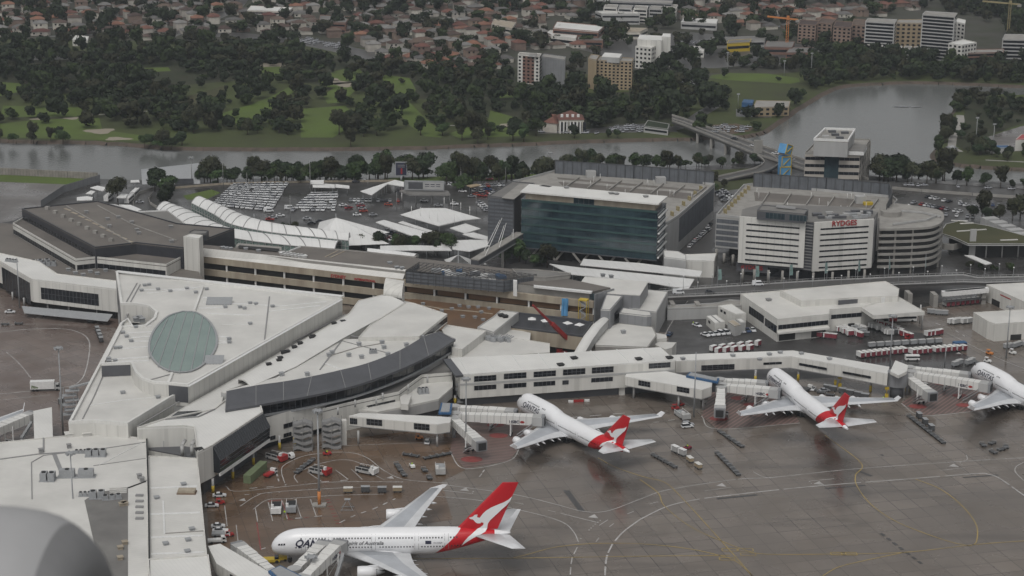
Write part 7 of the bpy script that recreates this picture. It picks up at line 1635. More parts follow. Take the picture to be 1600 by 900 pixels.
# ---- people in high visibility clothing
def person(label,loc,rz,sit=False,arms=.2):
 """skinned body grown from a joint skeleton, vest and trousers as its clothes"""
 if sit:J=[(0,0,.55),(0,.02,.82),(0,.04,1.05),(0,.05,1.17),(0,.06,1.33),(.18,.04,1.02),(.27,-.15,.85),(.2,-.38,.9),(-.18,.04,1.02),(-.27,-.15,.85),(-.2,-.38,.9),(.1,0,.52),(.13,-.42,.55),(.13,-.46,.12),(-.1,0,.52),(-.13,-.42,.55),(-.13,-.46,.12)]
 else:J=[(0,0,.95),(0,.01,1.2),(0,.01,1.42),(0,0,1.53),(0,-.01,1.68),(.19,0,1.4),(.27,-.02,1.12),(.27,-.12,.86),(-.19,0,1.4),(-.27,.02,1.12),(-.25,-.1,.86),(.1,0,.9),(.12,-.03,.5),(.12,.02,.07),(-.1,0,.9),(-.12,.06,.5),(-.14,.1,.07)]
 Rr=[.13,.14,.13,.06,.1,.065,.05,.035,.065,.05,.035,.09,.065,.05,.09,.065,.05];E=[(0,1),(1,2),(2,3),(3,4),(2,5),(5,6),(6,7),(2,8),(8,9),(9,10),(0,11),(11,12),(12,13),(0,14),(14,15),(15,16)]
 me=bpy.data.meshes.new('person');me.from_pydata(J,E,[]);o=bpy.data.objects.new('person',me);COL.objects.link(o)
 sk=o.modifiers.new('s','SKIN');sk.use_smooth_shade=True;o.modifiers.new('b','SUBSURF').levels=1
 for v,r in zip(me.skin_vertices[0].data,Rr):v.radius=(r,r)
 me.skin_vertices[0].data[0].use_root=True
 me2=bpy.data.meshes.new_from_object(o.evaluated_get(bpy.context.evaluated_depsgraph_get()));o.modifiers.clear();o.data=me2;bpy.data.meshes.remove(me)
 me2.materials.clear();[me2.materials.append(M[k])for k in('hiviz','cloth','skin')]
 for p in me2.polygons:z=p.center.z;p.material_index=2 if z>J[3][2]-.02 else(0 if z>J[0][2]+(-.02)and True else 1)
 o.matrix_basis=Matrix.Translation(Vector(loc))@Matrix.Rotation(rz,4,'Z');tag(o,label,'person','apron workers');m=MB();m.lathe([(0,.115),(.06,.11),(.12,.02)],(J[4][0],J[4][1],J[4][2]+.02),(0,0,1),10);m.build('hair','black',o);return o
def at(x,y,z=.06):g=G(x,y);return(g.x,g.y,z)
person('worker in yellow high visibility vest standing between two parked loaders',at(445,805),0);person('worker in high visibility vest sitting on the red tug by the stairs',at(511,711,.55),.3,True);person('worker in high visibility vest driving the white tug right of the loaders',at(644,730,.55),-1.3,True);person('worker in high visibility vest driving the tug ahead of the pink crates',at(1074,702,.55),.6,True);person('worker in high visibility clothing beside the white car at the cabins',at(1083,508),1);person('worker in orange standing near the drum foot',at(1380,626),.4)
# ================================================================ FAR BUILDINGS
def proj(x,y,z=0.):
 d=Vector((x,y,z-CAMZ));c=d.dot(fwd);return 800+d.dot(RC)/c*FPX,450-d.dot(UC)/c*FPX
def blk(label,px,z,wall,roof='conc',fl=0,cat='apartment block',name='apartment_block',grp=None,split=0,frac=.42,root=None):
 t=root or thing(name,label,cat,tuple(G(*px[0])),group=grp);P=level(t,px,z,0,wall,roof,.5 if z>8 else .2)
 for i in range(len(P)):
  a,b=P[i],P[(i+1)%len(P)];L=(b-a).length;e=(b-a).normalized();n=Vector((e.y,-e.x,0));c=sum(P,Vector())/len(P)
  if n.dot(a-c)<0:n=-n
  if n.dot(a)>0 or L<4:continue
  for k in range(fl):
   h=z/fl
   if split:
    s=int(L/split);m=MB()
    for q in range(s):
     u=L*(q+.25)/s;v=L*(q+.75)/s;A,B=a+e*u,a+e*v;m.prism([A,B,B+n*.1,A+n*.1],h*k+h*.3,h*k+h*.78)
    if s:o=m.build('window_row','dglass',t,True)
   else:win(t,a,b,.8,L-.8,h*k+h*(1-frac)/2,h*k+h*(1+frac)/2,nm='window_strip')
 return t,P
t,P=blk('white and red rendered apartment block among the golf course trees',[(809,86),(843,89),(846,84.5),(812,82.5)],20,'wwall',fl=8,split=3.2)
win(t,P[0],P[1],4,13,.5,19.6,'brick',.07,'red_panel');level(t,[(846,88.5),(883,94),(884,89),(850,84.5)],19,0,'gwall','conc',.4);level(t,[(826,84),(838,85),(839,83),(828,82)],22,20,'lgwall','conc')
t,P=blk('tan ten storey hotel block with rows of square dark windows',[(931,94.5),(988,97),(990,91.5),(934,88.5)],20,'tan',fl=9,split=2.6,cat='hotel',name='far_hotel');level(t,[(919,91.5),(932,94),(937,87),(924,85)],21,0,'tan','conc',.4);level(t,[(940,88),(968,90),(972,84),(945,82)],23,19,'lgwall','wroof')
t,P=blk('white stepped apartment tower beside the industrial yards',[(993,73),(1018,75.5),(1034,69),(1010,67)],16,'wwall','wroof2',5,split=3);level(t,[(996,61),(1034,63),(1036,56),(1000,54)],21,0,'wwall','wroof');level(t,[(1034,57),(1048,57.5),(1048,52.5),(1036,52)],23,0,'wwall','wroof')
# golf clubhouse
t=thing('clubhouse','white clubhouse with terracotta hipped roofs and tall columns on the far river bank','clubhouse',tuple(G(880,208)))
def hip(t,a,b,dep,z0,z1,wall,roof):
 a=Vector((a.x,a.y,0));b=Vector((b.x,b.y,0));e=(b-a).normalized();n=Vector((-e.y,e.x,0));q=[a,b,b+n*dep,a+n*dep];MB().prism(q,0,z0,0,False).build('wall',wall,t,True)
 o=.5;Q=[a-e*o-n*o,b+e*o-n*o,b+e*o+n*(dep+o),a-e*o+n*(dep+o)];Q=[v+Vector((0,0,z0))for v in Q];r0=a.lerp(q[3],.5)+e*dep*.5;r1=b.lerp(q[2],.5)-e*dep*.5;r0.z=r1.z=z1
 m=MB();m.face([Q[0],Q[1],r1,r0]);m.face([Q[2],Q[3],r0,r1]);m.face([Q[3],Q[0],r0]);m.face([Q[1],Q[2],r1]);m.build('roof',roof,t,True);return a,b,e,n
ca,cb,ce,cn=hip(t,G(873,208),G(912,208),15,8.5,13,'hwall2','tile');hip(t,G(848,206),G(870,208),13,6,10.5,'hwall2','tile')
for k in range(7):q=ca.lerp(cb,(k+.4)/7.5)-cn*1.2;MB().obox((q.x,q.y),.8,.8,0,7.6).build('column','white',t,True)
for k in range(6):win(t,ca,cb,1+k*2.8,3.0+k*2.8,.6,7,'dglass',.1)
for k in range(4):q=ca.lerp(cb,(k+.6)/4.6)+cn*3;MB().obox((q.x,q.y),1.6,2.4,9.2,11.2).build('dormer','white',t,True)
IB=[('long white roofed sports hall with a red fascia',[(864,44),(935,50),(945,41),(870,34)],11,'brick','wroof'),('cream saw tooth warehouse right of the sports hall',[(946,50),(1000,50),(1012,44),(948,42)],6,'hwall2','cream'),('low white warehouse left of the sports hall',[(850,54),(900,60),(903,52),(860,47)],7,'wwall','wroof2'),('brown brick warehouse under the sports hall',[(902,62),(942,63),(944,51),(904,50)],6,'brick','groof'),
 ('grey roofed warehouse behind the yellow office',[(1108,64),(1195,62),(1200,56),(1112,59)],6,'lgwall','groof'),('yellow office with dark windows at the industrial estate',[(1136,68),(1172,66),(1174,61),(1138,63)],7,'yellow','groof'),('brick factory right of the yellow office',[(1194,73),(1238,74),(1242,65),(1198,64)],6,'brick','groof'),('long red fascia warehouse beyond the lakeside trees',[(1228,82),(1316,82),(1320,75),(1235,74)],5,'brick','groof'),
 ('white roofed car yard shed at the industrial road',[(1062,78),(1100,80),(1102,73),(1066,72)],5,'wwall','wroof'),('white sheds at the left of the industrial estate',[(1064,34),(1120,37),(1122,30),(1068,28)],6,'lgwall','wroof'),('pale school building with flat roof at the top',[(930,18),(940,22),(1000,22),(990,15)],9,'lgwall','wroof2'),
 ('white roofed church hall in the left suburb',[(113,62),(137,63),(139,57),(118,55)],5,'wwall','wroof'),('long white roofed shopping block at the top',[(386,16),(450,18),(458,12),(392,9)],8,'hwall2','wroof'),('brick shopping block beside the busy street',[(498,34),(540,36),(548,26),(500,24)],9,'brick','groof'),('pale block near the top centre suburb',[(768,38),(800,45),(806,36),(772,30)],9,'hwall2','cream'),('low green roofed hall by the river car park',[(1006,197),(1044,202),(1046,194),(1012,188)],4,'lgwall','leaf')]
for lb,px,z,wl,rf in IB:blk(lb,px,z,wl,rf,1 if z<8 else 2,'warehouse','warehouse','far low buildings',frac=.3)
t,P=blk('cream pavilion with blue windows on the bay shore',[(1176,168),(1233,167),(1235,158),(1182,157)],6,'tan','conc',2,'pavilion','pavilion',split=4);level(t,[(1159,160),(1176,161),(1178,156),(1162,155)],6,0,'blue','blue')
AP=[('left',[(1247,38),(1275,40),(1280,33),(1252,31)],15),('second',[(1277,36),(1300,38),(1306,31),(1283,29)],16),('third',[(1302,42),(1330,44),(1334,35),(1306,33)],17),('fourth',[(1331,39),(1353,41),(1356,32),(1334,30)],18)]
for w_,px,z in AP:blk('orange brick apartment block, %s of the four beside the white balcony tower'%w_,px,z,'obrick','tile2',6,grp='orange brick apartment blocks',split=3.5)
blk('tall grey white balcony tower left of the tallest tower',[(1352,34),(1398,37),(1402,31),(1356,29)],24,'lgwall',fl=9,frac=.6)
blk('tallest dark glazed balcony tower beside the bay',[(1441,23),(1492,27),(1496,21),(1446,18)],36,'lgwall',fl=14,frac=.62)
blk('white slab right of the tallest tower',[(1490,34),(1508,38),(1509,32),(1496,29)],27,'wwall','wroof',9,split=4)
blk('white corner block with red brick wing behind the bay trees',[(1482,68),(1503,71),(1526,67),(1505,62)],18,'wwall','wroof',6,split=3.4)
blk('long red brick balcony block right of the white corner block',[(1500,84),(1568,82),(1569,77),(1504,78)],11,'brick','conc',4,frac=.5)
blk('blue grey glazed block at the right edge',[(1566,62),(1640,64),(1650,55),(1570,54)],17,'lgwall','conc',6,frac=.6)
blk('beige and brick terrace block between the two balcony towers',[(1400,36),(1441,37),(1443,31),(1404,31)],19,'tan','conc',6,split=3.5)
for k in range(6):x=1352+k*15;blk('white townhouse, number %s from the left below the balcony towers'%'one two three four five six'.split()[k],[(x,73+k*.6),(x+12,74+k*.6),(x+13,70+k*.6),(x+2,69.5+k*.6)],8,'wwall','conc',3,'townhouse','townhouse','white townhouses',frac=.5)
for k,(x,y)in enumerate([(943,12),(966,13),(990,14),(1014,14),(1036,12)]):blk('grey white apartment slab, number %s from the left at the top centre'%'one two three four five'.split()[k],[(x,y),(x+21,y+1),(x+23,y-4),(x+3,y-5)],12,'lgwall' if k%2 else 'wwall','conc',4,grp='top centre apartment slabs',frac=.5)
blk('darker long slab behind the top centre apartments',[(932,2),(1050,6),(1052,1),(936,-4)],14,'gwall','conc',5,frac=.4)
blk('white shed with red base on the peninsula yard',[(1587,218),(1640,216),(1650,208),(1596,210)],7,'wwall','sred',0,'shed','yard_shed');blk('low blue roofed hut beside the peninsula yard',[(1548,231),(1578,231),(1576,227),(1552,227)],3.5,'lgwall','blue',0,'hut','yard_hut')
t=thing('gazebo','small grey roofed gazebo at the tip of the peninsula lawn','gazebo',tuple(G(1487,237)));MB().lathe([(0,4.2),(1.4,.2)],(0,0,2.6),(0,0,1),6).build('roof','steel',t);[MB().tube((3.2*cos(a),3.2*sin(a),0),(3.2*cos(a),3.2*sin(a),2.6),.12,n=6).build('post','steel',t)for a in(0,1.05,2.1,3.14,4.2,5.24)]
for lb,x,y,h,mt,jib in(('orange tower crane behind the brick factory',1229,78,24,'orange',16),('yellow tower crane at the right edge',1574,64,30,'ochre',22)):
 c=G(x,y);t=thing('tower_crane',lb,'crane',tuple(c),0,'tower cranes');m=MB();[m.bar((a,b,0),(a,b,h),.25,.25)for a in(-.8,.8)for b in(-.8,.8)];[m.bar((-.8,-.8,z),(.8,-.8,z+2),.15,.15)for z in range(0,h-2,2)];m.build('mast',mt,t);MB().bar((8,0,h),(-jib,3,h+2),1,1.2).build('jib',mt,t);MB().box(-1,1,-1,1,h,h+3).build('cab',mt,t);MB().box(6,9,-1,1,h-2,h).build('counterweight','conc',t)
for i,(x,y,ty)in enumerate([(1136,115,83),(1225,119,96),(1267,122,84),(1040,178,160),(1153,168,148),(1551,236,195),(1524,230,185)]):
 b=G(x,y);hh=onwall((b.x,b.y),(b.x+1,b.y),x,ty)[1];t=thing('flood_light','tall thin floodlight pole, %s counted from the left'%['second','fourth','fifth','first','third','seventh','sixth'][i],'light mast',tuple(b),0,'floodlight poles');MB().tube((0,0,0),(0,0,hh),.22,.15,6).build('pole','steel',t);MB().box(-1,1,-.2,.2,hh,hh+.8).build('lamp_head','steel',t)
for x,y in((1405,163),(1412,163.5),(1432,163.5)):
 t=thing('rowing_boat',['narrow pale rowing boat, left of three on the bay','narrow pale rowing boat, middle of three on the bay','narrow pale rowing boat, right of three on the bay'][(x>1405)+(x>1420)],'boat',(G(x,y).x,G(x,y).y,-1.6),.2,'rowing boats');m=MB();m.rings([[(xx,-w_,.35),(xx,-w_*.4,-.05),(xx,w_*.4,-.05),(xx,w_,.35)]for xx,w_ in((-4,.05),(-2,.5),(2,.5),(4,.05))],0,False);m.build('hull','cs',t);MB().box(-1,-.6,-.45,.45,.2,.32).build('seat','tan',t)
# ---- distant cars, too many and small to single out
def joined(name,insts,mats,label,cat,kind='stuff'):
 """insts: (mesh, x, y, z, rot, scale, material offset) merged into one object"""
 V,Fl,Fs,Mi=[],[],[],[];base=0;cache={}
 for me,x,y,z,r,s,mo in insts:
  if me.name not in cache:
   co=np.empty(len(me.vertices)*3,np.float32);me.vertices.foreach_get('co',co);li=np.empty(len(me.loops),np.int32);me.loops.foreach_get('vertex_index',li);ls=np.empty(len(me.polygons),np.int32);me.polygons.foreach_get('loop_total',ls);mi=np.empty(len(me.polygons),np.int32);me.polygons.foreach_get('material_index',mi);cache[me.name]=(co.reshape(-1,3),li,ls,mi)
  co,li,ls,mi=cache[me.name];c,sn=cos(r),sin(r);sx=s if isinstance(s,(int,float))else s[0];sz=s if isinstance(s,(int,float))else s[1]
  o=np.empty_like(co);o[:,0]=(co[:,0]*c-co[:,1]*sn)*sx+x;o[:,1]=(co[:,0]*sn+co[:,1]*c)*sx+y;o[:,2]=co[:,2]*sz+z
  V.append(o);Fl.append(li+base);Fs.append(ls);Mi.append(np.where(mi==0,mo,mi+len(mats)-10)if mo>=0 else mi);base+=len(co)
 V=np.concatenate(V);Fl=np.concatenate(Fl);Fs=np.concatenate(Fs);Mi=np.concatenate(Mi);me=bpy.data.meshes.new(name);me.vertices.add(len(V));me.vertices.foreach_set('co',V.ravel());me.loops.add(len(Fl));me.loops.foreach_set('vertex_index',Fl);me.polygons.add(len(Fs));me.polygons.foreach_set('loop_start',np.concatenate([[0],np.cumsum(Fs)[:-1]]).astype(np.int32));me.polygons.foreach_set('material_index',Mi.astype(np.int32))
 for k in mats:me.materials.append(M[k])
 me.update(calc_edges=True);o=bpy.data.objects.new(name,me);COL.objects.link(o);return tag(o,label,cat,kind=kind)
rd=random.Random(5);ins=[]
def carpatch(px,n):
 P=[G(*q)for q in px]
 for k in range(n):s,q=rd.random(),rd.random();q=round(q*3)/3;a=P[0].lerp(P[1],s);b=P[3].lerp(P[2],s);c=a.lerp(b,q);ins.append((CM[rd.choice(['cw','cw','cs','cd','cr','cb'])],c.x,c.y,.1,rd.choice([0,1.57])+rd.uniform(-.2,.2),1,-1))
for px,n in[([(845,208),(935,209),(935,206),(845,205)],22),([(950,207),(1005,206),(1000,196),(955,200)],30),([(1112,207),(1172,206),(1168,196),(1118,197)],30),([(1062,118),(1110,140),(1106,146),(1060,128)],24),([(470,66),(540,78),(545,70),(480,60)],60),([(1040,90),(1100,88),(1100,78),(1045,80)],60),([(1060,70),(1130,72),(1130,66),(1062,64)],40),([(1490,118),(1540,118),(1538,110),(1494,110)],20),([(1600,296),(1400,288),(1400,290),(1600,300)],9),([(1075,192),(1250,256),(1250,260),(1075,196)],0)]:carpatch(px,n)
by={}
for i in ins:by.setdefault(i[0].name,[]).append(i)
allm=[]
o=joined('distant_cars',[(me_,x,y,z,r,s,mo)for me_,x,y,z,r,s,mo in ins],['cs','dglass','black'],None,None)
for i,(s,k)in enumerate([(.1,'cw'),(.28,'cs'),(.45,'cd'),(.62,'cw'),(.8,'cw'),(.93,'cs')]):
 a=G(1070,190,6).lerp(G(1250,255,6),s);car(k,(a.x,a.y),rA+2.5,'%s car on the river bridge, number %s from the golf side'%(COLN[k],'one two three four five six'.split()[i]),'cars on the river bridge',z=6.05)
# ================================================================ HOUSES
def inpoly(x,y,P):
 r=False;j=len(P)-1
 for i in range(len(P)):
  if(P[i][1]>y)!=(P[j][1]>y)and x<(P[j][0]-P[i][0])*(y-P[i][1])/(P[j][1]-P[i][1])+P[i][0]:r=not r
  j=i
 return r
SUBS=[[(-200,-60),(-200,56),(120,58),(240,62),(330,50),(440,56),(535,62),(560,90),(640,112),(800,112),(905,78),(1000,104),(1060,60),(1060,30),(1300,28),(1350,28),(1480,10),(1480,-60)],[(1050,-60),(1050,58),(1240,60),(1330,28),(1330,-60)]]
NOH=[[(850,28),(1020,34),(1120,40),(1240,60),(1320,90),(1000,110),(900,70),(840,58)],[(925,-12),(1060,-8),(1062,34),(925,34)],[(380,4),(462,6),(462,20),(380,20)],[(320,60),(372,-20),(384,-20),(340,66)],[(800,78),(890,78),(890,130),(800,130)],[(490,20),(552,22),(545,40),(490,38)],[(905,78),(1060,50),(1060,110),(905,110)],[(460,56),(550,60),(600,98),(560,98),(470,76)],[(1200,-20),(1500,-40),(1500,8),(1260,10)],[(100,52),(145,52),(145,66),(100,66)]]
hm=[]
for L_,W_,hz,rz_ in((13,10,3,2.2),(11,9,3,2.6),(15,9,3.2,2.0),(11,9,6,2.2)):
 m=MB();m.prism([(-L_/2,-W_/2),(L_/2,-W_/2),(L_/2,W_/2),(-L_/2,W_/2)],0,hz,0,False,False);w2=MB()
 for x in(-L_/2+2,0,L_/2-2):w2.box(x-.7,x+.7,-W_/2-.06,-W_/2,hz-2.1,hz-.8)
 r_=MB();o=.5;Q=[(-L_/2-o,-W_/2-o,hz),(L_/2+o,-W_/2-o,hz),(L_/2+o,W_/2+o,hz),(-L_/2-o,W_/2+o,hz)];a,b=(-L_/2+W_/2,0,hz+rz_),(L_/2-W_/2,0,hz+rz_)
 r_.face([Q[0],Q[1],b,a]);r_.face([Q[2],Q[3],a,b]);r_.face([Q[3],Q[0],a]);r_.face([Q[1],Q[2],b]);x2=L_/4;r_.face([(x2-2.5,-W_/2-2.2,hz),(x2+2.5,-W_/2-2.2,hz),(x2,0,hz+rz_*.9)]);r_.face([(x2-2.5,-W_/2-2.2,hz),(x2,0,hz+rz_*.9),(x2-2.5,0,hz)]);r_.face([(x2+2.5,-W_/2-2.2,hz),(x2,0,hz+rz_*.9),(x2+2.5,0,hz)]);m.box(x2-2.2,x2+2.2,-W_/2-1.9,-W_/2,0,hz,0)
 hm.append((m,r_,w2))
HP=[];ga=.32;cg,sg=cos(ga),sin(ga)
for i in range(-45,60):
 for j in range(-10,60):
  u=i*16+rd.uniform(-2,2);v=(j//2)*50+(j%2)*26+rd.uniform(-2,2);x=u*cg-v*sg;y=1350+u*sg+v*cg
  if y<1200 or y>2050:continue
  px,py=proj(x,y)
  if not(-140<px<1560 and-16<py<118):continue
  if any(inpoly(px,py,P)for P in SUBS)and not any(inpoly(px,py,P)for P in NOH)and rd.random()<.93:HP.append((y,x,ga+rd.choice([0,pi/2,pi])+rd.uniform(-.05,.05),rd.randrange(4)if rd.random()<.8 else 3))
HP.sort();pro={}
RT=['tile','tile','tile2','tile3','tile3','tile2'];RN={'tile':'terracotta','tile2':'brown','tile3':'grey'}
for n,(y,x,r,v)in enumerate(HP[:285]):
 rt=rd.choice(RT);wl=rd.choice(['hwall','hwall2','hwall2']);k=(v,rt,wl);lb='%s tiled roof on a %s in the far suburb'%(RN[rt],('brick ' if wl=='hwall' else 'cream ')+('two storey house' if v==3 else 'bungalow'))
 if k not in pro:
  t=pro[k]=thing('house',lb,'house',(x,y,.05),r,'far suburb, '+lb);hm[v][0].build('wall',wl,t);hm[v][1].build('roof',rt,t);hm[v][2].build('window_row','dglass',t)
 else:dup(pro[k],(x,y,.05),r,lb,'far suburb, '+lb)
hme=[]
for v in range(4):
 m=MB();m.add(hm[v][0]);a=len(m.f);m.add(hm[v][1]);m.m=[0]*a+[1]*(len(m.f)-a)
 for wl,rt in(('hwall','tile'),('hwall2','tile2'),('hwall','tile3'),('hwall2','tile')):
  q=MB();q.v=m.v;q.f=m.f;q.sm=m.sm;q.m=[{'hwall':0,'hwall2':1}[wl]if z==0 else{'tile':2,'tile2':3,'tile3':4}[rt]for z in m.m];o=q.build('h',['hwall','hwall2','tile','tile2','tile3']);hme.append(o.data);bpy.data.objects.remove(o)
if len(HP)>285:joined('distant_houses',[(rd.choice(hme),x,y,.05,r,rd.uniform(.9,1.15),-1)for y,x,r,v in HP[285:]],['hwall','hwall2','tile','tile2','tile3'],None,None)
m=MB()
for j in range(-4,30):
 pts=[];
 for i in range(-45,60,3):
  u=i*16;v=j*50-12;x=u*cg-v*sg;y=1350+u*sg+v*cg;px,py=proj(x,y)
  ok=-140<px<1560 and-20<py<112 and any(inpoly(px,py,P)for P in SUBS)and not any(inpoly(px,py,P)for P in NOH)
  if ok:pts.append(Vector((x,y,.055)))
  if(not ok or i>=57)and len(pts)>1:ribbon(m,None,7,0,None,False,pts);pts=[]
  elif not ok:pts=[]
struct('suburban_street',m,'road')
# ================================================================ TREES
def crown(rr,R,H,z0,n,leaf,blobs):
 """leaf clumps spread over and through several overlapping lobes"""
 B=[]
 for k in range(blobs):
  a=rr.uniform(0,2*pi);q=rr.uniform(.15,.62)*R;B.append((q*cos(a),q*sin(a),z0+H*rr.uniform(.3,.8),R*rr.uniform(.38,.6)))
 B.append((0,0,z0+H*.62,R*.62));m=MB()
 for i in range(n):
  bx,by,bz,br=rr.choice(B);d=Vector((rr.gauss(0,1),rr.gauss(0,1),rr.gauss(.25,1))).normalized();rad=br*rr.uniform(.6,1.05);c=Vector((bx,by,bz))+Vector((d.x*rad,d.y*rad,d.z*rad*H/(2.0*R)))
  t1=(d+Vector((rr.uniform(-.7,.7),rr.uniform(-.7,.7),rr.uniform(-.7,.7)))).normalized().orthogonal().normalized();t2=d.cross(t1).normalized();s=leaf*rr.uniform(.6,1.4)
  m.face([c+t1*s,c+t2*s*.7,c-t1*s*.9,c-t2*s*.8+d*s*.4])
 return m,B
def trunkmesh(rr,z0,H,B):
 m=MB();m.tube((0,0,-.1),(0,0,z0+H*.4),.32,.16,7)
 for b in B[:4]:m.tube((0,0,z0+H*.12),(b[0]*.8,b[1]*.8,b[2]),.14,.05,5)
 return m
rt=random.Random(21);TV=[]
for k in range(7):
 R,H,z0=[(5,8,2.2),(6,9,2.5),(4,9,2),(5.5,7,2),(4.5,11,2.4),(6.5,8,2.2),(3.5,7,1.5)][k];c,B=crown(rt,R,H,z0,1500,.52,7);o=c.build('crown',['leaf','leaf2','leaf3'][k%3]);tm=trunkmesh(rt,z0,H,B).build('trunk','bark');TV.append((o.data,tm.data));bpy.data.objects.remove(o);bpy.data.objects.remove(tm)
FV=[]
for k in range(5):
 R,H,z0=[(5,8,1.2),(6,9,1.2),(4,8,1),(5.5,7,1),(6,8,1)][k];c,B=crown(rt,R,H,z0,300,1.0,6);c.m=[0]*len(c.f);o=c.build('c','leaf');FV.append(o.data);bpy.data.objects.remove(o)
TP=[]  # x, y, scale, label, group
def trow(px,n,s,lab,grp,jx=3.,jy=3.,flat_=1.):
 P=[G(*q)for q in px];P=smooth(P if len(P)>2 else[P[0],P[0].lerp(P[1],.5),P[1]],8)
 for k in range(n):f_=k*(len(P)-1.001)/max(1,n-1);p=P[int(f_)].lerp(P[int(f_)+1],f_%1);TP.append((p.x+rt.uniform(-jx,jx),p.y+rt.uniform(-jy,jy),s*rt.uniform(.62,1.2),lab,grp))
trow([(310,285),(400,283),(470,284)],26,1.0,'dark green tree in the riverbank row behind the rental cars','riverbank trees behind the rental cars');trow([(470,284),(560,283)],18,1.02,'dark green tree in the riverbank row left of the dark billboard','riverbank trees left of the billboard');trow([(565,280),(612,280)],9,1.1,'tall tree touching the left of the dark billboard','trees left of the billboard');trow([(638,280),(656,280)],5,1.25,'tall dark tree right of the dark billboard','trees right of the billboard')
trow([(692,283),(760,282),(860,280)],34,1.0,'dense riverside tree between billboard and deck car park','riverside trees before the deck car park',3,6);trow([(1050,262),(1110,261),(1182,260)],18,.62,'small dark tree in the river row below the road bridge','river row below the road bridge',3,4);trow([(880,266),(960,264),(1050,262)],24,.85,'dark tree in the river row behind the mesh screens','river row behind the mesh screens',3,5);trow([(1366,281),(1480,285)],18,1.35,'large riverside tree right of the square office tower','trees right of the office tower',3,4);trow([(1490,290),(1600,295),(1650,298)],11,.9,'rounded riverside tree near the right edge','riverside trees at the right edge',3,3)
trow([(560,284),(330,287)],9,.5,'low shrubby tree below the riverbank row','low trees below the riverbank row')
for x,y,s,lb in[(242,299,1.3,'large dark tree left of the loop road'),(262,302,1.0,'dark tree before the curved shed'),(262,322,1.5,'broad tree inside the loop road bend'),(184,315,1.1,'lone dark tree between the coaches'),(668,278,.5,'tiny tree alone on the river wall'),(725,297,.8,'round tree beside the tan kiosk'),(716,299,.6,'small light green tree beside the tan kiosk')]:TP.append((*G(x,y)[:2],s,lb,'single landside trees'))
trow([(574,389),(596,388),(612,391)],4,.75,'tree in the gap between large tent and barrel canopy','trees by the large tent');trow([(630,393),(655,392),(680,396),(694,396)],8,.85,'tree in the clump behind the barrel canopy','trees behind the barrel canopy');trow([(785,412),(800,408),(830,414),(856,418)],9,.9,'tree below the footbridge beside the slanting legs','trees below the footbridge');trow([(1530,343),(1556,346),(1600,345)],6,1.0,'round tree beyond the brown roofed hall','trees beyond the brown roofed hall');trow([(424,357),(462,360)],6,.4,'small shrub beside the pointed tent','shrubs by the pointed tent');trow([(1512,420),(1560,423),(1590,425)],7,.35,'small shrub beside the fin sign','shrubs by the fin sign');trow([(1120,296),(1130,293)],3,.6,'small tree at the ramp between the deck car parks','trees between the deck car parks')
trow([(5,222),(30,224),(45,223),(62,222),(88,222),(100,224)],7,.8,'tree standing at the waterline of the far left bank','waterline trees far left');trow([(232,230),(262,231)],5,.95,'broad tree leaning over the river at the golf course','trees leaning over the river')
trow([(1528,240),(1545,242)],5,1.1,'broad dark tree on the peninsula lawn','broad trees on the peninsula lawn',4,6);trow([(1502,160),(1494,176)],5,1.1,'tall tree at the head of the peninsula path','trees at the head of the peninsula path',3,8);trow([(1479,222),(1484,205)],5,.8,'shoreline tree beside the peninsula path','shoreline peninsula trees',2,6);trow([(1556,247),(1600,248)],6,.6,'small tree in the peninsula garden','peninsula garden trees',4,8)
BARE=fairs+[[(840,200),(920,200),(920,214),(840,214)],[(935,196),(1070,190),(1075,214),(935,214)],[(294,150),(350,134),(352,160),(302,166)],[(1100,108),(1256,108),(1262,152),(1100,150)],[(1150,150),(1240,150),(1240,180),(1150,184)],[(1100,190),(1182,188),(1182,215),(1100,214)],[(1085,103),(1130,103),(1130,116),(1085,116)],[(800,80),(890,80),(892,146),(800,144)],[(915,80),(995,80),(995,156),(915,156)],[(990,50),(1050,50),(1050,104),(990,104)],[(-100,86),(200,85),(200,91),(-100,94)],[(0,204),(220,208),(700,216),(700,230),(0,222)],[(1340,66),(1440,66),(1440,92),(1340,90)],[(1435,18),(1580,30),(1580,108),(1480,106),(1435,92)],[(1240,28),(1440,28),(1440,62),(1240,62)],[(460,58),(545,60),(596,96),(560,98),(470,76)],[(1540,225),(1560,205),(1600,192),(1640,190),(1640,235)],[(1484,180),(1496,180),(1503,192),(1494,228),(1483,232)]]
WOOD=[[(-100,98),(-100,76),(140,77),(330,80),(420,72),(480,92),(600,110),(820,130),(1060,134),(1070,195),(830,205),(820,160),(700,130),(600,108),(400,100),(160,100)],[(1190,106),(1310,88),(1480,96),(1490,124),(1364,126),(1290,138),(1240,160),(1130,148),(1060,130),(1060,118)],[(1480,-40),(1700,-40),(1700,60),(1600,50),(1500,16)],[(1480,104),(1700,100),(1700,136),(1480,128)],[(0,118),(180,110),(230,160),(200,195),(120,170),(40,150)],[(180,150),(330,165),(340,215),(190,210)],[(500,190),(560,190),(600,214),(350,214),(350,195)],[(1500,132),(1700,136),(1700,176),(1560,180),(1506,165)]]
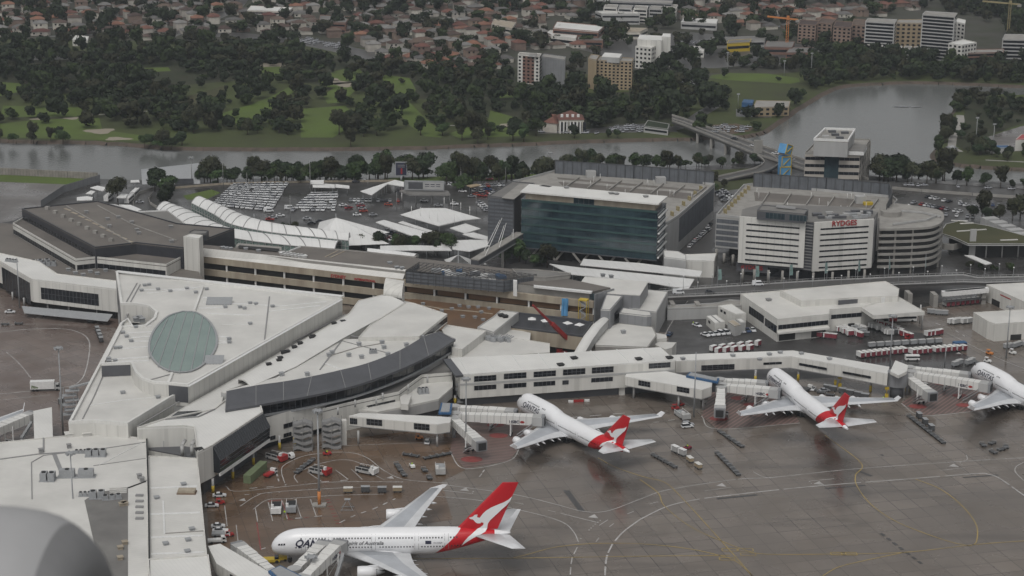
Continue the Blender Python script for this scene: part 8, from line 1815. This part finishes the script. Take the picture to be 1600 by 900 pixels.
for i in range(-75,80):
 for j in range(0,110):
  x=i*8.2+rt.uniform(-3.4,3.4);y=1150+j*8.8+rt.uniform(-3.8,3.8);px,py=proj(x,y)
  if not(-60<px<1680 and-22<py<260):continue
  if inpoly(px,py,[(p[0],p[1])for p in far_shore]+[(2200,-100),(-300,-100)]):
   if py>inshore(px)if 0 else False:continue
  elif not inpoly(px,py,pen):continue
  if any(inpoly(px,py,P)for P in BARE):pr=.06 if any(inpoly(px,py,P)for P in fairs)else .012
  elif any(inpoly(px,py,P)for P in WOOD):pr=.74 if px<800 and py>105 else .9
  elif py>96:pr=.36 if px<1100 else .34
  else:pr=.17 if px<1480 else .7
  if rt.random()<pr:TP.append((x,y,rt.choice([.5,.7,.8,.9,1.0,1.15,1.3])*rt.uniform(.9,1.1)*(.62 if px>1490 and py>130 else 1),'dark leafy tree among many on the far side of the river','trees across the river'))
TP.sort(key=lambda q:q[1]);tp={}
for n,(x,y,s,lb,gr)in enumerate(TP[:298]):
 v=rt.randrange(7)
 if v not in tp:
  t=tp[v]=thing('tree',lb,'tree',(x,y,0),0,gr)
  for nm,me in(('crown',TV[v][0]),('trunk',TV[v][1])):o=bpy.data.objects.new(nm,me);COL.objects.link(o);o.parent=t
  t.matrix_basis=Matrix.Translation((x,y,0))@Matrix.Diagonal((s,s,s,1))
 else:dup(tp[v],(x,y,0),rt.uniform(0,6.28),lb,gr,(s,s,s*rt.uniform(.85,1.15)))
for q in('leaf','leaf2','leaf3'):
 pass
rest=[(rt.choice(FV),x,y,0,rt.uniform(0,6.28),(s,s*rt.uniform(.7,1.4)),rt.choice([0,0,1,2]))for x,y,s,lb,gr in TP[298:]]
joined('distant_woods',rest,['leaf','leaf2','leaf3'],None,None)
# ================================================================ AIR
m=MB();m.box(-9200,9200,-3200,12200,-5.2,252);hz=m.build('haze','white');hz['kind']='stuff'
hm_=bpy.data.materials.new('pale_air');hm_.use_nodes=True;hn=hm_.node_tree;hn.nodes.remove(hn.nodes['Principled BSDF']);pv=hn.nodes.new('ShaderNodeVolumePrincipled');pv.inputs['Color'].default_value=(.80,.86,.93,1);pv.inputs['Density'].default_value=.00007;pv.inputs['Anisotropy'].default_value=.2
hn.links.new(pv.outputs[0],hn.nodes['Material Output'].inputs['Volume']);hz.data.materials.clear();hz.data.materials.append(hm_)
